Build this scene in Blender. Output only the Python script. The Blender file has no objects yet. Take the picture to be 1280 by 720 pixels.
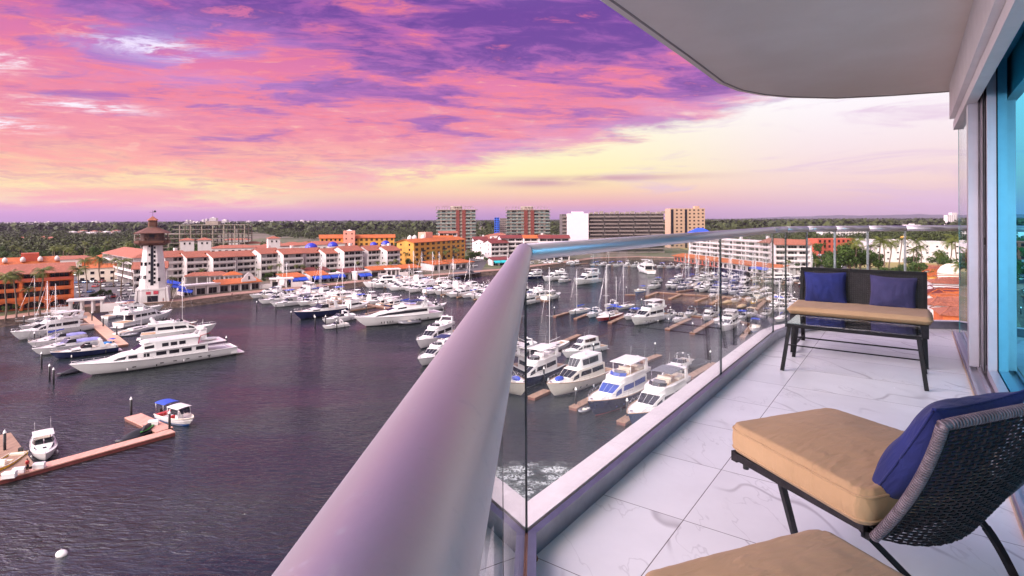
import bpy, bmesh, math, random
from mathutils import Vector, Matrix
from mathutils.geometry import tessellate_polygon
PI = math.pi
R = math.radians
rnd = random.Random(7)
S = bpy.context.scene
COL = S.collection

# ------------------------------------------------------------------ camera
H = 32.0            # eye above the water
F = 690.0           # focal length in photo pixels (1280 wide)
ROLL = -0.0047
cd = bpy.data.cameras.new("camera")
cam = bpy.data.objects.new("camera", cd)
COL.objects.link(cam)
S.camera = cam
cd.sensor_width = 36
cd.lens = 36 * F / 1280
cd.shift_y = -(360 - 274) / 1280
cd.clip_start = 0.02
cd.clip_end = 60000
cr = Vector((math.cos(ROLL), 0, math.sin(ROLL)))
cu = Vector((-math.sin(ROLL), 0, math.cos(ROLL)))
cb = Vector((0, -1, 0))
cam.matrix_world = Matrix(((cr.x, cu.x, cb.x, 0), (cr.y, cu.y, cb.y, 0), (cr.z, cu.z, cb.z, H), (0, 0, 0, 1)))


def G(px, py, z=0.0):
    """the place on the level z that the photo shows at (px, py)"""
    d = cr * ((px - 640) / F) + cu * ((274 - py) / F) + Vector((0, 1, 0))
    k = (z - H) / d.z
    return Vector((d.x * k, d.y * k, z))


def at(px, D, z=2.0):
    return Vector(((px - 640) / F * D, D, z))


# ------------------------------------------------------------------ node helper
class NT:
    def __init__(s, tree):
        s.t = tree
        s.n = tree.nodes
        s.l = tree.links

    def node(s, kind, **kw):
        n = s.n.new(kind)
        for k, v in kw.items():
            setattr(n, k, v)
        return n

    def put(s, inp, v):
        if v is None:
            return
        if isinstance(v, (int, float)):
            if inp.type == 'RGBA':
                inp.default_value = (v, v, v, 1)
            elif inp.type == 'VECTOR':
                inp.default_value = (v, v, v)
            else:
                inp.default_value = v
        elif isinstance(v, (tuple, list)):
            if inp.type == 'RGBA' and len(v) == 3:
                v = (*v, 1)
            inp.default_value = v
        else:
            s.l.new(v, inp)

    def m(s, op, a, b=None, c=None, clamp=False):
        n = s.node('ShaderNodeMath', operation=op, use_clamp=clamp)
        s.put(n.inputs[0], a)
        s.put(n.inputs[1], b)
        if c is not None:
            s.put(n.inputs[2], c)
        return n.outputs[0]

    def vm(s, op, a, b=None):
        n = s.node('ShaderNodeVectorMath', operation=op)
        s.put(n.inputs[0], a)
        s.put(n.inputs[1], b)
        return n.outputs[0]

    def xyz(s, x, y, z):
        n = s.node('ShaderNodeCombineXYZ')
        for i, v in enumerate((x, y, z)):
            s.put(n.inputs[i], v)
        return n.outputs[0]

    def sep(s, v):
        n = s.node('ShaderNodeSeparateXYZ')
        s.l.new(v, n.inputs[0])
        return n.outputs

    def mix(s, f, a, b, blend='MIX'):
        n = s.node('ShaderNodeMix', data_type='RGBA', blend_type=blend)
        s.put(n.inputs[0], f)
        s.put(n.inputs[6], a)
        s.put(n.inputs[7], b)
        return n.outputs[2]

    def noise(s, vec, scale, detail=4, rough=.5, dist=0, lac=2.0):
        n = s.node('ShaderNodeTexNoise')
        s.put(n.inputs['Vector'], vec)
        n.inputs['Scale'].default_value = scale
        n.inputs['Detail'].default_value = detail
        n.inputs['Roughness'].default_value = rough
        n.inputs['Lacunarity'].default_value = lac
        n.inputs['Distortion'].default_value = dist
        return n.outputs[0]

    def smooth(s, v, a, b):
        n = s.node('ShaderNodeMapRange', interpolation_type='SMOOTHSTEP')
        s.put(n.inputs[0], v)
        n.inputs[1].default_value = a
        n.inputs[2].default_value = b
        return n.outputs[0]

    def ramp(s, v, stops):
        n = s.node('ShaderNodeValToRGB')
        s.put(n.inputs[0], v)
        e = n.color_ramp.elements
        while len(e) < len(stops):
            e.new(.5)
        for q, (p, c) in zip(e, stops):
            q.position = p
            q.color = (*c, 1)
        return n.outputs[0]

    def bump(s, h, strength=.3, dist=.02):
        n = s.node('ShaderNodeBump')
        s.put(n.inputs['Height'], h)
        n.inputs['Strength'].default_value = strength
        n.inputs['Distance'].default_value = dist
        return n.outputs[0]


def C(r, g, b):
    """a display colour 0..255 as linear light"""
    f = lambda v: (v / 255 / 12.92) if v <= 10 else ((v / 255 + .055) / 1.055) ** 2.4
    return (f(r), f(g), f(b))


# ------------------------------------------------------------------ sky and light
world = bpy.data.worlds.new("World")
S.world = world
world.use_nodes = True
w = NT(world.node_tree)
w.n.clear()
SUN_EL, SUN_AZ = 40, 200          # a broad soft light from behind and left of the balcony
tc = w.node('ShaderNodeTexCoord').outputs['Generated']
dx, dy, dz = w.sep(tc)
az = w.m('MULTIPLY', w.m('ARCTAN2', dx, dy), 180 / PI)
el = w.m('MULTIPLY', w.m('ARCSINE', dz), 180 / PI)
el0 = w.m('MAXIMUM', el, 0)
dzz = w.m('ADD', w.m('MAXIMUM', dz, 0), .085)
plan = w.xyz(w.m('DIVIDE', dx, dzz), w.m('DIVIDE', dy, dzz), 0)
rot = w.node('ShaderNodeVectorRotate', rotation_type='Z_AXIS')
w.l.new(plan, rot.inputs['Vector'])
rot.inputs['Angle'].default_value = R(-10)
pl = w.vm('MULTIPLY', rot.outputs[0], (1.0, 1.9, 1))
warpn = w.node('ShaderNodeTexNoise')
w.l.new(pl, warpn.inputs['Vector'])
warpn.inputs['Scale'].default_value = 1.1
warpn.inputs['Detail'].default_value = 4
plw = w.vm('ADD', pl, w.vm('MULTIPLY', w.vm('SUBTRACT', warpn.outputs[1], (.5, .5, .5)), (.5, .5, 0)))
n_big = w.noise(plw, .62, 5, .55, .3)
n_mid = w.noise(w.vm('ADD', plw, (13.6, 7, 0)), 1.8, 9, .60, .3)
n_fine = w.noise(w.vm('ADD', plw, (3, 31, 0)), 6.0, 9, .70, .4)
dirn = w.vm('MULTIPLY', w.xyz(az, el, 0), (.035, .22, 0))
n_str = w.noise(dirn, 2.2, 7, .6, .4)
n_stf = w.noise(w.vm('ADD', w.vm('MULTIPLY', w.xyz(az, el, 0), (.10, .62, 0)), (7, 3, 0)), 2.4, 9, .68, .6)
# the lit cloud deck
deck = w.ramp(w.m('DIVIDE', el0, 30), [
    (0.0, C(158, 104, 168)), (.022, C(196, 122, 176)), (.05, C(248, 158, 168)), (.10, C(255, 190, 150)),
    (.16, C(252, 158, 146)), (.28, C(242, 138, 152)), (.45, C(230, 116, 158)), (.60, C(196, 92, 166)),
    (.78, C(150, 80, 176)), (1.0, C(160, 130, 196))])
gold = w.m('MULTIPLY', w.m('MULTIPLY', w.smooth(el, .6, 2.0), w.m('SUBTRACT', 1, w.smooth(el, 3.2, 8.5))),
           w.m('SUBTRACT', 1, w.smooth(az, -12, 2)))
gold = w.m('MULTIPLY', gold, w.smooth(w.m('ADD', w.m('MULTIPLY', n_str, .6), w.m('MULTIPLY', n_stf, .4)), .43, .60))
deck = w.mix(w.m('MULTIPLY', gold, .95), deck, C(255, 232, 160))
# streaky rose shadows low in the deck
lowm = w.m('MULTIPLY', w.smooth(el, 1.0, 4), w.m('SUBTRACT', 1, w.smooth(el, 9, 14)))
deck = w.mix(w.m('MULTIPLY', w.m('MULTIPLY', lowm, w.smooth(n_stf, .48, .64)), .55), deck, C(218, 108, 150))
deck = w.mix(w.m('MULTIPLY', w.m('MULTIPLY', lowm, w.m('SUBTRACT', 1, w.smooth(n_stf, .32, .46))), .5), deck, C(255, 204, 176))
# purple bodies, more of them high and to the right
comb = w.m('ADD', w.m('ADD', w.m('MULTIPLY', w.m('SUBTRACT', n_big, .5), 4.2), w.m('MULTIPLY', w.m('SUBTRACT', n_mid, .5), 5.2)), w.m('MULTIPLY', w.m('SUBTRACT', n_fine, .5), 1.3))
pur = w.m('ADD', comb, w.m('MULTIPLY', w.m('SUBTRACT', el, 12.0), .07))
pur = w.m('ADD', pur, w.m('MULTIPLY', w.m('ADD', az, 18), .012))
hi = w.smooth(el, 3.5, 8.5)
pur0 = pur
pur = w.m('MULTIPLY', w.smooth(pur0, -.55, .80), hi)
depth = w.smooth(w.m('ADD', w.m('ADD', pur0, w.m('MULTIPLY', w.m('SUBTRACT', n_fine, .5), 2.5)), w.m('MULTIPLY', w.m('SUBTRACT', el, 15), .09)), .0, 1.6)
purc = w.mix(depth, C(160, 84, 172), C(98, 44, 146))
deck = w.mix(w.m('MULTIPLY', pur, .95), deck, purc)
# hot edges where the light catches the cloud
rim_ = w.m('SUBTRACT', 1, w.smooth(w.m('ABSOLUTE', w.m('SUBTRACT', pur0, -.1)), .0, .55))
hot = w.m('MULTIPLY', w.m('MULTIPLY', rim_, w.smooth(n_fine, .40, .58)), w.smooth(el, 5, 10))
deck = w.mix(w.m('MULTIPLY', hot, .62), deck, C(255, 126, 122))
hot2 = w.m('MULTIPLY', w.smooth(n_mid, .56, .66), w.m('MULTIPLY', w.smooth(n_fine, .50, .62), w.smooth(el, 7, 12)))
deck = w.mix(w.m('MULTIPLY', hot2, .6), deck, C(250, 116, 146))
fleck = w.m('MULTIPLY', w.smooth(n_fine, .54, .68), w.m('MULTIPLY', w.smooth(el, 3, 7), w.m('SUBTRACT', 1, w.smooth(pur0, -.6, -.1))))
deck = w.mix(w.m('MULTIPLY', fleck, .6), deck, C(255, 178, 150))
# bright breaks on the left
def blob(a0, e0, sa, se):
    q = w.m('ADD', w.m('POWER', w.m('DIVIDE', w.m('SUBTRACT', az, a0), sa), 2), w.m('POWER', w.m('DIVIDE', w.m('SUBTRACT', el, e0), se), 2))
    return w.m('POWER', 2.718, w.m('MULTIPLY', q, -1))
br = w.m('MAXIMUM', w.m('MAXIMUM', blob(-33, 14.8, 4.2, .8), blob(-43.5, 12.0, 2.4, .8)), w.m('MAXIMUM', w.m('MULTIPLY', blob(-37.5, 9.4, 4, .45), .8), w.m('MULTIPLY', blob(-43, 7.4, 2.6, .5), .9)))
brw = w.m('MULTIPLY', br, w.smooth(w.m('ADD', w.m('MULTIPLY', n_mid, .5), n_fine), .66, .92))
deck = w.mix(w.m('MULTIPLY', w.m('MINIMUM', w.m('MULTIPLY', brw, 1.7), 1), .97), deck, C(255, 246, 255))
bl = w.m('MULTIPLY', blob(-30, 14.6, 11, 3.2), w.smooth(n_mid, .42, .6))
deck = w.mix(w.m('MULTIPLY', bl, .45), deck, C(200, 160, 240))
# the open sky under the deck's edge
clr = w.ramp(w.m('DIVIDE', el0, 14), [
    (0.0, C(158, 114, 172)), (.05, C(192, 136, 172)), (.11, C(232, 164, 160)), (.20, C(250, 206, 156)), (.33, C(255, 240, 168)),
    (.60, C(255, 248, 206)), (1.0, C(255, 252, 250))])
clw = w.ramp(w.m('DIVIDE', el0, 14), [
    (0.0, C(200, 166, 186)), (.08, C(224, 184, 190)), (.22, C(244, 210, 200)), (.45, C(248, 226, 226)), (.8, C(255, 250, 252)), (1.0, C(255, 255, 255))])
clr = w.mix(w.smooth(az, 6, 32), clr, clw)
wisp = w.smooth(w.noise(w.vm('ADD', dirn, (9, 4, 0)), 1.7, 8, .62, .8), .50, .68)
clr = w.mix(w.m('MULTIPLY', wisp, w.m('MULTIPLY', w.smooth(az, -5, 20), .7)), clr, C(222, 186, 214))
bar = w.m('MULTIPLY', w.m('MAXIMUM', w.m('MULTIPLY', blob(9, 4.15, 9, .32), 1), w.m('MULTIPLY', blob(3, 3.75, 5, .42), 1)), w.smooth(n_str, .28, .5))
clr = w.mix(w.m('MULTIPLY', bar, .8), clr, C(196, 132, 152))
edge = w.m('ADD', 6.35, w.m('MULTIPLY', az, .19))
edge = w.m('ADD', edge, w.m('MULTIPLY', w.m('SUBTRACT', n_str, .5), 8.0))
edge = w.m('ADD', edge, w.m('MULTIPLY', w.m('SUBTRACT', n_fine, .5), 1.8))
below = w.m('SUBTRACT', edge, el)
openf = w.smooth(below, -1.3, 1.1)
openf = w.m('MULTIPLY', openf, w.smooth(az, -27, -15))
band = w.m('MULTIPLY', w.m('SUBTRACT', 1, w.smooth(w.m('ABSOLUTE', w.m('SUBTRACT', below, -1.2)), 0, 1.9)), w.smooth(az, -25, -5))
deck = w.mix(w.m('MULTIPLY', band, .55), deck, C(222, 150, 196))
sky = w.mix(openf, deck, clr)
# out of the picture: overhead and behind, a pale overcast brightened as added fill
sky = w.mix(w.smooth(el, 20, 32), sky, w.mix(w.smooth(n_mid, .35, .65), C(104, 88, 164), C(190, 166, 226)))
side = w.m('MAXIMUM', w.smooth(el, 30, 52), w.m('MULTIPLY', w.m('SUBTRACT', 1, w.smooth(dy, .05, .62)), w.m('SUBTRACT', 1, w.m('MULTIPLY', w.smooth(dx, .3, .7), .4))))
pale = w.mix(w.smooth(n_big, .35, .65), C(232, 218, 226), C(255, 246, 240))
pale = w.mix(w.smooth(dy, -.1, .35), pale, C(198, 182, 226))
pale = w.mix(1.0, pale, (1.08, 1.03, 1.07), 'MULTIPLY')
pale = w.mix(w.m('MULTIPLY', w.m('SUBTRACT', 1, w.smooth(dx, -.75, -.2)), 1), pale, w.mix(1.0, pale, (9.4, 9.0, 8.8), 'MULTIPLY'))  # unseen left sky boosted far above the rest, added fill for the balcony
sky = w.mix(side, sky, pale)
sky = w.mix(w.m('SUBTRACT', 1, w.smooth(el, -3, -.2)), sky, C(118, 96, 136))
nish = w.node('ShaderNodeTexSky', sky_type='NISHITA')
nish.sun_disc = False
nish.sun_elevation = R(SUN_EL)
nish.sun_rotation = R(SUN_AZ)
b1 = w.node('ShaderNodeBackground')
w.l.new(nish.outputs[0], b1.inputs[0])
b1.inputs[1].default_value = 0.012
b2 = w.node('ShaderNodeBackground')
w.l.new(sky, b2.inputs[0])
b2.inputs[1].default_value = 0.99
ad = w.node('ShaderNodeAddShader')
w.l.new(b1.outputs[0], ad.inputs[0])
w.l.new(b2.outputs[0], ad.inputs[1])
wo = w.node('ShaderNodeOutputWorld')
w.l.new(ad.outputs[0], wo.inputs[0])
world.cycles.sampling_method = 'MANUAL'
world.cycles.sample_map_resolution = 1024

sl = bpy.data.lights.new("sun", 'SUN')
sl.energy = 2.4
sl.angle = R(9)
sl.color = (1.0, .93, .88)
sun = bpy.data.objects.new("sun", sl)
COL.objects.link(sun)
sv = Vector((math.sin(R(SUN_AZ)) * math.cos(R(SUN_EL)), math.cos(R(SUN_AZ)) * math.cos(R(SUN_EL)), math.sin(R(SUN_EL))))
sun.rotation_euler = sv.to_track_quat('Z', 'Y').to_euler()
sun.location = (0, 0, 80)
S.view_settings.view_transform = 'Standard'
S.view_settings.look = 'None'
S.view_settings.exposure = 0.0
S.view_settings.gamma = 1
S.render.engine = 'CYCLES'
S.cycles.max_bounces = 8
S.cycles.diffuse_bounces = 3
S.cycles.glossy_bounces = 4
S.cycles.transparent_max_bounces = 24
S.cycles.transmission_bounces = 6
S.cycles.volume_bounces = 0
S.cycles.use_denoising = True
S.cycles.caustics_reflective = True
S.cycles.sample_clamp_indirect = 6
S.cycles.blur_glossy = 1.0
S.cycles.caustics_refractive = False

# ------------------------------------------------------------------ materials
MATS = {}


def mat(name, col, rough=.55, metal=0.0, var=.18, scale=1.0, bump=0.0, bscale=None, bdist=.02, coat=0.0, detail=4, stretch=None, spec=None):
    """procedural base: colour with large and small noise, roughness breakup, bump"""
    if name in MATS:
        return MATS[name]
    mt = bpy.data.materials.new(name)
    mt.use_nodes = True
    n = NT(mt.node_tree)
    b = n.n['Principled BSDF']
    co = n.node('ShaderNodeTexCoord').outputs['Object']
    if stretch:
        co = n.vm('MULTIPLY', co, stretch)
    f1 = n.noise(co, scale, detail, .6)
    f2 = n.noise(co, scale * 7.3, 3, .6)
    f = n.m('ADD', n.m('MULTIPLY', f1, .65), n.m('MULTIPLY', f2, .35))
    f = n.smooth(f, .3, .7)
    lo = tuple(max(0, c * (1 - var)) for c in col)
    hi_ = tuple(min(1, c * (1 + var)) for c in col)
    n.l.new(n.mix(f, lo, hi_), b.inputs['Base Color'])
    n.l.new(n.m('ADD', rough * .85, n.m('MULTIPLY', f2, rough * .3)), b.inputs['Roughness'])
    b.inputs['Metallic'].default_value = metal
    if spec is not None:
        b.inputs['Specular IOR Level'].default_value = spec
    if coat:
        b.inputs['Coat Weight'].default_value = coat
    if bump:
        n.l.new(n.bump(n.noise(co, bscale or scale * 12, 4, .6), bump, bdist), b.inputs['Normal'])
    MATS[name] = mt
    return mt


def roof_mat(name, c1, c2, pitch=.45):
    if name in MATS:
        return MATS[name]
    mt = bpy.data.materials.new(name)
    mt.use_nodes = True
    n = NT(mt.node_tree)
    b = n.n['Principled BSDF']
    co = n.node('ShaderNodeTexCoord').outputs['Object']
    x, y, z = n.sep(co)
    br = n.node('ShaderNodeTexBrick')
    n.l.new(co, br.inputs['Vector'])
    br.inputs['Scale'].default_value = 1 / pitch
    br.inputs['Color1'].default_value = (*c1, 1)
    br.inputs['Color2'].default_value = (*c2, 1)
    br.inputs['Mortar'].default_value = (c2[0] * .45, c2[1] * .4, c2[2] * .4, 1)
    br.inputs['Mortar Size'].default_value = .03
    br.inputs['Brick Width'].default_value = .6
    br.inputs['Row Height'].default_value = 1.0
    big = n.noise(co, .25, 4, .6)
    stain = n.noise(co, 1.4, 5, .65)
    c = n.mix(n.smooth(big, .35, .7), br.outputs[0], tuple(v * .68 for v in c1))
    c = n.mix(n.m('MULTIPLY', n.smooth(stain, .52, .72), .5), c, tuple(min(1, v * 1.5) for v in c1))
    n.l.new(c, b.inputs['Base Color'])
    b.inputs['Roughness'].default_value = .8
    wv = n.m('SINE', n.m('MULTIPLY', x, 2 * PI / (pitch * .6)))
    n.l.new(n.bump(wv, .6, .05), b.inputs['Normal'])
    MATS[name] = mt
    return mt


def glass_mat(name, tint=(1, 1, 1), refl=1.0, ior=1.5):
    """a thin pane: clear with mirror reflection by Fresnel"""
    if name in MATS:
        return MATS[name]
    mt = bpy.data.materials.new(name)
    mt.use_nodes = True
    n = NT(mt.node_tree)
    n.n.remove(n.n['Principled BSDF'])
    out = [q for q in n.n if q.type == 'OUTPUT_MATERIAL'][0]
    tr = n.node('ShaderNodeBsdfTransparent')
    tr.inputs[0].default_value = (*tint, 1)
    gl = n.node('ShaderNodeBsdfGlossy')
    gl.inputs['Roughness'].default_value = 0.0
    gl.inputs[0].default_value = (refl, refl, refl, 1)
    fr = n.node('ShaderNodeFresnel')
    bf = n.node('ShaderNodeNewGeometry').outputs['Backfacing']
    n.l.new(n.m('ADD', ior, n.m('MULTIPLY', bf, 1 / ior - ior)), fr.inputs[0])
    mx = n.node('ShaderNodeMixShader')
    n.l.new(fr.outputs[0], mx.inputs[0])
    n.l.new(tr.outputs[0], mx.inputs[1])
    n.l.new(gl.outputs[0], mx.inputs[2])
    n.l.new(mx.outputs[0], out.inputs[0])
    MATS[name] = mt
    return mt


def tex_mat(name, fn):
    if name in MATS:
        return MATS[name]
    mt = bpy.data.materials.new(name)
    mt.use_nodes = True
    n = NT(mt.node_tree)
    fn(n, n.n['Principled BSDF'], n.node('ShaderNodeTexCoord').outputs['Object'])
    MATS[name] = mt
    return mt


white_gel = mat('gelcoat_white', (.74, .715, .71), .22, var=.05, scale=.35, coat=.3)
cream_gel = mat('gelcoat_cream', (.74, .68, .60), .25, var=.06, scale=.35, coat=.3)
navy_gel = mat('gelcoat_navy', (.012, .018, .065), .12, var=.3, scale=.3, coat=.5)
blue_gel = mat('gelcoat_blue', (.03, .12, .42), .2, var=.2, scale=.3, coat=.4)
grey_gel = mat('gelcoat_grey', (.17, .17, .19), .25, var=.15, scale=.3, coat=.3)
black_gel = mat('antifoul_black', (.015, .016, .02), .4, var=.4, scale=1)
deck_white = mat('deck_nonskid', (.72, .69, .66), .6, var=.1, scale=.8)
teak = mat('teak', (.42, .27, .16), .65, var=.25, scale=1.4, stretch=(.4, 4, 1))
tint_glass = mat('smoked_window', (.012, .012, .018), .08, var=.4, scale=.5, spec=.28)
blue_cover = mat('canvas_blue', (.02, .06, .42), .8, var=.25, scale=2, bump=.4, bdist=.03)
navy_cover = mat('canvas_navy', (.014, .02, .09), .8, var=.3, scale=2, bump=.4, bdist=.03)
lilac_cover = mat('canvas_lilac', (.25, .25, .52), .8, var=.2, scale=2, bump=.3)
white_cover = mat('canvas_white', (.78, .74, .74), .8, var=.1, scale=2, bump=.3)
black_cover = mat('canvas_black', (.015, .015, .02), .75, var=.3, scale=2, bump=.3)
tan_cover = mat('canvas_tan', (.45, .33, .2), .8, var=.2, scale=2, bump=.3)
red_cover = mat('canvas_red', (.42, .03, .03), .75, var=.25, scale=2, bump=.3)
yellow_cover = mat('canvas_yellow', (.8, .5, .03), .7, var=.2, scale=2, bump=.3)
teal_cover = mat('canvas_teal', (.02, .42, .46), .7, var=.2, scale=2, bump=.3)
steel = mat('stainless', (.62, .6, .6), .25, metal=1, var=.15, scale=1)
seat_vinyl = mat('seat_vinyl', (.66, .58, .48), .5, var=.1, scale=1)
dark_rubber = mat('black_rubber', (.02, .02, .022), .6, var=.3, scale=1)
mast_al = mat('mast_paint', (.7, .68, .68), .35, metal=.3, var=.1, scale=.3)
timber = mat('dock_boards', (.27, .165, .11), .8, var=.3, scale=.6, bump=.4, bdist=.02, stretch=(3, .6, 1))
timber_red = mat('dock_boards_pink', (.52, .27, .21), .8, var=.2, scale=.7, bump=.3, stretch=(3, .6, 1))
dock_side = mat('dock_fascia', (.13, .05, .035), .8, var=.3, scale=.7)
pile_black = mat('pile_sleeve', (.012, .012, .014), .45, var=.4, scale=1)
cap_white = mat('pile_cap', (.8, .8, .78), .4, var=.06)
stucco_white = mat('stucco_white', (.62, .56, .555), .85, var=.09, scale=.3, bump=.2)
stucco_cream = mat('stucco_cream', (.70, .60, .50), .85, var=.1, scale=.3, bump=.2)
stucco_orange = mat('stucco_orange', (.52, .115, .03), .85, var=.2, scale=.3, bump=.2)
stucco_red = mat('stucco_red', (.45, .085, .05), .85, var=.16, scale=.3, bump=.2)
stucco_yellow = mat('stucco_yellow', (.60, .29, .055), .85, var=.12, scale=.3, bump=.2)
stucco_pink = mat('stucco_pink', (.68, .29, .22), .85, var=.12, scale=.3, bump=.2)
concrete = mat('raw_concrete', (.27, .22, .19), .9, var=.2, scale=.4, bump=.3)
terracotta = roof_mat('roof_terracotta', (.40, .13, .075), (.28, .08, .045))
orange_tile = roof_mat('roof_orange', (.52, .13, .022), (.42, .09, .018))
red_tile = roof_mat('roof_red', (.20, .03, .025), (.14, .022, .018))
win_dark = mat('window_glass', (.014, .013, .016), .15, var=.7, scale=.35, spec=.22)
win_pale = mat('window_blind', (.45, .42, .42), .5, var=.3, scale=.8)
teal_glass = mat('tower_glass', (.13, .17, .16), .2, var=.5, scale=.2, spec=.4)
iron = mat('dark_iron', (.03, .028, .03), .5, metal=.4, var=.3)
wood_dark = mat('dark_timber', (.10, .035, .02), .7, var=.3, scale=1)


# ------------------------------------------------------------------ mesh builder
class MB:
    def __init__(s):
        s.v = []
        s.f = []
        s.mi = []
        s.cur = 0
        s.sm = False
        s.sf = []

    def face(s, idx):
        s.f.append(idx)
        s.mi.append(s.cur)
        s.sf.append(s.sm)

    def quad(s, *pts):
        k = len(s.v)
        s.v += [tuple(p) for p in pts]
        s.face(tuple(range(k, k + len(pts))))

    def box(s, x0, x1, y0, y1, z0, z1):
        k = len(s.v)
        s.v += [(x, y, z) for z in (z0, z1) for x, y in ((x0, y0), (x1, y0), (x1, y1), (x0, y1))]
        for q in ((3, 2, 1, 0), (4, 5, 6, 7), (0, 1, 5, 4), (1, 2, 6, 5), (2, 3, 7, 6), (3, 0, 4, 7)):
            s.face(tuple(k + i for i in q))
        return s

    def hexa(s, pts):
        """eight corners, four low then four high"""
        k = len(s.v)
        s.v += [tuple(p) for p in pts]
        for q in ((3, 2, 1, 0), (4, 5, 6, 7), (0, 1, 5, 4), (1, 2, 6, 5), (2, 3, 7, 6), (3, 0, 4, 7)):
            s.face(tuple(k + i for i in q))
        return s

    def tube(s, pts, r, n=6, r2=None, cap=True, smooth=True, flat=1.0):
        pts = [Vector(p) for p in pts]
        k = len(s.v)
        old = s.sm
        s.sm = smooth
        m_ = len(pts)
        ref = Vector((0, 0, 1))
        t0 = (pts[1] - pts[0]).normalized()
        if abs(t0.dot(ref)) > .93:
            ref = Vector((1, 0, 0))
        for i, p in enumerate(pts):
            t = (pts[min(i + 1, m_ - 1)] - pts[max(i - 1, 0)])
            t = t.normalized() if t.length > 0 else t0
            a = t.cross(ref).normalized()
            b = a.cross(t).normalized()
            rr = r if r2 is None else r + (r2 - r) * i / (m_ - 1)
            # keep the bore where the path mitres
            if 0 < i < m_ - 1:
                c_ = (pts[i + 1] - p).normalized().dot(t)
                aa = rr / max(.5, c_)
            else:
                aa = rr
            for j in range(n):
                q = 2 * PI * j / n
                s.v.append(tuple(p + a * (math.cos(q) * aa) + b * (math.sin(q) * rr * flat)))
        for i in range(m_ - 1):
            for j in range(n):
                s.face((k + i * n + j, k + i * n + (j + 1) % n, k + (i + 1) * n + (j + 1) % n, k + (i + 1) * n + j))
        s.sm = old
        if cap:
            s.face(tuple(k + j for j in range(n))[::-1])
            s.face(tuple(k + (m_ - 1) * n + j for j in range(n)))
        return s

    def lathe(s, prof, c=(0, 0, 0), n=12, smooth=True):
        k = len(s.v)
        old = s.sm
        s.sm = smooth
        for r, z in prof:
            for j in range(n):
                q = 2 * PI * j / n
                s.v.append((c[0] + r * math.cos(q), c[1] + r * math.sin(q), c[2] + z))
        for i in range(len(prof) - 1):
            for j in range(n):
                s.face((k + i * n + j, k + i * n + (j + 1) % n, k + (i + 1) * n + (j + 1) % n, k + (i + 1) * n + j))
        s.sm = old
        s.face(tuple(k + j for j in range(n))[::-1])
        s.face(tuple(k + (len(prof) - 1) * n + j for j in range(n)))
        return s

    def grid(s, fn, nu, nv, wrap=False):
        k = len(s.v)
        for i in range(nu + 1):
            for j in range(nv + 1):
                s.v.append(tuple(fn(i / nu, j / nv)))
        for i in range(nu):
            for j in range(nv):
                a = k + i * (nv + 1) + j
                s.face((a, a + nv + 1, a + nv + 2, a + 1))
        return s

    def prism(s, poly, z0, z1):
        k = len(s.v)
        n = len(poly)
        s.v += [(p[0], p[1], z0) for p in poly] + [(p[0], p[1], z1) for p in poly]
        for t in tessellate_polygon([[Vector((p[0], p[1], 0)) for p in poly]]):
            a, b, c_ = t
            A, B, D_ = poly[a], poly[b], poly[c_]
            if (B[0] - A[0]) * (D_[1] - A[1]) - (B[1] - A[1]) * (D_[0] - A[0]) < 0:
                a, b, c_ = c_, b, a
            s.face((k + n + a, k + n + b, k + n + c_))
            s.face((k + c_, k + b, k + a))
        for i in range(n):
            j = (i + 1) % n
            s.face((k + i, k + j, k + n + j, k + n + i))
        return s

    def mesh(s, name, mats):
        me = bpy.data.meshes.new(name)
        me.from_pydata(s.v, [], s.f)
        if not isinstance(mats, (list, tuple)):
            mats = [mats]
        for m_ in mats:
            me.materials.append(m_)
        me.polygons.foreach_set('material_index', s.mi)
        me.polygons.foreach_set('use_smooth', s.sf)
        me.update()
        return me

    def build(s, name, mats, parent=None, loc=None):
        o = bpy.data.objects.new(name, s.mesh(name, mats))
        COL.objects.link(o)
        if parent is not None:
            o.parent = parent
        if loc is not None:
            o.location = loc
        return o


def tag(o, label=None, cat=None, group=None, kind=None):
    if label:
        o['label'] = label
    if cat:
        o['category'] = cat
    if group:
        o['group'] = group
    if kind:
        o['kind'] = kind
    return o


def empty(name, loc=(0, 0, 0), rz=0.0, label=None, cat=None, group=None):
    o = bpy.data.objects.new(name, None)
    COL.objects.link(o)
    o.empty_display_size = .2
    o.location = loc
    o.rotation_euler = (0, 0, rz)
    return tag(o, label, cat, group)


KIDS = {}


def kids(o):
    if o.name not in KIDS:
        KIDS[o.name] = list(o.children)
    return KIDS[o.name]


def copy_tree(o, parent=None):
    c = o.copy()
    COL.objects.link(c)
    c.parent = parent
    for ch in kids(o):
        copy_tree(ch, c)
    return c


ORD = ['first', 'second', 'third', 'fourth', 'fifth', 'sixth', 'seventh', 'eighth', 'ninth', 'tenth', 'eleventh', 'twelfth', 'thirteenth',
       'fourteenth', 'fifteenth', 'sixteenth', 'seventeenth', 'eighteenth', 'nineteenth', 'twentieth'] + \
      ['twenty-' + q for q in ('first', 'second', 'third', 'fourth', 'fifth', 'sixth', 'seventh', 'eighth', 'ninth')] + ['thirtieth'] + \
      ['thirty-' + q for q in ('first', 'second', 'third', 'fourth', 'fifth', 'sixth', 'seventh', 'eighth', 'ninth')] + ['fortieth'] + \
      ['forty-' + q for q in ('first', 'second', 'third', 'fourth', 'fifth', 'sixth', 'seventh', 'eighth', 'ninth')] + ['fiftieth'] + \
      ['fifty-' + q for q in ('first', 'second', 'third', 'fourth', 'fifth', 'sixth', 'seventh', 'eighth', 'ninth')] + ['sixtieth']

# ================================================================== THE BALCONY
FL = H - 1.33       # balcony floor
SA, CA = math.sin(R(35.9)), math.cos(R(35.9))


def B(n, s, z=FL):
    """balcony plan: n across towards the door wall, s along it"""
    return Vector((n * CA + s * SA, -n * SA + s * CA, z))


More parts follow.
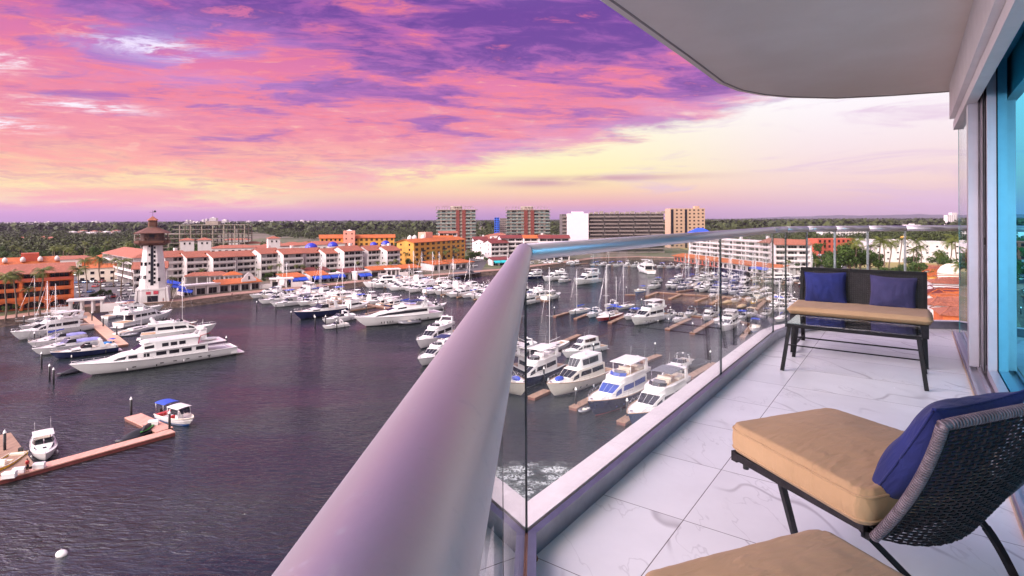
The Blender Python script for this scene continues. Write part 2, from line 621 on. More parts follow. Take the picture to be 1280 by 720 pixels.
def bal_frame(o, z=FL):
    o.location = (0, 0, z)
    o.rotation_euler = (0, 0, -R(35.9))     # local x = n, local y = s
    return o


RAIL = [(-.16, -2.4), (.046, 2.2), (2.86, 6.06), (3.14, 6.34), (3.49, 6.54), (3.87, 6.62), (4.29, 6.66), (4.74, 6.66), (5.40, 6.58)]


def offset(poly, d):
    """offset an open polyline to its left by d"""
    out = []
    for i, p in enumerate(poly):
        a = Vector(poly[max(i - 1, 0)])
        b = Vector(poly[min(i + 1, len(poly) - 1)])
        p = Vector(p)
        n1 = (p - a).normalized() if i > 0 else (b - p).normalized()
        n2 = (b - p).normalized() if i < len(poly) - 1 else n1
        l1 = Vector((-n1.y, n1.x))
        l2 = Vector((-n2.y, n2.x))
        mdir = (l1 + l2).normalized()
        k = d / max(.4, mdir.dot(l1))
        out.append((p.x + mdir.x * k, p.y + mdir.y * k))
    return out


def tile_fn(n, b, co):
    x, y, z = n.sep(co)
    # 1.2 x 0.6 m porcelain; joints
    u = n.m('DIVIDE', n.m('ADD', x, 20 * 1.2 + .82), 1.2)
    v = n.m('DIVIDE', n.m('ADD', y, 20 * .6 - 2.41), .6)
    fu, fv = n.m('FRACT', u), n.m('FRACT', v)
    du = n.m('MULTIPLY', n.m('MINIMUM', fu, n.m('SUBTRACT', 1, fu)), 1.2)
    dv = n.m('MULTIPLY', n.m('MINIMUM', fv, n.m('SUBTRACT', 1, fv)), .6)
    joint = n.m('SUBTRACT', 1, n.smooth(n.m('MINIMUM', du, dv), .0008, .0024))
    cell = n.xyz(n.m('FLOOR', u), n.m('FLOOR', v), 0)
    wn = n.node('ShaderNodeTexWhiteNoise')
    n.l.new(cell, wn.inputs[0])
    off = n.vm('MULTIPLY', wn.outputs[1], (9, 9, 9))
    p = n.vm('ADD', co, off)
    warp = n.node('ShaderNodeTexNoise')
    n.l.new(p, warp.inputs['Vector'])
    warp.inputs['Scale'].default_value = 2.2
    warp.inputs['Detail'].default_value = 5
    xr = n.sep(p)
    q = n.xyz(n.m('ADD', n.m('MULTIPLY', xr[0], .95), n.m('MULTIPLY', xr[1], .75)), n.m('ADD', n.m('MULTIPLY', xr[1], .38), n.m('MULTIPLY', xr[0], -.30)), 0)
    q = n.vm('ADD', q, n.vm('MULTIPLY', warp.outputs[1], (.05, .05, 0)))
    v1 = n.m('ABSOLUTE', n.m('SUBTRACT', n.noise(q, 1.5, 2, .4), .5))
    v2 = n.m('ABSOLUTE', n.m('SUBTRACT', n.noise(n.vm('ADD', q, (5, 2, 0)), 3.1, 4, .55), .5))
    vein = n.m('SUBTRACT', 1, n.smooth(v1, 0, .014))
    vein2 = n.m('MULTIPLY', n.m('SUBTRACT', 1, n.smooth(v2, 0, .010)), .45)
    gate = n.smooth(n.noise(n.vm('ADD', p, (2, 8, 0)), 1.1, 3), .44, .60)
    ve = n.m('MULTIPLY', n.m('MAXIMUM', vein, vein2), gate)
    cloud = n.smooth(n.noise(p, 1.1, 6, .6), .3, .72)
    base = n.mix(cloud, (.69, .665, .655), (.80, .775, .765))
    base = n.mix(n.m('MULTIPLY', ve, .62), base, (.33, .29, .29))
    base = n.mix(joint, base, (.10, .065, .055))
    n.l.new(base, b.inputs['Base Color'])
    n.l.new(n.m('ADD', .17, n.m('MULTIPLY', n.noise(co, 6, 5, .6), .14)), b.inputs['Roughness'])
    n.l.new(n.bump(n.m('SUBTRACT', 1, joint), .5, .002), b.inputs['Normal'])


tile_m = tex_mat('marble_porcelain_tile', tile_fn)


def slab_fn(n, b, co):
    st = n.smooth(n.noise(co, .8, 6, .6), .35, .7)
    n.l.new(n.mix(st, (.82, .725, .625), (.88, .79, .70)), b.inputs['Base Color'])
    b.inputs['Roughness'].default_value = .92
    g = n.m('ADD', n.noise(co, 55, 4, .65), n.m('MULTIPLY', n.noise(co, 9, 3, .6), .7))
    n.l.new(n.bump(g, .35, .006), b.inputs['Normal'])


slab_m = tex_mat('painted_render', slab_fn)
ledge_m = mat('ledge_paint', (.66, .60, .585), .7, var=.1, scale=3, bump=.3, bscale=60, bdist=.002)


def alu_fn(n, b, co):
    f = n.noise(n.vm('MULTIPLY', co, (2, 2, 2)), 1.3, 5, .6)
    g = n.noise(co, 190, 2, .5)
    n.l.new(n.mix(f, (.60, .575, .60), (.64, .615, .64)), b.inputs['Base Color'])
    b.inputs['Metallic'].default_value = .8
    n.l.new(n.m('ADD', n.m('ADD', .40, n.m('MULTIPLY', n.noise(co, 9, 6, .7), .05)), n.m('MULTIPLY', n.smooth(n.noise(co, 130, 2, .5), .62, .72), .12)), b.inputs['Roughness'])
    n.l.new(n.bump(g, .12, .001), b.inputs['Normal'])


alu = tex_mat('satin_aluminium', alu_fn)
alu_dark = mat('door_track_metal', (.16, .15, .17), .4, metal=.7, var=.3, scale=3)
alu_door = mat('door_frame_paint', (.47, .44, .50), .35, metal=.45, var=.08, scale=1.5)
shoe_m = mat('base_channel_aluminium', (.30, .31, .36), .3, metal=.85, var=.12, scale=4)
pane_m = glass_mat('railing_glass', (.955, .98, .97), 1.0, 1.24)
edge_m = mat('glass_edge', (.008, .016, .018), .25, var=.4, scale=6)
edge_pale = mat('glass_edge_pale', (.45, .50, .48), .2, var=.3, scale=6)
gasket_m = mat('rust_brown_gasket', (.10, .045, .03), .8, var=.5, scale=12)

# floor slab
wall_in = [tuple(B(.62, s)[:2]) for s in (8.2, -3.2)]
floor_poly = offset(RAIL, -.02) + wall_in
# in local n,s coordinates so the tile pattern runs along the balcony


def to_ns(p):
    return (p[0] * CA - p[1] * SA, p[0] * SA + p[1] * CA)


mb = MB().prism([to_ns(p) for p in floor_poly], -.22, 0)
fo = bal_frame(mb.build('floor', tile_m))
tag(fo, kind='structure')
mb = MB().prism([to_ns(p) for p in offset(RAIL, .20) + [tuple(B(.70, s)[:2]) for s in (8.25, -3.2)]], -.34, -.224)
tag(bal_frame(mb.build('balcony_slab', slab_m)), kind='structure')

# overhead slab with its rounded corner
UP = [(-2.65, -1.2), (-1.9, .15), (.589, 3.66), (1.51, 4.93), (2.22, 5.93), (2.58, 6.30), (2.95, 6.53), (3.35, 6.67), (3.96, 6.74), (4.5, 6.62), (5.0, 6.44), (5.6, 6.16)]
up_poly = UP + [tuple(B(.75, s)[:2]) for s in (8.0, -3.2)]
mb = MB().prism([to_ns(p) for p in up_poly], 0, .30)
cl = bal_frame(mb.build('ceiling', slab_m), H + 1.45)
tag(cl, kind='structure')
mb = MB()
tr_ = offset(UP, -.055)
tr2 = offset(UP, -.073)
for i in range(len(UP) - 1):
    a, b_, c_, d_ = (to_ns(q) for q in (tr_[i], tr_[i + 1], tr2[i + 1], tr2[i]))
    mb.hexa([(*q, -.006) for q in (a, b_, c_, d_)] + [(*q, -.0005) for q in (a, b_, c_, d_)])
o = mb.build('drip_groove_shade', mat('drip_shadow_bead', (.30, .26, .24), .9, var=.2))  # drip groove drawn as a flat strip, its shade put into the dark colour
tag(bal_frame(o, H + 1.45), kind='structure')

# the beam over the door wall, then the interior behind the doors
beam_m = mat('beam_render', (.80, .76, .73), .9, var=.07, scale=1.2, bump=.35, bscale=50, bdist=.004)
mb = MB()
mb.box(.34, .455, -3.2, 7.72, 1.075, 1.449)
mb.box(.385, .46, -3.2, 7.98, .985, 1.073)
mb.box(.456, .80, 6.40, 7.98, 1.075, 1.449)
tag(bal_frame(mb.build('beam', beam_m), H), kind='structure')
room_m = mat('room_paint', (.10, .10, .10), .9, var=.06)
mb = MB()
mb.box(5.0, 5.1, -3.2, 8.2, 0, 2.75)
mb.box(.70, 5.0, 6.35, 6.45, 0, 2.75)
mb.box(.70, 5.0, -3.3, -3.2, 0, 2.75)
mb.box(.80, 5.1, -3.3, 8.2, 2.75, 2.9)
mb.box(.70, 5.1, -3.3, 8.2, -.34, 0)
tag(bal_frame(mb.build('room_walls', room_m)), kind='structure')

# sliding door: fixed and sliding leaves, header, tracks
blue_pane = bpy.data.materials.new('blue_mirror_glass')
blue_pane.use_nodes = True
n = NT(blue_pane.node_tree)
n.n.remove(n.n['Principled BSDF'])
out = [q for q in n.n if q.type == 'OUTPUT_MATERIAL'][0]
gl = n.node('ShaderNodeBsdfGlossy')
gl.inputs[0].default_value = (.16, .74, .97, 1)
gl.inputs['Roughness'].default_value = .0
tr = n.node('ShaderNodeBsdfTransparent')
tr.inputs[0].default_value = (.15, .5, .62, 1)
fr = n.node('ShaderNodeFresnel')
bf = n.node('ShaderNodeNewGeometry').outputs['Backfacing']
n.l.new(n.m('ADD', 2.6, n.m('MULTIPLY', bf, 1 / 2.6 - 2.6)), fr.inputs[0])
mx = n.node('ShaderNodeMixShader')
n.l.new(n.m('ADD', fr.outputs[0], .55, clamp=True), mx.inputs[0])
n.l.new(tr.outputs[0], mx.inputs[1])
n.l.new(gl.outputs[0], mx.inputs[2])
n.l.new(mx.outputs[0], out.inputs[0])

door = bal_frame(empty('sliding_glass_door', label='tall sliding glass door with grey aluminium frames and blue mirrored glass along the balcony', cat='glass door'))
TOP = 2.66
mb = MB()
mb.box(.462, .80, -3.0, 8.0, TOP + .001, TOP + .118)
for x0 in (.475, .497, .519):
    mb.box(x0, x0 + .008, -3.0, 8.0, TOP - .05, TOP)
mb.build('header_track', alu_door, door)
mb = MB()
for x0 in (.385, .455, .525, .60, .67):
    mb.box(x0, x0 + .018, -3.0, 8.1, .0125, .034)
mb.box(.375, .72, -3.0, 8.1, .001, .012)
mb.build('floor_track', alu_door, door)
MB().box(.368, .374, -3.0, 8.1, .001, .02).build('sealant_strip', mat('sealant_tan', (.45, .33, .24), .8), door)
MB().box(.43, .442, 6.38, 7.95, .036, TOP - .30).build('end_glass_pane', glass_mat('screen_glass', (.80, .90, .95), 1.0, 1.5), door)
MB().box(.428, .444, 7.951, 7.962, .036, TOP - .30).build('glass_edge', mat('teal_glass_edge', (.06, .30, .30), .2, var=.3), door)
MB().box(.400, .466, 6.22, 6.37, .036, 2.60).build('outer_stile', alu_door, door)
MB().box(.468, .476, 6.21, 6.36, .036, 2.60).build('outer_stile_fin', alu_dark, door)
l2 = MB()
for x0 in (.478, .489):
    l2.box(x0, x0 + .005, 6.0, 6.2, .036, TOP - .10)
l2.box(.478, .62, 6.32, 6.34, .036, TOP - .10)
l2.build('inner_channel', alu_dark, door)
MB().box(.484, .492, 5.985, 5.999, 1.1, 1.16).build('latch_screw', iron, door)


def leaf(s0, s1):
    """one framed leaf: pale aluminium in front of the mirrored pane, a black gasket between"""
    p = MB()
    p.box(.494, .550, s0 - .055, s0, .036, TOP - .002)
    p.box(.494, .550, s1, s1 + .055, .036, TOP - .002)
    p.box(.494, .550, s1 + .055, s0 - .055, .036, .10)
    p.box(.494, .550, s1 + .055, s0 - .055, TOP - .07, TOP - .002)
    o = p.build('sliding_leaf', alu_door, door)
    MB().box(.5505, .5545, s0 - .06, s0, .036, TOP - .003).build('gasket', dark_rubber, o)
    MB().box(.555, .562, s1 + .01, s0, .036, TOP - .004).build('glass_pane', blue_pane, o)


leaf(5.895, 2.9)
leaf(2.89, -.1)
leaf(-.11, -2.99)

# the glass balustrade
rl = empty('balcony_railing', (0, 0, FL), label='curved glass balcony railing with a round satin aluminium handrail and base channel', cat='railing')
hz = 1.20
mb = MB()
R3 = [(p[0], p[1], hz) for p in RAIL]
near = [R3[0], (.046 - .0003, 2.2 - .008, hz)]
mb.tube([R3[0], (-.056, 0, hz), (.046, 2.205, hz)], .0335, 40)
# soft end cap on the near length
d = Vector((.045, 1, 0)).normalized()
hr1 = mb.build('handrail', alu, rl)
mb = MB()
st = Vector((RAIL[1][0], RAIL[1][1]))
dr = (Vector(RAIL[2]) - st).normalized()
a0 = st + dr * .012
mb.tube([(a0.x, a0.y, hz - .003)] + [(RAIL[2][0] - dr.x * .004, RAIL[2][1] - dr.y * .004, hz - .003)], .0345, 32)
mb.build('handrail', alu, rl)
for i in range(2, len(RAIL) - 1):
    a, b_ = Vector(RAIL[i]), Vector(RAIL[i + 1])
    dd = (b_ - a).normalized() * .0035
    MB().tube([(a.x + dd.x, a.y + dd.y, hz - .003), (b_.x - dd.x, b_.y - dd.y, hz - .003)], .0345, 28).build('handrail', alu, rl)
    MB().tube([(b_.x - dd.x, b_.y - dd.y, hz - .003), (b_.x + dd.x, b_.y + dd.y, hz - .003)], .0335, 20).build('rail_joint', dark_rubber, rl) if i < len(RAIL) - 2 else None
GW = .012
joint_at = {}
segs = []
# the long straight side is two panes
mid = Vector((1.665, 4.415))
path = [Vector(RAIL[0]), Vector((-.02, .75)), Vector(RAIL[1]), mid] + [Vector(p) for p in RAIL[2:]]
for i in range(len(path) - 1):
    a, b_ = path[i], path[i + 1]
    L_ = (b_ - a).length
    t = (b_ - a) / L_
    nrm = Vector((-t.y, t.x))
    g0, g1 = .011, L_ - .011
    def P_(u, v, z):
        q = a + t * u + nrm * v
        return (q.x, q.y, z)
    p = MB()
    p.hexa([P_(g0, -GW / 2, .075), P_(g1, -GW / 2, .075), P_(g1, GW / 2, .075), P_(g0, GW / 2, .075),
            P_(g0, -GW / 2, 1.185), P_(g1, -GW / 2, 1.185), P_(g1, GW / 2, 1.185), P_(g0, GW / 2, 1.185)])
    # one thin face each side is enough for a pane this size
    g = p.build('glass_panel', pane_m, rl)
    for u0, u1 in ((g0 - .006, g0 - .0005), (g1 + .0005, g1 + .006)):
        if i == 0 and u0 < 1 or i == 1 and u0 < .5 and False:
            continue
        e = MB()
        e.hexa([P_(u0, -GW / 2, .075), P_(u1, -GW / 2, .075), P_(u1, GW / 2, .075), P_(u0, GW / 2, .075),
                P_(u0, -GW / 2, 1.185), P_(u1, -GW / 2, 1.185), P_(u1, GW / 2, 1.185), P_(u0, GW / 2, 1.185)])
        e.build('panel_edge', edge_m if i < 6 else edge_pale, g)
# base channel (inside) and painted ledge (outside)


def strip(path2, d0, d1, z0, z1, name, m_):
    A_ = offset(path2, d0)
    B_ = offset(path2, d1)
    for i in range(len(path2) - 1):
        MB().hexa([(*A_[i], z0), (*A_[i + 1], z0), (*B_[i + 1], z0), (*B_[i], z0), (*A_[i], z1), (*A_[i + 1], z1), (*B_[i + 1], z1), (*B_[i], z1)]).build(name, m_, rl)


strip(RAIL, -.045, -.0125, .001, .088, 'base_channel', shoe_m)
strip(RAIL, -.0122, -.0065, .001, .080, 'gasket', gasket_m)
o = MB()
A_, B_ = offset(RAIL, .0075), offset(RAIL, .135)
for i in range(len(RAIL) - 1):
    o.hexa([(*A_[i], -.20), (*A_[i + 1], -.20), (*B_[i + 1], -.20), (*B_[i], -.20), (*A_[i], .084), (*A_[i + 1], .084), (*B_[i + 1], .076), (*B_[i], .076)])
o = o.build('parapet_ledge', ledge_m)
o.location = (0, 0, FL)
tag(o, kind='structure')
# rusty fixing at the corner and the notch bolt half way
MB().lathe([(.001, 0), (.022, 0), (.020, .012), (.001, .013)], (RAIL[1][0] + .028, RAIL[1][1] - .045, .001), 10).build('rusty_bolt', mat('rust', (.28, .10, .03), .9, var=.5, scale=60, bump=.6, bscale=120, bdist=.003), rl)


# ------------------------------------------------------------------ cushions, wicker, furniture
def cloth_fn(base, hi_, wr=14):
    def f(n, b, co):
        big = n.noise(co, 3.2, 4, .55)
        n.l.new(n.mix(n.smooth(big, .3, .7), base, hi_), b.inputs['Base Color'])
        b.inputs['Roughness'].default_value = .88
        b.inputs['Sheen Weight'].default_value = .06
        x, y, z = n.sep(co)
        weave = n.m('MULTIPLY', n.m('SINE', n.m('MULTIPLY', x, 1900)), n.m('SINE', n.m('MULTIPLY', y, 1900)))
        wv = n.noise(n.vm('MULTIPLY', co, (1, 3.2, 1)), wr, 3, .5, 1.2)
        h = n.m('ADD', n.m('MULTIPLY', wv, 1.0), n.m('MULTIPLY', weave, .012))
        n.l.new(n.bump(h, .55, .012), b.inputs['Normal'])
    return f


tan_cloth = tex_mat('tan_cushion_cloth', cloth_fn((.35, .215, .108), (.40, .25, .13), 7))
navy_cloth = tex_mat('navy_pillow_cloth', cloth_fn((.003, .007, .070), (.011, .020, .150), 9))
plum_cloth = tex_mat('plum_pillow_cloth', cloth_fn((.020, .019, .070), (.042, .036, .11), 9))
wicker_m = mat('black_wicker', (.014, .011, .013), .5, spec=.25, var=.5, scale=25, bump=.5, bscale=90, bdist=.004)
frame_black = mat('black_powder_coat', (.006, .0055, .007), .5, spec=.2, var=.3, scale=10, bump=.15, bscale=150, bdist=.001)
from mathutils import noise as mnoise


def cushion(wd, dp, ht, nx=40, ny=40, edge=.035, crown=.02, wr=.006, seed=0.0, tuft=None):
    """a boxed cushion with soft edges, welted rim and creases; centred, resting on z=0"""
    p = MB()
    p.sm = True
    rings = []
    # cross profile from underside centre to top centre, as (inset, z)
    prof = []
    for i in range(4):
        prof.append((1 - i / 4, 0.0))
    for i in range(6):
        q = -PI / 2 + PI / 2 * i / 5
        prof.append((-edge * math.cos(q) * 1.0, edge + edge * math.sin(q)))
    for i in range(1, 4):
        prof.append((-edge, edge + (ht - 2 * edge) * i / 4))
    for i in range(6):
        q = PI / 2 * i / 5
        prof.append((-edge * math.cos(q), ht - edge + edge * math.sin(q)))

    def pt(u, v, top):
        x, y = (u - .5) * 2, (v - .5) * 2
        return x, y
    # top and bottom as grids with rounded rectangle mapping; sides join them

    def surf(u, v, top):
        x, y = 2 * u - 1, 2 * v - 1
        e = max(abs(x), abs(y))
        # fall-off near the rim
        def fall(a, half):
            dd = (1 - abs(a)) * half
            if dd >= edge:
                return 1.0
            return math.sqrt(max(0, 1 - (1 - dd / edge) ** 2))
        fx, fy = fall(x, wd / 2), fall(y, dp / 2)
        f_ = min(1, fx * fy)
        rc = .05
        X, Y = x * wd / 2, y * dp / 2
        cx_, cy_ = max(abs(X) - (wd / 2 - rc), 0), max(abs(Y) - (dp / 2 - rc), 0)
        if cx_ > 0 and cy_ > 0:
            r_ = math.hypot(cx_, cy_)
            mm = max(cx_, cy_)
            k_ = mm / r_
            X = math.copysign((wd / 2 - rc) + cx_ * k_, X)
            Y = math.copysign((dp / 2 - rc) + cy_ * k_, Y)
        dome = (1 - x * x) * (1 - y * y)
        nz = mnoise.noise(Vector((X * 9 + seed, Y * 4, 3.1 + seed))) * wr + mnoise.noise(Vector((X * 30 + seed, Y * 8, 7))) * wr * .5
        # pull lines running in from the corners
        rim = math.exp(-((1 - e) * 6))
        nz += mnoise.noise(Vector((X * 42 + seed, Y * 42, 1))) * wr * .9 * rim
        if tuft:
            back = max(0, -Y / (dp / 2)) ** 1.5
            nz += back * (.008 * mnoise.noise(Vector((X * 5 + Y * 9, Y * 34 - X * 16, 2))) + .006 * mnoise.noise(Vector((X * 11, Y * 60 - X * 20, 5))))
        if top:
            z = ht - edge + edge * f_ + crown * dome + nz * f_
        else:
            z = edge - edge * f_
        return Vector((X, Y, z))
    p.grid(lambda u, v: surf(u, v, True), nx, ny)
    k0 = len(p.v)
    p.grid(lambda u, v: surf(1 - u, v, False), nx, ny)
    # the boxed side
    per = []
    for i in range(nx):
        per.append((i / nx, 0))
    for j in range(ny):
        per.append((1, j / ny))
    for i in range(nx):
        per.append((1 - i / nx, 1))
    for j in range(ny):
        per.append((0, 1 - j / ny))
    k = len(p.v)
    rows = 5
    for r_ in range(rows + 1):
        t = r_ / rows
        for q, (u, v) in enumerate(per):
            a, b_ = surf(u, v, False), surf(u, v, True)
            c_ = a.lerp(b_, t)
            bulge = math.sin(PI * t) * .006 + mnoise.noise(Vector((c_.x * 20 + seed, c_.y * 20, c_.z * 30))) * wr * .8 * math.sin(PI * t)
            o_ = Vector((c_.x, c_.y, 0))
            if o_.length > 0:
                dirv = Vector((c_.x / (wd / 2), c_.y / (dp / 2), 0))
                if abs(dirv.x) > abs(dirv.y):
                    dirv = Vector((math.copysign(1, dirv.x), 0, 0))
                else:
                    dirv = Vector((0, math.copysign(1, dirv.y), 0))
                c_ += dirv * bulge
            p.v.append(tuple(c_))
    m_ = len(per)
    for r_ in range(rows):
        for q in range(m_):
            p.face((k + r_ * m_ + q, k + r_ * m_ + (q + 1) % m_, k + (r_ + 1) * m_ + (q + 1) % m_, k + (r_ + 1) * m_ + q))
    return p, per, surf


def welt(per, surf, top, r_=.0035):
    p = MB()
    pts = [surf(u, v, top) for u, v in per]
    pts = [Vector((q.x * 1.002, q.y * 1.002, q.z)) for q in pts]
    pts.append(pts[0])
    return p.tube(pts, r_, 6, cap=False)


def pillow(wd, ht, th, seed=0.0, n_=36):
    """a throw pillow standing in the x,z plane, thickness along y, pointed corners"""
    p = MB()
    p.sm = True

    def f(u, v, side):
        x, z = 2 * u - 1, 2 * v - 1
        pin = 1 - .09 * (1 - x * x) * abs(z) ** 2 * 0 
        X = x * wd / 2 * (1 - .075 * (1 - abs(z) ** 2.2) * abs(x) ** 3)
        Z = z * ht / 2 * (1 - .075 * (1 - abs(x) ** 2.2) * abs(z) ** 3)
        t_ = ((1 - x ** 2) * (1 - z ** 2))
        d_ = th / 2 * max(t_, 0) ** .42
        ed = max(0, t_) ** .3
        w_ = mnoise.noise(Vector((X * 7 + seed, Z * 7, side * 3.))) * .016 + mnoise.noise(Vector((X * 22 + seed, Z * 9, side))) * .006
        crease = math.exp(-((abs(x) - .86) / .12) ** 2) * math.exp(-((abs(z) - .86) / .12) ** 2) * -.012
        return Vector((X, side * (d_ + (w_ + crease) * ed), Z + ht / 2))
    p.grid(lambda u, v: f(u, v, -1), n_, n_)
    p.grid(lambda u, v: f(1 - u, v, 1), n_, n_)
    rim = [(i / n_, 0) for i in range(n_)] + [(1, i / n_) for i in range(n_)] + [(1 - i / n_, 1) for i in range(n_)] + [(0, 1 - i / n_) for i in range(n_)]
    w_ = MB().tube([f(u, v, -1) for u, v in rim] + [f(0, 0, -1)], .004, 6, cap=False)
    return p, w_


def bar(p, a, b_, wx, wy):
    """a rectangular bar from a to b"""
    a, b_ = Vector(a), Vector(b_)
    t = (b_ - a).normalized()
    ref = Vector((0, 0, 1)) if abs(t.z) < .8 else Vector((0, 1, 0))
    u = t.cross(ref).normalized()
    v = u.cross(t).normalized()
    pts = []
    for q in (a, b_):
        for su, sv in ((-1, -1), (1, -1), (1, 1), (-1, 1)):
            pts.append(q + u * (su * wx / 2) + v * (sv * wy / 2))
    p.hexa(pts)
    return p


# ---- loveseat at the far end
def bframe(name, n0, s0, turn=0.0, **kw):
    """an Empty on the balcony floor: local +y looks back at the camera (minus s)"""
    q = B(n0, s0)
    return empty(name, q, -R(35.9) + PI + turn, **kw)


ls = bframe('loveseat', -.43, 6.36, 0.0, label='black wicker loveseat with a long tan seat cushion in front of the glass railing', cat='loveseat')
W2 = .55
mb = MB()
mb.box(-W2, W2, -.28, .30, .335, .375)
mb.box(-W2, W2, .291, .32, .262, .375)
mb.box(-W2 - .001, -W2 + .03, -.28, .29, .30, .334)
mb.box(W2 - .03, W2 + .001, -.28, .29, .30, .334)
mb.build('seat_frame', wicker_m, ls)
for sx in (-1, 1):
    for y0, y1 in ((.27, .31), (-.25, -.36)):
        bar(MB(), (sx * (W2 - .03), y0, .33), (sx * (W2 - .02), y1, 0), .035, .035).build('leg', frame_black, ls)
    bar(MB(), (sx * (W2 - .025), .28, .06), (sx * (W2 - .025), -.33, .06), .016, .016).build('stretcher', frame_black, ls)
back = MB()
th_ = R(12)
def bk(x, h, t=0):
    return (x, -.27 - h * math.sin(th_) - t * math.cos(th_), .36 + h * math.cos(th_) - t * math.sin(th_))
for k in range(-27, 28):
    x = k / 27 * (W2 - .04)
    back.hexa([bk(x - .0085, 0), bk(x + .0085, 0), bk(x + .0085, 0, .006), bk(x - .0085, 0, .006), bk(x - .0085, .41), bk(x + .0085, .41), bk(x + .0085, .41, .006), bk(x - .0085, .41, .006)])
for k in range(40):
    h_ = .01 + k * .0102
    o_ = .003 if k % 2 else -.003
    back.hexa([bk(-W2 + .03, h_, o_), bk(W2 - .03, h_, o_), bk(W2 - .03, h_, o_ + .006), bk(-W2 + .03, h_, o_ + .006),
               bk(-W2 + .03, h_ + .0082, o_), bk(W2 - .03, h_ + .0082, o_), bk(W2 - .03, h_ + .0082, o_ + .006), bk(-W2 + .03, h_ + .0082, o_ + .006)])
bo = back.build('backrest', wicker_m, ls)
fr_ = MB()
bar(fr_, bk(-W2 + .015, -.02), bk(-W2 + .015, .42), .032, .03)
bar(fr_, bk(W2 - .015, -.02), bk(W2 - .015, .42), .032, .03)
bar(fr_, bk(-W2, .43), bk(W2, .43), .032, .03)
fr_.build('back_frame', frame_black, ls)
cu_, per, sf_ = cushion(1.16, .60, .075, 60, 30, .034, .008, .004, 3.0)
co_ = cu_.build('seat_cushion', tan_cloth, ls, (0, .02, .378))
welt(per, sf_, True).build('welt', tan_cloth, co_)

for k, (x, m_, lab, lean, rz) in enumerate(((.30, navy_cloth, 'navy blue throw pillow on the left of the loveseat', .30, .04), (-.27, plum_cloth, 'faded plum blue throw pillow on the right of the loveseat', .26, -.03))):
    p_, wl = pillow(.385, .34, .15, 5 + k * 9)
    base = Matrix.Translation(ls.location) @ Matrix.Rotation(-R(35.9) + PI, 4, 'Z')
    o = p_.build('throw_pillow', m_)
    o.matrix_world = base @ Matrix.Translation((x, -.20, .43 - (.015 if k else 0))) @ Matrix.Rotation(lean, 4, 'X') @ Matrix.Rotation(rz, 4, 'Y')
    tag(o, lab, 'pillow', 'throw pillows')
    wl.build('piping', m_, o)

# ---- coffee table with a glass top
ct = bframe('coffee_table', -.415, 5.57, 0.0, label='low black metal coffee table with a clear glass top in front of the loveseat', cat='coffee table')
TW, TD, TZ = .475, .245, .405
mb = MB()
mb.box(-TW, TW, TD - .018, TD, TZ - .03, TZ - .002)
mb.box(-TW, TW, -TD, -TD + .018, TZ - .03, TZ - .002)
mb.box(-TW, -TW + .018, -TD + .018, TD - .018, TZ - .03, TZ - .002)
mb.box(TW - .018, TW, -TD + .018, TD - .018, TZ - .03, TZ - .002)
mb.build('frame', frame_black, ct)
MB().box(-TW + .003, TW - .003, -TD + .003, TD - .003, TZ, TZ + .008).build('glass_top', glass_mat('table_glass', (.80, .84, .85), 1.0, 1.9), ct)
for sx in (-1, 1):
    for sy in (-1, 1):
        bar(MB(), (sx * (TW - .02), sy * (TD - .02), TZ - .012), (sx * (TW + .03), sy * (TD + .045), 0), .030, .024).build('leg', frame_black, ct)
for sy in (-1,):
    bar(MB(), (-TW + .0, sy * (TD + .01), .20), (TW - .0, sy * (TD + .01), .20), .012, .012).build('stretcher', frame_black, ct)
bar(MB(), (-TW + .0, TD - .005, .22), (TW, TD - .005, .22), .010, .010).build('stretcher', frame_black, ct)


# ---- lounge chair in the foreground
CHX, CHY = 1.29, 2.125
cf = math.atan2(-.26, .965)      # rotation so that local +y = the way the chair faces
ch = empty('lounge_chair', (CHX, CHY, FL), R(20.0), label='black wicker lounge chair with a thick tan seat cushion in the foreground', cat='lounge chair')
SH = .335
mb = MB()
hw, hd = .285, .31
mb.box(-hw, hw, hd - .03, hd, SH - .02, SH + .02)
mb.box(-hw, -hw + .022, -hd + .03, hd - .03, SH - .012, SH + .018)
mb.box(hw - .022, hw, -hd + .03, hd - .03, SH - .012, SH + .018)
mb.box(-hw + .028, hw - .028, -hd - .01, -hd + .01, SH - .01, SH + .012)
for k in range(22):
    y = -hd + .02 + k * (2 * hd - .06) / 21
    mb.box(-hw + .028, hw - .028, y, y + .016, SH, SH + .012)
mb.build('seat_frame', wicker_m, ch)
cu_, per, sf0 = cushion(.60, .64, .115, 60, 66, .020, .024, .0016, 11.0, tuft=True)
taper = lambda q: Vector((q[0] * (1.02 - .20 * q[1]), q[1], q[2]))
cu_.v = [tuple(taper(q)) for q in cu_.v]
sf_ = lambda u, v, top: taper(sf0(u, v, top))
co_ = cu_.build('seat_cushion', tan_cloth, ch, (0, .004, SH + .02))
welt(per, sf_, True, .004).build('welt', tan_cloth, co_)
welt(per, sf_, False, .004).build('welt', tan_cloth, co_)


def bshell(u, v):
    """the backrest: u across -1..1, v 0..1 up; scooped in plan, rolling back at the top"""
    x = u * (.275 + .055 * v)
    y = -.312 - .235 * (1.4 * v - .4 * v * v) - .05 * (1 - u * u) * (1 - .6 * v)
    z = SH - .01 + .44 * v - .045 * (1 - u * u) * (1 - v) + .012 * (1 - u * u) * v
    return Vector((x, y, z))


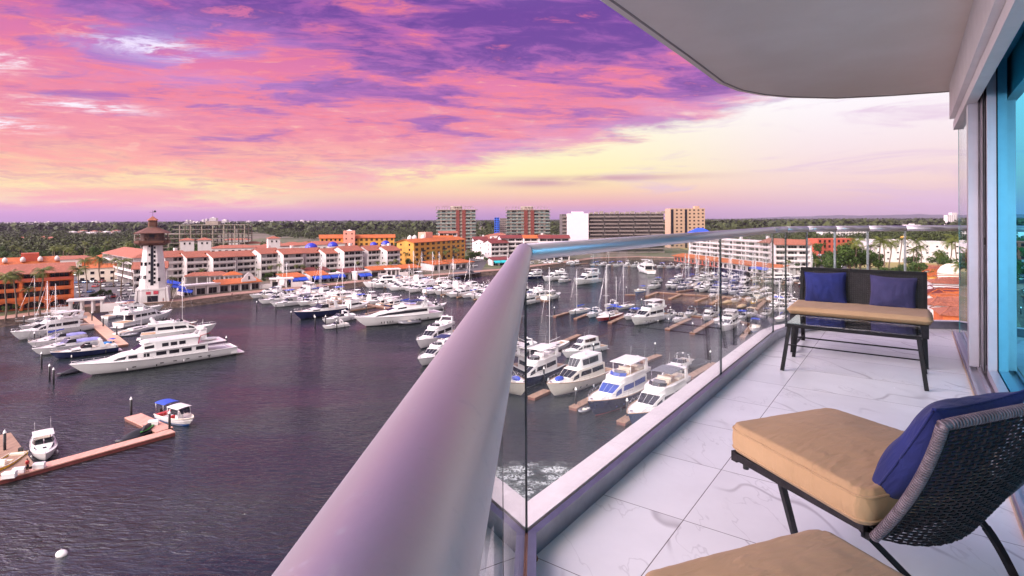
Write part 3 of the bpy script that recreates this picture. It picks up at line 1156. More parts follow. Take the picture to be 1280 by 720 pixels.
wk = MB()
NU, NV = 22, 36
for i in range(NU + 1):
    u = -1 + 2 * i / NU
    pts = []
    for j in range(0, NV + 1):
        q = bshell(u, j / NV)
        pts.append(q + Vector((0, (.0022 if (i + j) % 2 else -.0022), 0)))
    wk.tube(pts, .0040, 5, smooth=True)
for j in range(NV * 1 + 1):
    v = j / NV
    pts = []
    for i in range(0, NU * 1 + 1):
        q = bshell(-1 + 2 * i / NU, v)
        pts.append(q + Vector((0, (-.0026 if (i + j) % 2 else .0026), 0)))
    wk.tube(pts, .0034, 5, smooth=True)
bk_ = wk.build('wicker_back', wicker_m, ch)
rim_pts = [bshell(-1, v / 30) for v in range(0, 31)] + [bshell(-1 + 2 * i / 30, 1) for i in range(1, 31)] + [bshell(1, 1 - v / 30) for v in range(1, 31)]
rp = MB()
rp.tube(rim_pts, .0125, 10)
# the wrapped strands round the rim
tot = len(rim_pts) - 1
for k in range(0, int(tot * 1.9)):
    t = k / 1.9
    i = int(t)
    q = rim_pts[i].lerp(rim_pts[min(i + 1, tot)], t - i)
    dirv = (rim_pts[min(i + 1, tot)] - rim_pts[max(i - 1, 0)]).normalized()
    rp.tube([q - dirv * .0032, q + dirv * .0032], .0158, 12)
rp.build('wrapped_rim', mat('wicker_wrap', (.13, .10, .115), .42, var=.4, scale=30, bump=.4, bscale=120, bdist=.003), ch)
for top, foot, nm, bow in (((-.262, .07, SH - .01), (-.06, .19, 0), 'front_leg', .0), ((.262, .07, SH - .01), (.30, .24, 0), 'front_leg', .0),
                           ((-.272, -.26, SH - .01), (.0, -.42, 0), 'rear_leg', .0), ((.262, -.20, SH - .01), (.50, -.27, 0), 'rear_leg', .02)):
    top, foot = Vector(top), Vector(foot)
    pts = [top.lerp(foot, t) + Vector((bow * math.sin(PI * t), 0, bow * math.sin(PI * t))) for t in [i / 10 for i in range(11)]]
    lg = MB()
    for i in range(10):
        bar(lg, pts[i], pts[i + 1] + (pts[i + 1] - pts[i]) * .04, .024, .018)
    lg.build(nm, frame_black, ch)
bar(MB(), (-.27, -.275, SH - .025), (.27, -.275, SH - .025), .03, .026).build('cross_bar', frame_black, ch)
for sx in (-1, 1):
    MB().lathe([(.001, 0), (.012, 0), (.012, .03), (.001, .031)], (sx * .24, .275, SH - .05), 8).build('adjusting_knob', dark_rubber, ch)
# its pillow
p_, wl = pillow(.42, .46, .16, 31)
o = p_.build('throw_pillow', navy_cloth)
base = Matrix.Translation(ch.location) @ Matrix.Rotation(R(20.0), 4, 'Z')
o.matrix_world = base @ Matrix.Translation((-.03, -.245, SH + .055)) @ Matrix.Rotation(R(31), 4, 'X') @ Matrix.Rotation(-.04, 4, 'Y')
tag(o, 'royal blue throw pillow leaning on the wicker back of the foreground lounge chair', 'pillow', 'throw pillows')
wl.build('piping', navy_cloth, o)

# ---- ottoman, its corner in the bottom of the picture
ot = empty('ottoman', (.685, 1.165, FL), R(20), label='tan cushioned ottoman on black legs at the bottom edge beside the lounge chair', cat='ottoman')
mb = MB()
mb.box(-.28, .28, -.28, .28, SH - .02, SH + .018)
mb.build('seat_frame', wicker_m, ot)
cu_, per, sf_ = cushion(.62, .62, .115, 50, 50, .026, .028, .0022, 23.0)
co_ = cu_.build('seat_cushion', tan_cloth, ot, (0, 0, SH + .018))
welt(per, sf_, True, .004).build('welt', tan_cloth, co_)
for sx in (-1, 1):
    for sy in (-1, 1):
        bar(MB(), (sx * .25, sy * .25, SH - .02), (sx * .25, sy * (.34), 0.0), .028, .024).build('leg', frame_black, ot)

# ================================================================== WATER AND LAND
def water_fn(n, b, co):
    x, y, z = n.sep(co)
    w1 = n.noise(n.vm('MULTIPLY', co, (.32, .75, 1)), 1.0, 3, .55, .6)
    w2 = n.noise(n.vm('MULTIPLY', co, (.50, 1.75, 1)), 1.0, 3, .5, .9)
    w3 = n.noise(n.vm('ADD', n.vm('MULTIPLY', co, (2.8, 3.9, 1)), (4, 9, 0)), 1.0, 3, .6)
    rings = n.m('SINE', n.m('ADD', n.m('MULTIPLY', n.m('ADD', n.m('MULTIPLY', x, .42), y), 2.1), n.m('MULTIPLY', w1, 9)))
    calm = n.smooth(n.noise(n.vm('MULTIPLY', co, (.02, .045, 1)), 1.0, 3, .5), .38, .66)
    h = n.m('ADD', n.m('MULTIPLY', w1, .55), n.m('ADD', n.m('MULTIPLY', w2, .95), n.m('MULTIPLY', w3, .30)))
    h = n.m('ADD', h, n.m('MULTIPLY', rings, .035))
    h = n.m('MULTIPLY', h, n.m('ADD', .35, n.m('MULTIPLY', calm, .9)))
    n.l.new(n.bump(h, 1.0, .33), b.inputs['Normal'])
    silt = n.smooth(n.noise(n.vm('MULTIPLY', co, (.012, .02, 1)), 1.0, 4, .6), .35, .65)
    base = n.mix(silt, (.006, .010, .012), (.014, .021, .021))
    # churned white water under the balcony
    cx, cy = 6.0, 47.5
    rx = n.m('DIVIDE', n.m('SUBTRACT', x, 4.0), 8.5)
    ry = n.m('DIVIDE', n.m('SUBTRACT', y, 67.5), 6.0)
    q = n.m('ADD', n.m('POWER', rx, 2), n.m('POWER', ry, 2))
    msk = n.m('SUBTRACT', 1, n.smooth(q, .25, 1.0))
    fo_ = n.m('ABSOLUTE', n.m('SUBTRACT', n.noise(co, 1.1, 6, .62, 1.2), .5))
    fo2 = n.noise(co, .45, 4, .6)
    lace = n.m('MULTIPLY', n.m('SUBTRACT', 1, n.smooth(fo_, .012, .085)), n.smooth(fo2, .42, .60))
    foam = n.m('MULTIPLY', lace, msk)
    base = n.mix(n.m('MULTIPLY', foam, .85), n.mix(n.m('MULTIPLY', msk, .5), base, (.05, .075, .065)), (.62, .66, .64))
    n.l.new(base, b.inputs['Base Color'])
    n.l.new(n.m('ADD', .055, n.m('MULTIPLY', foam, .5)), b.inputs['Roughness'])
    b.inputs['IOR'].default_value = 1.33
    b.inputs['Specular IOR Level'].default_value = .85


water_m = tex_mat('marina_water', water_fn)
wv_ = MB()
wv_.quad((-420, 5, 0), (420, 5, 0), (420, 470, 0), (-420, 470, 0))
tag(wv_.build('water', water_m), kind='structure')

Z0 = 2.0
SH_PX = [(-6, 413), (30, 404), (70, 398), (100, 392), (130, 389), (180, 386), (230, 383), (300, 374), (350, 369), (400, 364), (450, 358), (500, 353), (570, 347),
         (640, 341), (700, 333), (750, 326), (800, 324.5), (850, 326), (900, 333), (960, 338.5), (1004, 346)]
shore = [G(px, py, 0)[:2] for px, py in SH_PX]
shore[0] = (-158, 166)
shore = [(-420, 40), (-260, 120), (-200, 148)] + shore
right = [(150, 262), (108, 190), (84, 152), (52, 96), (34, 62), (26, 30), (24, 10), (60, -60)]
line = shore + right
FAR = 14000
land_poly = [(-FAR, -60), (-420, -60)] + line + [(FAR, -60), (FAR, FAR), (-FAR, FAR)]


def land_fn(n, b, co):
    a = n.smooth(n.noise(co, .012, 6, .6), .38, .62)
    c_ = n.noise(co, .15, 5, .6)
    g = n.mix(n.smooth(c_, .35, .7), (.045, .06, .02), (.10, .115, .035))
    d_ = n.mix(n.smooth(c_, .3, .7), (.10, .075, .055), (.17, .13, .10))
    n.l.new(n.mix(a, g, d_), b.inputs['Base Color'])
    b.inputs['Roughness'].default_value = .95


land_m = tex_mat('ground_cover', land_fn)
# the ground: a fan of strips from the shoreline out to the horizon, all at one level
bm_ = MB()
pts = [Vector((p[0], p[1], 0)) for p in land_poly]
for t in tessellate_polygon([pts]):
    a, b_, c_ = (pts[i] for i in t)
    if (b_ - a).cross(c_ - a).z < 0:
        b_, c_ = c_, b_
    bm_.quad((*a[:2], Z0), (*b_[:2], Z0), (*c_[:2], Z0))
tag(bm_.build('ground', land_m), kind='structure')
# stone revetment down to the water
rock_m = mat('revetment_stone', (.085, .055, .042), .9, var=.55, scale=.9, bump=1.0, bscale=2.2, bdist=.3)


def densify(poly, step):
    out = []
    for a, b_ in zip(poly[:-1], poly[1:]):
        a, b_ = Vector(a), Vector(b_)
        k = max(1, int((b_ - a).length / step))
        for i in range(k):
            out.append(tuple(a.lerp(b_, i / k)))
    out.append(tuple(poly[-1]))
    return out


dl = densify(line, 1.3)
mb = MB()
lv = []
for r_, (off, z) in enumerate([(.3, Z0 - .02), (-.3, 1.75), (-.9, 1.2), (-1.6, .65), (-2.3, .15), (-3.0, -.4)]):
    o_ = offset(dl, off)
    lv.append([(p[0] + rnd.uniform(-.3, .3) * (r_ > 0), p[1] + rnd.uniform(-.3, .3) * (r_ > 0), z + rnd.uniform(-.25, .25) * (0 < r_ < 5)) for p in o_])
for r_ in range(5):
    for i in range(len(dl) - 1):
        mb.quad(lv[r_][i], lv[r_ + 1][i], lv[r_ + 1][i + 1], lv[r_][i + 1])
tag(mb.build('rock_bank', rock_m), kind='structure')
# promenade with a coping kerb
pave_m = mat('promenade_paving', (.30, .165, .125), .85, var=.16, scale=.25)
kerb_m = mat('coping_stone', (.36, .22, .17), .85, var=.15, scale=.5)


def ribbon(poly, d0, d1, z, name, m_, thick=.0):
    A_, B_ = offset(poly, d0), offset(poly, d1)
    p = MB()
    for i in range(len(poly) - 1):
        if thick:
            p.hexa([(*A_[i], z - thick), (*A_[i + 1], z - thick), (*B_[i + 1], z - thick), (*B_[i], z - thick), (*A_[i], z), (*A_[i + 1], z), (*B_[i + 1], z), (*B_[i], z)])
        else:
            p.quad((*A_[i], z), (*A_[i + 1], z), (*B_[i + 1], z), (*B_[i], z))
    return tag(p.build(name, m_), kind='structure')


quay = densify(shore[2:] + [(150, 262)], 12)
ribbon(quay, .9, 8.5, Z0 + .02, 'promenade', pave_m)
ribbon(quay, .1, .9, Z0 + .18, 'kerb', kerb_m, .5)

asph = mat('asphalt', (.075, .068, .072), .9, var=.25, scale=.12)


def flat(pts, name, m_, z):
    p = MB()
    p.quad(*[(q[0], q[1], z) for q in pts])
    return tag(p.build(name, m_), kind='structure')


def gp(*pp):
    return [G(x, y, Z0) for x, y in pp]


flat(gp((92, 381), (182, 377), (150, 336), (85, 338)), 'car_park', asph, Z0 + .012)
flat(gp((560, 346), (600, 341), (622, 306), (600, 306)), 'road', asph, Z0 + .012)
flat(gp((1003, 342), (1052, 346), (1068, 318), (1003, 312)), 'car_park', asph, Z0 + .012)
lawn_m = mat('golf_turf', (.16, .20, .02), .95, var=.2, scale=.03)
flat([(-300, 330), (-170, 330), (-190, 520), (-420, 520)], 'lawn', lawn_m, Z0 + .01)
flat([(150, 330), (330, 330), (400, 700), (180, 700)], 'lawn', mat('dry_grass', (.25, .2, .07), .95, var=.25, scale=.05), Z0 + .01)

# distant hills
hill_m = mat('hill_scrub', (.05, .055, .05), .95, var=.3, scale=.0008)
mb = MB()
mb.sm = True
N_ = 90
for (a0, a1, D_, hh, sd) in ((-52, 60, 9000, 30, 1.0), (22, 50, 10500, 95, 8.0)):
    def hf(u, v):
        a = R(a0 + (a1 - a0) * u)
        rr = D_ + 1800 * v
        e = math.sin(PI * min(1, v * 1.0)) * (.35 + .65 * (mnoise.noise(Vector((u * 7 + sd, v * 2, sd))) * .5 + .5) * 1.3) * hh * math.sin(PI * min(max(u, 0.02), .98)) ** .5
        e += mnoise.noise(Vector((u * 34 + sd, v * 6, sd))) * hh * .12
        return (math.sin(a) * rr, math.cos(a) * rr, Z0 - 3 + max(0, e))
    mb.grid(hf, N_, 8)
tag(mb.build('hills', hill_m), kind='structure')


# ================================================================== BOATS
def hull_mb(L, B_, Hs, Hb, rake=1.2, full=2.3, transom=.86, z0=-.35, n=18, boot=None):
    """a lofted hull along x, bow at +L/2; returns the mesh builder and the half breadth and sheer functions"""
    def half(t):
        if t < .5:
            return B_ / 2 * (transom + (1 - transom) * math.sin(PI * t))
        return B_ / 2 * max(0.0, 1 - ((t - .5) / .5) ** full)

    def sheer(t):
        return Hs + (Hb - Hs) * t ** 1.9

    prof = [(0.0, 0.0), (.62, .10), (.86, .30), (.93, .52), (1.0, 1.0)]
    p = MB()
    rows = []
    for i in range(n + 1):
        t = i / n
        b_ = half(t)
        zs = sheer(t)
        row = []
        for k, (wy, wz) in enumerate(prof):
            zz = z0 + (zs - z0) * wz
            fl = 1 - (1 - wz) * (.55 * t ** 2.4)
            x = -L / 2 + L * t - rake * (1 - wz) ** 1.3 * t ** 5 * 1.6 + (0.12 * (1 - wz) if t == 0 else 0)
            row.append((x, b_ * wy * fl if k else 0.0, zz))
        rows.append(row)
    p.sm = True
    for sgn in (1, -1):
        k0 = len(p.v)
        for row in rows:
            p.v += [(x, y * sgn, z) for x, y, z in row]
        m_ = len(prof)
        for i in range(n):
            for j in range(m_ - 1):
                q = (k0 + i * m_ + j, k0 + i * m_ + j + 1, k0 + (i + 1) * m_ + j + 1, k0 + (i + 1) * m_ + j)
                p.face(q if sgn > 0 else q[::-1])
    p.sm = False
    r0 = rows[0]
    p.quad(*([(x, y, z) for x, y, z in r0] + [(x, -y, z) for x, y, z in r0[::-1][:-1]]))
    return p, half, sheer, rows


def boot_mb(L, rows, z0, z1, out=.02):
    """a band of paint round the waterline, between two heights"""
    p = MB()
    for sgn in (1, -1):
        prev = None
        for row in rows:
            q = []
            for z in (z0, z1):
                for a, b_ in zip(row[:-1], row[1:]):
                    if a[2] <= z <= b_[2]:
                        f = (z - a[2]) / max(1e-6, b_[2] - a[2])
                        q.append((a[0] + (b_[0] - a[0]) * f + out * (row is rows[-1]), (a[1] + (b_[1] - a[1]) * f + out) * sgn, z))
                        break
                else:
                    q.append((row[1][0], (row[1][1] + out) * sgn, z))
            if prev:
                p.quad(prev[0], q[0], q[1], prev[1])
            prev = q
    return p


def deck_mb(L, half, sheer, inset=.06, drop=.06, t0=0.0, t1=.985, n=14, thick=.03):
    p = MB()
    for i in range(n):
        ta, tb = t0 + (t1 - t0) * i / n, t0 + (t1 - t0) * (i + 1) / n
        xa, xb = -L / 2 + L * ta, -L / 2 + L * tb
        ya, yb = max(.02, half(ta) - inset), max(.02, half(tb) - inset)
        za, zb = sheer(ta) - drop, sheer(tb) - drop
        p.quad((xa, -ya, za), (xb, -yb, zb), (xb, yb, zb), (xa, ya, za))
    return p


def split_build(mb, name, m_, parent):
    for f in mb.f:
        q = MB()
        q.quad(*[mb.v[i] for i in f])
        q.build(name, m_, parent)


def rail_cap(L, half, sheer, r=.045, t0=0, t1=.99, up=.0, n=16, stan=False, out=0.0):
    p = MB()
    for sgn in (1, -1):
        pts = []
        for i in range(n + 1):
            t = t0 + (t1 - t0) * i / n
            pts.append((-L / 2 + L * t, (half(t) + out) * sgn, sheer(t) + up))
        p.tube(pts, r, 5)
        if stan:
            for i in range(0, n + 1, 2):
                q = pts[i]
                p.tube([(q[0], q[1], q[2] - up), q], r * .8, 4)
    return p


def house(secs):
    """sections along x: (x, half width low, z low, half width top, z top), stern to bow"""
    p = MB()
    k = 0
    for x, wb, zb, wt, zt in secs:
        p.v += [(x, -wb, zb), (x, wb, zb), (x, wt, zt), (x, -wt, zt)]
    for i in range(len(secs) - 1):
        a, b_ = 4 * i, 4 * i + 4
        p.face((a, b_, b_ + 3, a + 3))
        p.face((a + 1, a + 2, b_ + 2, b_ + 1))
        p.face((a + 3, b_ + 3, b_ + 2, a + 2))
    p.face((0, 3, 2, 1))
    a = 4 * (len(secs) - 1)
    p.face((a, a + 1, a + 2, a + 3))
    return p


def side_pane(p, secs, i, u0, u1, v0, v1, out=.02, slant=0.0):
    for sgn in (1, -1):
        a, b_ = secs[i], secs[i + 1]
        def P_(u, v):
            x = a[0] + (b_[0] - a[0]) * u
            zb = a[2] + (b_[2] - a[2]) * u
            zt = a[4] + (b_[4] - a[4]) * u
            wb = a[1] + (b_[1] - a[1]) * u
            wt = a[3] + (b_[3] - a[3]) * u
            return Vector((x, (wb + (wt - wb) * v + out) * sgn, zb + (zt - zb) * v))
        q = [P_(u0, v0), P_(u1, v0), P_(u1 - slant, v1), P_(u0 - slant * .3, v1)]
        q2 = [v_ - Vector((0, .018 * sgn, 0)) for v_ in q]
        pts = (q2 + q) if sgn < 0 else (q + q2)
        p.quad(*(q if sgn < 0 else q[::-1]))
    return p


def top_pane(p, secs, i, u0, u1, m=.08, out=.02):
    a, b_ = secs[i], secs[i + 1]
    def P_(u, s_):
        x = a[0] + (b_[0] - a[0]) * u
        zt = a[4] + (b_[4] - a[4]) * u
        wt = (a[3] + (b_[3] - a[3]) * u) * (1 - m)
        return Vector((x, wt * s_, zt))
    nrm = (P_(1, 0) - P_(0, 0)).cross(Vector((0, 1, 0))).normalized() * -1
    if nrm.z < 0:
        nrm = -nrm
    for s0, s1 in ((-1, -.36), (-.32, .32), (.36, 1)):
        p.quad(*[q + nrm * out for q in (P_(u1, s0), P_(u1, s1), P_(u0, s1), P_(u0, s0))])
    return p


def canopy(x0, x1, w_, z, crown=.15, th=.05):
    p = MB()
    nx, ny = 4, 6
    def f(u, v, t):
        y = (v * 2 - 1) * w_
        return (x0 + (x1 - x0) * u, y, z + crown * (1 - (v * 2 - 1) ** 2) * (1 - .3 * (2 * u - 1) ** 2) + t)
    p.grid(lambda u, v: f(u, v, th), nx, ny)
    p.grid(lambda u, v: f(1 - u, v, 0), nx, ny)
    for v in (0, 1):
        p.quad(f(0, v, 0), f(1, v, 0), f(1, v, th), f(0, v, th))
    for u in (0, 1):
        for j in range(ny):
            p.quad(f(u, j / ny, 0), f(u, (j + 1) / ny, 0), f(u, (j + 1) / ny, th), f(u, j / ny, th))
    return p


def posts(x0, x1, w_, z0, z1, r=.03):
    p = MB()
    for x in (x0, x1):
        for s_ in (-1, 1):
            p.tube([(x, s_ * w_, z0), (x, s_ * w_, z1)], r, 5)
    return p


def antenna_set(o, x, z, y=0.6, h=2.5):
    MB().tube([(x, y, z), (x - .4, y, z + h)], .02, 4, r2=.008).build('antenna', mast_al, o)
    MB().tube([(x, -y, z), (x - .4, -y, z + h * .8)], .02, 4, r2=.008).build('antenna', mast_al, o)


def radar(o, x, z, r=.3):
    MB().lathe([(r * .8, 0), (r, .08), (r, .2), (r * .7, .3), (.02, .34)], (x, 0, z), 10).build('radar_dome', white_gel, o)


def fenders(o, L, half, k=3, z=.35):
    for i in range(k):
        t = .2 + .5 * i / max(1, k - 1)
        for s_ in (-1, 1):
            MB().lathe([(.02, -.3), (.12, -.22), (.12, .22), (.02, .3)], (-L / 2 + L * t, s_ * (half(t) + .1), z + .15), 7).build('fender', dark_rubber if (i + s_) % 2 else white_gel, o)


def flybridge(hull=white_gel, top=None, name='motor_yacht', L=18.0, cap=None, boot=navy_gel, tender=None, glass=tint_glass, flyc=white_cover, hardtop=False, deckm=deck_white, wide=False, mask=False):
    B_ = L * .275
    Hs, Hb = L * .085, L * .145
    s = L / 18
    o = empty(name)
    h, half, sheer, rows = hull_mb(L, B_, Hs, Hb, rake=1.6 * s)
    h.build('hull', hull, o)
    boot_mb(L, rows, .02, .16 * s).build('boot_stripe', boot, o)
    deck_mb(L, half, sheer).build('deck', deckm, o)
    rail_cap(L, half, sheer, .06 * s).build('toe_rail', cap or white_gel, o)
    rail_cap(L, half, sheer, .022, .50, .985, .62 * s, 12, True, -.12).build('bow_rail', steel, o)
    MB().box(-L / 2 - .9 * s, -L / 2 + .05, -B_ * .38, B_ * .38, .22, .34).build('swim_platform', teak if cap else white_gel, o)
    MB().box(-L / 2 + .1, -5.4 * s, -B_ * .36, B_ * .36, Hs - .04, Hs - .01).build('cockpit_sole', teak, o)
    zd = Hs - .08 * s
    S1 = [(-5.6 * s, 2.0 * s, zd, 1.9 * s, zd + 2.0 * s), (-1.2 * s, 2.05 * s, zd, 1.85 * s, zd + 2.06 * s), (2.0 * s, 1.85 * s, zd + .1 * s, 1.5 * s, zd + 2.0 * s),
          (4.2 * s, 1.45 * s, zd + .25 * s, 1.15 * s, zd + 1.05 * s), (6.6 * s, .7 * s, zd + .55 * s, .5 * s, zd + .72 * s)]
    hs = house(S1).build('cabin', white_gel if hull is not cream_gel else cream_gel, o)
    top_pane(MB(), S1, 2, .10, .92, .05).build('windscreen', glass, hs)
    wn = MB()
    side_pane(wn, S1, 0, .12, .93, .48, .86)
    side_pane(wn, S1, 1, .02, .92, .48, .84, slant=.12)
    side_pane(wn, S1, 2, .08, .75, .40, .78, slant=.2)
    split_build(wn, 'window', glass, hs)
    wp = MB()
    wp.quad((-5.62 * s, -1.5 * s, zd + .2), (-5.62 * s, -1.5 * s, zd + 1.8 * s), (-5.62 * s, 1.5 * s, zd + 1.8 * s), (-5.62 * s, 1.5 * s, zd + .2))
    wp.build('saloon_door', glass, hs)
    pt = MB()
    for t in (.55, .64, .73):
        for s_ in (-1, 1):
            x = -L / 2 + L * t
            y = half(t) * (1 - (.4) * (.55 * t ** 2.4)) + .012
            pt.quad(*[(x + dx_ * .22 * s, y * s_, Hs * .62 + dz_ * .09 * s) for dx_, dz_ in ((-1, -1), (1, -1), (1, 1), (-1, 1))][::s_])
    split_build(pt, 'porthole', glass, o)
    zf = zd + 2.02 * s
    S2 = [(-7.4 * s, 1.75 * s, zf, 1.85 * s, zf + .62 * s), (-1.0 * s, 1.85 * s, zf, 1.9 * s, zf + .70 * s), (1.0 * s, 1.55 * s, zf, 1.5 * s, zf + .72 * s), (2.4 * s, 1.0 * s, zf, .85 * s, zf + .12 * s)]
    if mask:
        S2 = [(-5.2 * s, 1.7 * s, zf, 1.5 * s, zf + 1.7 * s), (-1.0 * s, 1.75 * s, zf, 1.5 * s, zf + 1.75 * s), (.7 * s, 1.45 * s, zf, 1.15 * s, zf + 1.65 * s), (1.9 * s, 1.0 * s, zf, .85 * s, zf + .2 * s)]
    fb = house(S2).build('flybridge', white_gel, o)
    if mask:
        g = MB()
        top_pane(g, S2, 2, .06, .9, .04)
        side_pane(g, S2, 0, .3, .99, .30, .88)
        side_pane(g, S2, 1, .02, .9, .30, .86)
        g.build('wheelhouse_glass', glass, fb)
        zt = zf + 1.75 * s
        antenna_set(o, -1.5 * s, zt)
        radar(o, -2 * s, zt + .05)
    else:
        wl = MB()
        wl.quad((-7.1 * s, -1.5 * s, zf + .64 * s), (.6 * s, -1.2 * s, zf + .735 * s), (.6 * s, 1.2 * s, zf + .735 * s), (-7.1 * s, 1.5 * s, zf + .64 * s))
        wl.build('fly_sole', deckm if cap is None else teak, fb)
        st = MB()
        st.box(-6.6 * s, -5.9 * s, -1.2 * s, 1.2 * s, zf + .66 * s, zf + 1.0 * s)
        st.box(-5.9 * s, -4.2 * s, .6 * s, 1.3 * s, zf + .66 * s, zf + 1.0 * s)
        st.box(-2.0 * s, -1.4 * s, -1.0 * s, 1.0 * s, zf + .70 * s, zf + 1.15 * s)
        st.box(-2.15 * s, -2.0 * s, -1.0 * s, 1.0 * s, zf + .70 * s, zf + 1.5 * s)
        st.build('fly_seats', seat_vinyl if cap else flyc, fb)
        MB().box(-.8 * s, -.2 * s, -.8 * s, .8 * s, zf + .72 * s, zf + 1.25 * s).build('helm_console', grey_gel, fb)
        ws = MB()
        for y0, y1, x0, x1 in ((-1.3, -.5, .2, .85), (-.45, .45, .9, .9), (.5, 1.3, .85, .2)):
            ws.quad((x0 * s, y0 * s, zf + .72 * s), (x1 * s, y1 * s, zf + .72 * s), ((x1 - .35) * s, y1 * s, zf + 1.15 * s), ((x0 - .35) * s, y0 * s, zf + 1.15 * s))
        ws.build('fly_windscreen', glass, fb)
        ar = MB()
        for s_ in (-1, 1):
            ar.hexa([(-6.2 * s, s_ * 1.85 * s - .06, zf + .4 * s), (-5.0 * s, s_ * 1.85 * s - .06, zf + .4 * s), (-5.0 * s, s_ * 1.85 * s + .06, zf + .4 * s), (-6.2 * s, s_ * 1.85 * s + .06, zf + .4 * s),
                     (-6.9 * s, s_ * 1.4 * s - .06, zf + 1.9 * s), (-6.2 * s, s_ * 1.4 * s - .06, zf + 1.9 * s), (-6.2 * s, s_ * 1.4 * s + .06, zf + 1.9 * s), (-6.9 * s, s_ * 1.4 * s + .06, zf + 1.9 * s)])
        ar.box(-7.0 * s, -6.1 * s, -1.5 * s, 1.5 * s, zf + 1.9 * s, zf + 2.02 * s)
        ar.build('radar_arch', white_gel, o)
        radar(o, -6.5 * s, zf + 2.02 * s)
        antenna_set(o, -6.4 * s, zf + 2.0 * s, 1.2 * s)
        if hardtop:
            canopy(-5.9 * s, -.6 * s, 1.75 * s, zf + 2.25 * s, .08, .10).build('hardtop', white_gel, o)
            posts(-5.6 * s, -1.1 * s, 1.45 * s, zf + .7 * s, zf + 2.28 * s, .04).build('hardtop_posts', white_gel, o)
        elif top:
            canopy(-5.0 * s, -.8 * s, 1.6 * s, zf + 2.2 * s, .2, .04).build('bimini', top, o)
            posts(-4.6 * s, -1.2 * s, 1.5 * s, zf + .6 * s, zf + 2.25 * s, .02).build('bimini_frame', steel, o)
    MB().box(4.6 * s, 6.6 * s, -.75 * s, .75 * s, sheer(.84) - .1, sheer(.84) + .16 * s).build('sun_pad', flyc, o)
    if tender:
        def tf(u, v):
            a, b_ = u * 2 * PI, v * PI
            k = 1 + .12 * math.sin(3 * a)
            return (5.6 * s + .95 * s * math.sin(b_) * math.cos(a) * k, .62 * s * math.sin(b_) * math.sin(a), sheer(.85) + .30 * s + .42 * s * math.cos(b_))
        q = MB()
        q.sm = True
        q.grid(tf, 14, 8)
        q.build('covered_tender', tender, o)
    aw = MB()
    aw.box(L / 2 - 1.3 * s, L / 2 - 1.0 * s, -.16, .16, sheer(.96), sheer(.96) + .22)
    aw.build('windlass', steel, o)
    fenders(o, L, half, 3)
    return o, L


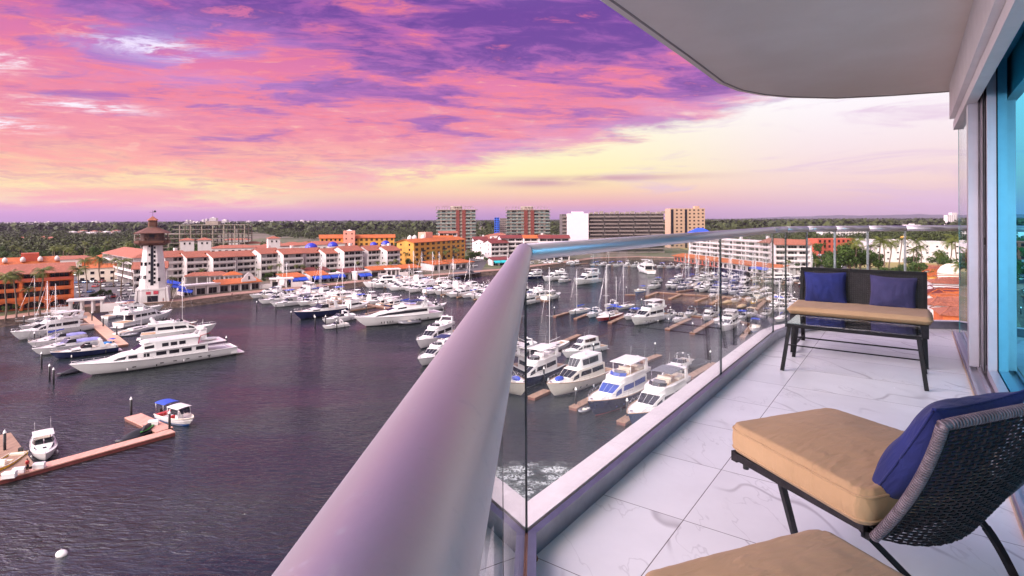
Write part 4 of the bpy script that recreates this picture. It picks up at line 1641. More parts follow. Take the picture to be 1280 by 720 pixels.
def express(hull=white_gel, top=None, name='cabin_cruiser', L=12.0, cover=None, boot=navy_gel, arch=True, glass=tint_glass, hard=None, foredeck=None):
    B_ = L * .30
    Hs, Hb = L * .095, L * .145
    s = L / 12
    o = empty(name)
    h, half, sheer, rows = hull_mb(L, B_, Hs, Hb, rake=1.3 * s, full=2.5)
    h.build('hull', hull, o)
    boot_mb(L, rows, .02, .13).build('boot_stripe', boot, o)
    deck_mb(L, half, sheer, t0=.0).build('deck', white_gel if not foredeck else foredeck, o)
    rail_cap(L, half, sheer, .04).build('rub_rail', white_gel, o)
    rail_cap(L, half, sheer, .018, .5, .985, .5, 10, True, -.1).build('bow_rail', steel, o)
    MB().box(-L / 2 - .7, -L / 2 + .05, -B_ * .36, B_ * .36, .2, .3).build('swim_platform', white_gel, o)
    zd = Hs - .08
    c_ = MB()
    c_.box(-L / 2 + .35, -.9 * s, -B_ * .34, B_ * .34, zd, zd + .03)
    c_.build('cockpit_sole', teak, o)
    sd = MB()
    sd.box(-L / 2 + .3, -.6 * s, B_ * .34, B_ * .40, zd, zd + .55 * s)
    sd.box(-L / 2 + .3, -.6 * s, -B_ * .40, -B_ * .34, zd, zd + .55 * s)
    sd.box(-L / 2 + .2, -L / 2 + .5, -B_ * .40, B_ * .40, zd, zd + .5 * s)
    sd.build('coaming', white_gel, o)
    st = MB()
    st.box(-L / 2 + .6, -L / 2 + 1.2 * s, -B_ * .3, B_ * .3, zd + .03, zd + .48 * s)
    st.box(-1.9 * s, -1.3 * s, .2, B_ * .32, zd + .03, zd + .75 * s)
    st.box(-1.9 * s, -1.3 * s, -B_ * .32, -.2, zd + .03, zd + .75 * s)
    st.build('seats', seat_vinyl, o)
    S1 = [(-1.0 * s, 1.55 * s, zd, 1.5 * s, zd + .72 * s), (.6 * s, 1.5 * s, zd, 1.3 * s, zd + .78 * s), (2.6 * s, 1.1 * s, zd + .1, .85 * s, zd + .60 * s), (4.4 * s, .45 * s, zd + .3 * s, .3 * s, zd + .44 * s)]
    cb_ = house(S1).build('cabin', white_gel, o)
    ws = MB()
    zt = zd + .72 * s
    for s_ in (-1, 1):
        ws.quad((-1.2 * s, s_ * 1.5 * s, zt), (.7 * s, s_ * 1.25 * s, zt + .04), (-.1 * s, s_ * 1.1 * s, zt + .72 * s), (-1.2 * s, s_ * 1.36 * s, zt + .68 * s))
    for y0, y1 in ((-1.22, -.05), (.05, 1.22)):
        ws.quad((.72 * s, y0 * s, zt + .04), (.72 * s, y1 * s, zt + .04), (-.08 * s, y1 * .9 * s, zt + .72 * s), (-.08 * s, y0 * .9 * s, zt + .72 * s))
    ws.build('windscreen', glass, o)
    fr_ = MB()
    fr_.tube([(-1.2 * s, 1.38 * s, zt + .7 * s), (-.08 * s, 1.1 * s, zt + .74 * s), (-.08 * s, -1.1 * s, zt + .74 * s), (-1.2 * s, -1.38 * s, zt + .7 * s)], .035, 5)
    fr_.build('windscreen_frame', steel, o)
    p = MB()
    side_pane(p, S1, 1, .1, .9, .45, .8, slant=.1)
    split_build(p, 'window', glass, cb_)
    MB().box(2.3 * s, 2.75 * s, -.25, .25, zd + .63 * s, zd + .70 * s).build('deck_hatch', glass, o)
    if arch:
        ar = MB()
        for s_ in (-1, 1):
            ar.hexa([(-3.6 * s, s_ * 1.6 * s - .05, zd + .5 * s), (-2.6 * s, s_ * 1.6 * s - .05, zd + .5 * s), (-2.6 * s, s_ * 1.6 * s + .05, zd + .5 * s), (-3.6 * s, s_ * 1.6 * s + .05, zd + .5 * s),
                     (-3.0 * s, s_ * 1.3 * s - .05, zd + 2.0 * s), (-2.5 * s, s_ * 1.3 * s - .05, zd + 2.0 * s), (-2.5 * s, s_ * 1.3 * s + .05, zd + 2.0 * s), (-3.0 * s, s_ * 1.3 * s + .05, zd + 2.0 * s)])
        ar.box(-3.05 * s, -2.45 * s, -1.35 * s, 1.35 * s, zd + 2.0 * s, zd + 2.1 * s)
        ar.build('radar_arch', white_gel, o)
        radar(o, -2.75 * s, zd + 2.1 * s, .24)
    if hard:
        canopy(-3.2 * s, .4 * s, 1.45 * s, zd + 2.0 * s, .1, .08).build('hardtop', hard, o)
        posts(-2.9 * s, -.2 * s, 1.3 * s, zd + .5 * s, zd + 2.02 * s, .035).build('hardtop_posts', white_gel, o)
        side_c = MB()
        for s_ in (-1, 1):
            side_c.quad((-2.9 * s, s_ * 1.36 * s, zd + .75 * s), (-.9 * s, s_ * 1.36 * s, zd + .75 * s), (-.7 * s, s_ * 1.36 * s, zd + 1.98 * s), (-2.9 * s, s_ * 1.36 * s, zd + 1.98 * s))
        side_c.build('side_curtains', win_pale, o)
        antenna_set(o, -2.6 * s, zd + 2.1 * s, 1.1 * s, 2.2)
    if top:
        canopy(-4.6 * s, -1.0 * s, 1.5 * s, zd + 1.95 * s, .22, .04).build('bimini', top, o)
        posts(-4.2 * s, -1.4 * s, 1.4 * s, zd + .5 * s, zd + 2.0 * s, .02).build('bimini_frame', steel, o)
    if cover:
        q = MB()
        q.sm = True
        q.grid(lambda u, v: (-L / 2 + .2 + (L * .62) * u, (v * 2 - 1) * B_ * .42 * (1 - .25 * u * u), zd + .5 * s + (.55 * s * math.sin(PI * v) ** .7) * (.6 + .4 * math.sin(PI * min(1, u * 1.2))) + .04 * math.sin(u * 25)), 14, 8)
        q.build('boat_cover', cover, o)
    fenders(o, L, half, 2)
    return o, L


def sportfish(hull=white_gel, name='sport_fishing_boat', L=14.0, tower=True, top=white_cover, glass=tint_glass, cap=None):
    B_ = L * .30
    Hs, Hb = L * .07, L * .16
    s = L / 14
    o = empty(name)
    h, half, sheer, rows = hull_mb(L, B_, Hs, Hb, rake=1.5 * s, full=2.2)
    h.build('hull', hull, o)
    boot_mb(L, rows, .02, .14).build('boot_stripe', blue_gel, o)
    deck_mb(L, half, sheer).build('deck', white_gel, o)
    rail_cap(L, half, sheer, .045).build('rub_rail', cap or white_gel, o)
    rail_cap(L, half, sheer, .018, .55, .985, .5, 10, True, -.1).build('bow_rail', steel, o)
    zd = Hs
    MB().box(-L / 2 + .3, -2.6 * s, -B_ * .36, B_ * .36, zd - .05, zd - .01).build('cockpit_sole', teak, o)
    S1 = [(-2.6 * s, 1.75 * s, zd, 1.6 * s, zd + 1.9 * s), (1.0 * s, 1.75 * s, zd + .1, 1.5 * s, zd + 1.95 * s), (2.9 * s, 1.4 * s, zd + .35, 1.1 * s, zd + 1.2 * s), (4.6 * s, .8 * s, zd + .65, .5 * s, zd + .95 * s)]
    cb_ = house(S1).build('cabin', white_gel, o)
    g = MB()
    side_pane(g, S1, 0, .12, .97, .5, .86)
    side_pane(g, S1, 1, .02, .8, .5, .84, slant=.1)
    top_pane(g, S1, 1, .1, .9, .05)
    g.build('windows', glass, cb_)
    zf = zd + 1.95 * s
    S2 = [(-2.4 * s, 1.4 * s, zf, 1.45 * s, zf + .7 * s), (.2 * s, 1.35 * s, zf, 1.3 * s, zf + .85 * s), (1.3 * s, .9 * s, zf, .7 * s, zf + .6 * s)]
    house(S2).build('flybridge', white_gel, o)
    canopy(-2.4 * s, .3 * s, 1.45 * s, zf + 2.1 * s, .15, .05).build('bimini', top, o)
    posts(-2.2 * s, .1 * s, 1.25 * s, zf + .6 * s, zf + 2.15 * s, .03).build('bimini_frame', steel, o)
    MB().box(-1.4 * s, -.9 * s, -.5 * s, .5 * s, zf + .7 * s, zf + 1.25 * s).build('helm_console', grey_gel, o)
    if tower:
        t_ = MB()
        for x, y in ((-2.0, 1.1), (-2.0, -1.1), (-.2, 1.1), (-.2, -1.1)):
            t_.tube([(x * s, y * s, zf + 2.1 * s), ((x * .5 - .6) * s, y * .4 * s, zf + 4.2 * s)], .035, 4)
        t_.box(-1.6 * s, -.5 * s, -.5 * s, .5 * s, zf + 4.2 * s, zf + 4.26 * s)
        t_.build('tuna_tower', steel, o)
        for s_ in (-1, 1):
            MB().tube([(-1.5 * s, s_ * 1.6 * s, zd + 1.2 * s), (-4.5 * s, s_ * 2.5 * s, zd + 6.5 * s)], .025, 4, r2=.01).build('outrigger', mast_al, o)
    antenna_set(o, -1.5 * s, zf + 2.2 * s, 1.0 * s)
    fenders(o, L, half, 2)
    return o, L


def sailboat(hull=white_gel, name='sailboat', L=12.0, mh=15.0, sail=blue_cover, bim=None, mastm=mast_al, boot=blue_gel, second=False, deckm=deck_white):
    B_ = L * .27
    Hs, Hb = .95, 1.35
    o = empty(name)
    h, half, sheer, rows = hull_mb(L, B_, Hs, Hb, rake=1.5, full=1.9, transom=.62)
    h.build('hull', hull, o)
    boot_mb(L, rows, .02, .14).build('boot_stripe', boot, o)
    deck_mb(L, half, sheer).build('deck', deckm, o)
    rail_cap(L, half, sheer, .03).build('toe_rail', teak, o)
    S1 = [(-2.6, .95, Hs, .85, Hs + .45), (1.0, .95, Hs + .05, .8, Hs + .5), (2.6, .5, Hs + .15, .35, Hs + .3)]
    cb_ = house(S1).build('coachroof', white_gel, o)
    g = MB()
    side_pane(g, S1, 0, .15, .9, .35, .75)
    split_build(g, 'portlight', tint_glass, cb_)
    MB().box(-5.0 * L / 12, -2.7, -.6, .6, Hs - .03, Hs + .01).build('cockpit_sole', teak, o)
    mt_ = MB().tube([(1.0, 0, Hs + .4), (1.0, 0, mh)], .085, 8, r2=.06).build('mast', mastm, o)
    sp = MB()
    for z, wdt in ((mh * .42, .9), (mh * .70, .65)):
        sp.tube([(1.0, -wdt, z + .05), (1.0, wdt, z + .05)], .03, 4)
    sp.build('spreaders', mastm, mt_)
    MB().tube([(.95, 0, Hs + 1.35), (-3.6 * L / 12, 0, Hs + 1.45)], .06, 6).build('boom', mastm, o)
    if sail:
        c_ = MB()
        c_.sm = True
        c_.grid(lambda u, v: (.95 - (4.3 * L / 12) * u, .17 * (1 - .45 * u) * math.sin(2 * PI * v), Hs + 1.55 + .28 * (1 - .55 * u) * math.cos(2 * PI * v) + .03 * math.sin(u * 20)), 12, 8)
        c_.build('sail_cover', sail, o)
    rg = MB()
    bowp = (L / 2 - .1, 0, Hb)
    rg.tube([bowp, (1.0, 0, mh - .1)], .045 if sail else .03, 4)
    rg.tube([(-L / 2 + .1, 0, Hs), (1.0, 0, mh - .05)], .014, 3)
    for s_ in (-1, 1):
        rg.tube([(.8, s_ * B_ * .46, Hs), (1.0, s_ * .9, mh * .42), (1.0, s_ * .65, mh * .70), (1.0, 0, mh - .2)], .014, 3)
    rg.build('rigging', steel, o)
    if second:
        m2 = MB().tube([(-L * .33, 0, Hs), (-L * .33, 0, mh * .72)], .07, 8, r2=.05).build('mizzen_mast', mastm, o)
    if bim:
        canopy(-L / 2 + .6, -L / 2 + 3.0, B_ * .36, Hs + 1.95, .15, .04).build('bimini', bim, o)
        posts(-L / 2 + .9, -L / 2 + 2.7, B_ * .34, Hs, Hs + 2.0, .018).build('bimini_frame', steel, o)
    rail_cap(L, half, sheer, .012, .03, .985, .55, 12, True, -.06).build('lifelines', steel, o)
    return o, L


def skiff(hull=white_gel, top=blue_cover, name='open_launch', L=7.0, inner=seat_vinyl, boot=blue_gel, hard=None, red=False):
    B_ = L * .33
    Hs, Hb = L * .11, L * .16
    o = empty(name)
    s = L / 7
    h, half, sheer, rows = hull_mb(L, B_, Hs, Hb, rake=.8 * s, full=2.6)
    h.build('hull', hull, o)
    boot_mb(L, rows, .0, .25 * s).build('boot_stripe', boot, o)
    deck_mb(L, half, sheer, .1, .35 * s).build('sole', deck_white, o)
    rail_cap(L, half, sheer, .07 * s).build('gunwale', inner, o)
    st = MB()
    st.box(-L / 2 + .2, -L / 2 + .8 * s, -B_ * .36, B_ * .36, Hs - .35 * s, Hs + .05)
    st.box(-.6 * s, -.1 * s, -B_ * .3, B_ * .3, Hs - .35 * s, Hs + .15)
    st.build('seats', red_cover if red else seat_vinyl, o)
    MB().box(.3 * s, .8 * s, -.4 * s, .4 * s, Hs - .35 * s, Hs + .6 * s).build('console', white_gel, o)
    if hard:
        canopy(-.7 * s, 1.7 * s, B_ * .40, Hs + 1.35 * s, .1, .06).build('hardtop', hard, o)
        S1 = [(.2 * s, B_ * .40, Hs, B_ * .37, Hs + 1.3 * s), (1.6 * s, B_ * .36, Hs + .05, B_ * .30, Hs + 1.3 * s), (2.0 * s, B_ * .30, Hs + .1, B_ * .26, Hs + .7 * s)]
        ws = MB()
        side_pane(ws, S1, 0, 0, 1, .45, .95)
        top_pane(ws, S1, 1, 0, .95, .02)
        c_ = MB()
        c_.tube([(1.65 * s, -B_ * .36, Hs + .1), (1.6 * s, -B_ * .32, Hs + 1.35 * s)], .04, 5)
        c_.tube([(1.65 * s, B_ * .36, Hs + .1), (1.6 * s, B_ * .32, Hs + 1.35 * s)], .04, 5)
        c_.tube([(-.6 * s, -B_ * .38, Hs + .1), (-.6 * s, -B_ * .38, Hs + 1.35 * s)], .04, 5)
        c_.tube([(-.6 * s, B_ * .38, Hs + .1), (-.6 * s, B_ * .38, Hs + 1.35 * s)], .04, 5)
        c_.build('canopy_frame', white_gel, o)
        ws.build('windscreen', tint_glass, o)
    if top:
        canopy(-L / 2 + .1, -L / 2 + 2.3 * s, B_ * .42, Hs + 1.5 * s, .2, .04).build('bimini', top, o)
        posts(-L / 2 + .4, -L / 2 + 2.0 * s, B_ * .40, Hs - .1, Hs + 1.55 * s, .02).build('bimini_frame', steel, o)
    mo = MB()
    mo.box(-L / 2 - .55 * s, -L / 2 - .05, -.2 * s, .2 * s, Hs * .3, Hs + .45 * s)
    mo.build('outboard_motor', dark_rubber, o)
    return o, L


def rib(name='inflatable_dinghy', L=3.8, col=grey_gel, cover=None):
    o = empty(name)
    r_ = .24
    pts = [(-L / 2, -.7, .3), (L * .15, -.72, .32), (L * .36, -.5, .38), (L / 2, 0, .48), (L * .36, .5, .38), (L * .15, .72, .32), (-L / 2, .7, .3)]
    MB().tube(pts, r_, 10).build('inflated_tube', col, o)
    MB().box(-L / 2 + .1, L * .3, -.55, .55, .1, .2).build('floor_board', deck_white, o)
    MB().box(-.3, .1, -.5, .5, .2, .5).build('seat', seat_vinyl, o)
    MB().box(-L / 2 - .25, -L / 2 + .05, -.14, .14, .05, .75).build('outboard_motor', dark_rubber, o)
    if cover:
        q = MB()
        q.sm = True
        q.grid(lambda u, v: (-L / 2 + .2 + L * .85 * u, (v * 2 - 1) * .85 * (1 - .5 * u ** 3), .5 + .45 * math.sin(PI * v) * math.sin(PI * min(1, .2 + u * .8))), 10, 8)
        q.build('boat_cover', cover, o)
    return o, L


def jetski(name='jet_ski', L=3.2):
    o = empty(name)
    h, half, sheer, rows = hull_mb(L, 1.15, .45, .55, rake=.4, full=2.2, z0=-.15, n=10)
    h.build('hull', black_gel, o)
    deck_mb(L, half, sheer, .05, 0).build('deck', mat('lime_gelcoat', (.04, .35, .03), .3), o)
    S1 = [(-1.2, .28, .5, .2, .85), (-.1, .3, .5, .2, .88), (.4, .35, .5, .15, 1.05), (1.2, .2, .5, .1, .62)]
    house(S1).build('seat', dark_rubber, o)
    MB().tube([(.2, -.4, 1.12), (.35, 0, 1.05), (.2, .4, 1.12)], .03, 6).build('handlebar', iron, o)
    return o, L


def superyacht(name='superyacht', L=32.0, dark=False):
    o = empty(name)
    B_ = 7.0
    Hs, Hb = 2.3, 3.7
    h, half, sheer, rows = hull_mb(L, B_, Hs, Hb, rake=3.0, full=2.6, n=26, z0=-.5)
    h.build('hull', white_gel, o)
    boot_mb(L, rows, .02, .28).build('boot_stripe', black_gel, o)
    deck_mb(L, half, sheer, .12, .15, n=22).build('deck', deck_white if not dark else white_gel, o)
    rail_cap(L, half, sheer, .09).build('bulwark_cap', white_gel, o)
    rail_cap(L, half, sheer, .025, .55, .985, .6, 14, True, -.2).build('bow_rail', steel, o)
    pf = MB()
    pf.box(-L / 2 - 1.6, -L / 2 + .1, -2.8, 2.8, .35, .6)
    pf.hexa([(-L / 2 - .1, -2.9, .6), (-L / 2 + 1.5, -2.9, .6), (-L / 2 + 1.5, 2.9, .6), (-L / 2 - .1, 2.9, .6), (-L / 2 + .4, -2.9, Hs - .2), (-L / 2 + 1.5, -2.9, Hs - .1), (-L / 2 + 1.5, 2.9, Hs - .1), (-L / 2 + .4, 2.9, Hs - .2)])
    pf.build('swim_platform', white_gel, o)
    zd = Hs - .1
    if not dark:
        S1 = [(-9.5, 2.8, zd, 2.75, zd + 2.3), (2.0, 2.85, zd + .1, 2.7, zd + 2.4), (6.5, 2.4, zd + .35, 2.1, zd + 2.2), (9.5, 1.7, zd + .7, 1.3, zd + 1.35), (11.8, .8, zd + 1.1, .6, zd + 1.2)]
        S2 = [(-7.5, 2.3, zd + 2.4, 2.2, zd + 4.4), (1.0, 2.3, zd + 2.45, 2.1, zd + 4.5), (3.2, 1.9, zd + 2.4, 1.6, zd + 4.0), (5.0, 1.4, zd + 2.3, 1.1, zd + 2.7)]
    else:
        S1 = [(-9.5, 2.8, zd, 2.6, zd + 2.2), (0.0, 2.85, zd + .1, 2.5, zd + 2.3), (5.0, 2.4, zd + .35, 1.9, zd + 2.0), (9.5, 1.5, zd + .8, 1.0, zd + 1.2), (12.0, .7, zd + 1.1, .4, zd + 1.2)]
        S2 = [(-9.0, 2.2, zd + 2.25, 2.0, zd + 3.0), (-2.0, 2.2, zd + 2.3, 1.9, zd + 3.5), (1.5, 1.8, zd + 2.3, 1.3, zd + 3.0), (4.2, 1.3, zd + 2.1, 1.0, zd + 2.25)]
    c1 = house(S1).build('main_deck_house', white_gel, o)
    c2 = house(S2).build('upper_deck_house', white_gel, o)
    ov = MB()
    ov.box(-13.5, 3.5, -3.0, 3.0, zd + 2.32, zd + 2.46) if not dark else ov.box(-12.5, -.5, -2.75, 2.75, zd + 2.22, zd + 2.34)
    ov.build('boat_deck', white_gel, o)
    g1 = MB()
    if not dark:
        for u0 in (.05, .30, .52, .74):
            side_pane(g1, S1, 0, u0, u0 + .17, .42, .82)
        for u0 in (.05, .20, .55):
            side_pane(g1, S1, 1, u0, u0 + .09 if u0 == .2 else u0 + .12 if u0 < .5 else u0 + .35, .42, .82)
        side_pane(g1, S1, 2, .05, .75, .42, .80, slant=.3)
    else:
        side_pane(g1, S1, 0, .06, 1.0, .45, .85)
        side_pane(g1, S1, 1, 0, 1.0, .45, .85)
        side_pane(g1, S1, 2, 0, .80, .42, .82, slant=.3)
    split_build(g1, 'window', tint_glass, c1)
    g2 = MB()
    if not dark:
        for u0 in (.30, .50, .70):
            side_pane(g2, S2, 0, u0, u0 + .15, .3, .75)
        side_pane(g2, S2, 1, .1, .9, .3, .7)
        top_pane(g2, S2, 2, .1, .9, .05)
    else:
        top_pane(g2, S2, 2, .05, .9, .05)
        side_pane(g2, S2, 1, .05, .9, .3, .75, slant=.1)
    split_build(g2, 'bridge_window', tint_glass, c2)
    rf = MB()
    if not dark:
        rf.hexa([(-7.9, -2.45, zd + 4.42), (3.4, -2.0, zd + 4.45), (3.4, 2.0, zd + 4.45), (-7.9, 2.45, zd + 4.42), (-7.9, -2.4, zd + 4.62), (2.2, -1.9, zd + 4.85), (2.2, 1.9, zd + 4.85), (-7.9, 2.4, zd + 4.62)])
    else:
        rf.hexa([(-9.0, -2.0, zd + 4.55), (-2.0, -1.8, zd + 4.6), (-2.0, 1.8, zd + 4.6), (-9.0, 2.0, zd + 4.55), (-9.0, -1.95, zd + 4.7), (-2.4, -1.7, zd + 4.75), (-2.4, 1.7, zd + 4.75), (-9.0, 1.95, zd + 4.7)])
    rf.build('sun_deck_roof', white_gel if not dark else navy_cover, o)
    if dark:
        posts(-8.4, -3.0, 1.6, zd + 3.0, zd + 4.56, .08).build('roof_posts', white_gel, o)
    zt = zd + (4.6 if not dark else 3.4)
    ar = MB()
    for s_ in (-1, 1):
        ar.hexa([(-9.5, s_ * 1.9 - .1, zt - 1.2), (-6.5, s_ * 1.9 - .1, zt - 1.2), (-6.5, s_ * 1.9 + .1, zt - 1.2), (-9.5, s_ * 1.9 + .1, zt - 1.2),
                 (-9.6, s_ * 1.2 - .1, zt + 1.4), (-8.4, s_ * 1.2 - .1, zt + 1.4), (-8.4, s_ * 1.2 + .1, zt + 1.4), (-9.6, s_ * 1.2 + .1, zt + 1.4)])
    ar.box(-9.7, -8.2, -1.5, 1.5, zt + 1.4, zt + 1.6)
    ar.build('radar_mast', white_gel, o)
    for y in (-.9, .9):
        MB().lathe([(.3, 0), (.42, .2), (.4, .5), (.2, .72), (.02, .78)], (-9.0, y, zt + 1.6), 10).build('satellite_dome', white_gel, o)
    MB().tube([(-9, 0, zt + 1.6), (-9.2, 0, zt + 4.2)], .05, 5, r2=.02).build('antenna', mast_al, o)
    td = MB()
    td.sm = True
    td.grid(lambda u, v: (-12.2 + 3.6 * u, 1.0 * math.sin(2 * PI * v) * math.sin(PI * (.12 + .82 * u)) ** .6, zd + 2.95 + .45 * math.cos(2 * PI * v) * math.sin(PI * (.12 + .82 * u)) ** .6), 10, 10)
    td.build('ship_tender', white_gel, o)
    MB().tube([(-7.6, 2.2, zd + 2.5), (-8.0, 2.3, zd + 4.6), (-10.5, 1.2, zd + 4.9)], .09, 6).build('davit_crane', red_cover if not dark else white_gel, o)
    pt = MB()
    for t in ((.20, .26, .34, .42, .50, .66) if not dark else (.62, .65, .68, .71, .74)):
        for s_ in (-1, 1):
            x = -L / 2 + L * t
            y = half(t) * (1 - .45 * (.55 * t ** 2.4)) * .985 + .03
            wdt, hgt = (.34, .12) if not dark else (.12, .28)
            pt.quad(*[(x + a * wdt, y * s_, 1.25 + c_ * hgt) for a, c_ in ((-1, -1), (1, -1), (1, 1), (-1, 1))][::s_])
    split_build(pt, 'porthole', tint_glass, o)
    fenders(o, L, half, 4, .8)
    return o, L


# each builder is run once for each kind; every later boat is a copy of it with its parts
BT = {
    'fly': lambda: flybridge(),
    'fly_blue': lambda: flybridge(top=navy_cover),
    'fly_hard': lambda: flybridge(hardtop=True, boot=black_gel),
    'fly_navy': lambda: flybridge(hull=navy_gel, cap=teak, hardtop=True, L=20, boot=red_cover, glass=mat('blue_windscreen_cover', (.02, .05, .25), .35, var=.2)),
    'fly_cream': lambda: flybridge(hull=cream_gel, cap=teak, mask=True, L=20, tender=blue_cover),
    'fly_grey': lambda: flybridge(hull=mat('gelcoat_slate_blue', (.02, .05, .13), .15, var=.2, scale=.3, coat=.5), cap=teak, L=20, flyc=white_cover, top=mat('grey_mesh_cover', (.12, .12, .14), .8, var=.3, scale=2), tender=None),
    'fly_mask': lambda: flybridge(mask=True, L=17),
    'fly_stripe': lambda: flybridge(hull=navy_gel, L=17, hardtop=True, boot=white_gel),
    'exp': lambda: express(),
    'exp_blue': lambda: express(top=blue_cover),
    'exp_black': lambda: express(top=black_cover, cover=None),
    'exp_lilac': lambda: express(cover=lilac_cover, arch=False),
    'exp_white': lambda: express(cover=white_cover),
    'exp_navy': lambda: express(hull=navy_gel, foredeck=teak),
    'exp_hard': lambda: express(hard=white_gel, arch=False),
    'exp_greyhull': lambda: express(hull=grey_gel, top=navy_cover, L=12),
    'exp_tan': lambda: express(hull=cream_gel, top=tan_cover),
    'fish': lambda: sportfish(),
    'fish_nt': lambda: sportfish(tower=False, top=navy_cover),
    'fish_cream': lambda: sportfish(hull=cream_gel, tower=False),
    'sail': lambda: sailboat(),
    'sail_navy': lambda: sailboat(hull=navy_gel, sail=white_cover, boot=red_cover),
    'sail_white': lambda: sailboat(sail=white_cover, bim=white_cover),
    'sail_bim': lambda: sailboat(sail=blue_cover, bim=blue_cover, mastm=mast_al),
    'sail_plain': lambda: sailboat(sail=None, L=14, mh=19),
    'ketch': lambda: sailboat(sail=navy_cover, second=True, bim=blue_cover, L=15, mh=17, hull=mat('gelcoat_red', (.30, .02, .02), .3, var=.1, coat=.3)),
    'skiff': lambda: skiff(),
    'skiff_hard': lambda: skiff(hard=white_gel, top=blue_cover, L=8, red=True),
    'skiff_teal': lambda: skiff(top=teal_cover),
    'skiff_yel': lambda: skiff(top=None, hull=yellow_cover),
    'rib': lambda: rib(),
    'rib_cov': lambda: rib(col=black_gel, cover=black_cover),
    'rib_tan': lambda: rib(col=mat('hypalon_tan', (.30, .24, .15), .6), cover=tan_cover, L=5),
    'jet': lambda: jetski(),
    'super': lambda: superyacht(),
    'super_dark': lambda: superyacht(dark=True, L=29),
}
CATS = {'fly': 'motor yacht', 'exp': 'motorboat', 'fish': 'fishing boat', 'sail': 'sailboat', 'ketch': 'sailboat', 'skiff': 'small boat', 'rib': 'dinghy', 'jet': 'jet ski', 'super': 'yacht'}
PROTO = {}


def boat(kind, bow, L, label, heading=None, stern=None, group='boats moored in the marina', z=0.0):
    """bow: the point on the water under the bow; heading: the way the bow points, degrees from +x"""
    if kind not in PROTO:
        o, L0 = BT[kind]()
        bpy.context.view_layer.update()
        PROTO[kind] = (o, L0)
        kids(o)
        first = True
    else:
        first = False
    o, L0 = PROTO[kind]
    if not first:
        o = copy_tree(o)
    bow = Vector((bow[0], bow[1], 0))
    if stern is not None:
        dirv = bow - Vector((stern[0], stern[1], 0))
        if L is None:
            L = dirv.length
        heading = math.degrees(math.atan2(dirv.y, dirv.x))
    a = R(heading)
    k = L / L0
    o.scale = (k, k, k * (.84 if kind == 'super' else .92 if kind == 'super_dark' else .87 if kind[:3] == 'fly' and L < 18 else 1))
    c_ = bow - Vector((math.cos(a), math.sin(a), 0)) * (L * .47)
    o.location = (c_.x, c_.y, z + rnd.uniform(-.03, .03))
    o.rotation_euler = (0, 0, a)
    tag(o, label, CATS[kind.split('_')[0]], group)
    return o


BH = math.degrees(math.atan2(-.80, -.60))      # the common heading: bows to the near left


def W(px, py):
    return G(px, py, 0)


def bp(kind, x, y, L, label, heading=BH, **kw):
    return boat(kind, W(x, y), L, label, heading, **kw)


def bs(kind, x, y, x2, y2, label, L=None, **kw):
    return boat(kind, W(x, y), L, label, stern=W(x2, y2), **kw)


# --- left pier
bs('super', 93, 473, 297, 440, 'long white three deck superyacht with dark square windows, biggest yacht on the left')
bs('fly', 214, 397, 134, 413, 'white flybridge yacht with a long pointed bow in front of the lighthouse door', L=19)
bs('fly_blue', 203, 388, 118, 396, 'white yacht with navy bimini nearest the quay on the right side of the left pier', L=16)
bs('fish', 176, 391, 130, 399, 'white fishing boat with a tower next to the shore end of the left pier', L=13)
bs('sail_plain', 197, 409, 148, 420, 'sailboat with the tall white mast that crosses the lighthouse', L=14)
bs('fly', 268, 416, 186, 424, 'white motor yacht with a long foredeck just behind the superyacht', L=18)
bs('sail_white', 246, 407, 205, 415, 'sailboat with a grey mast just right of the lighthouse behind the superyacht', L=12)
bs('rib', 172, 419, 158, 420, 'small grey dinghy floating behind the superyacht by the left pier', L=4)
bs('sail_white', 20, 406, 58, 401, 'sailboat nearest the rocks at the far left with a slanting pale mast', L=12)
bs('exp_white', 25, 415, 62, 408, 'covered white cruiser second from the rocks on the left pier', L=12)
bs('fly_hard', 16, 427, 108, 412, 'large white yacht with a high flared bow pointing left toward the rocks', L=19)
bs('fish', 45, 414, 88, 406, 'white fishing boat with a tower beside the white pier gate', L=13)
bs('sail', 36, 434, 100, 419, 'sailboat with navy sail cover and the first white mast by the orange building', L=13)
bs('exp_lilac', 37, 437, 120, 421, 'white motorboat under a short lilac cover on the left pier', L=13)
bs('sail_plain', 44, 441, 118, 425, 'sailboat with a bare deck and tall mast in front of the orange building', L=12)
bs('exp_lilac', 42, 446, 120, 432, 'long low white motorboat under a lilac cover beside the blue tube', L=14)
bs('exp_navy', 64, 450, 136, 440, 'navy hulled motorboat with a tan deck next to the superyacht', L=13)
bs('rib_cov', 74, 470, 92, 466, 'small black dinghy tied under the bow of the superyacht', L=4)
bs('skiff', 130, 436, 143, 430, 'little open boat tucked between the superyacht and the pier end', L=5)
# --- lower left dock
bs('exp_hard', 57, 579, 50, 540, 'white cabin cruiser with a pink white hardtop facing the lower left dock', L=9.5)
bs('skiff_hard', 240, 533, 186, 517, 'small launch with white hardtop, blue stern bimini and red seats at the dock end', L=8.5)
bs('skiff_yel', -14, 600, 16, 578, 'boat cut by the left edge of the picture with yellow bags inside', L=7)
bs('jet', 176, 548, 188, 538, 'black jet ski with a lime green deck parked on the lower left dock', L=3.4, z=.35)
bs('rib_cov', 148, 556, 170, 547, 'long dinghy under a black cover alongside the lower left dock', L=4.6)
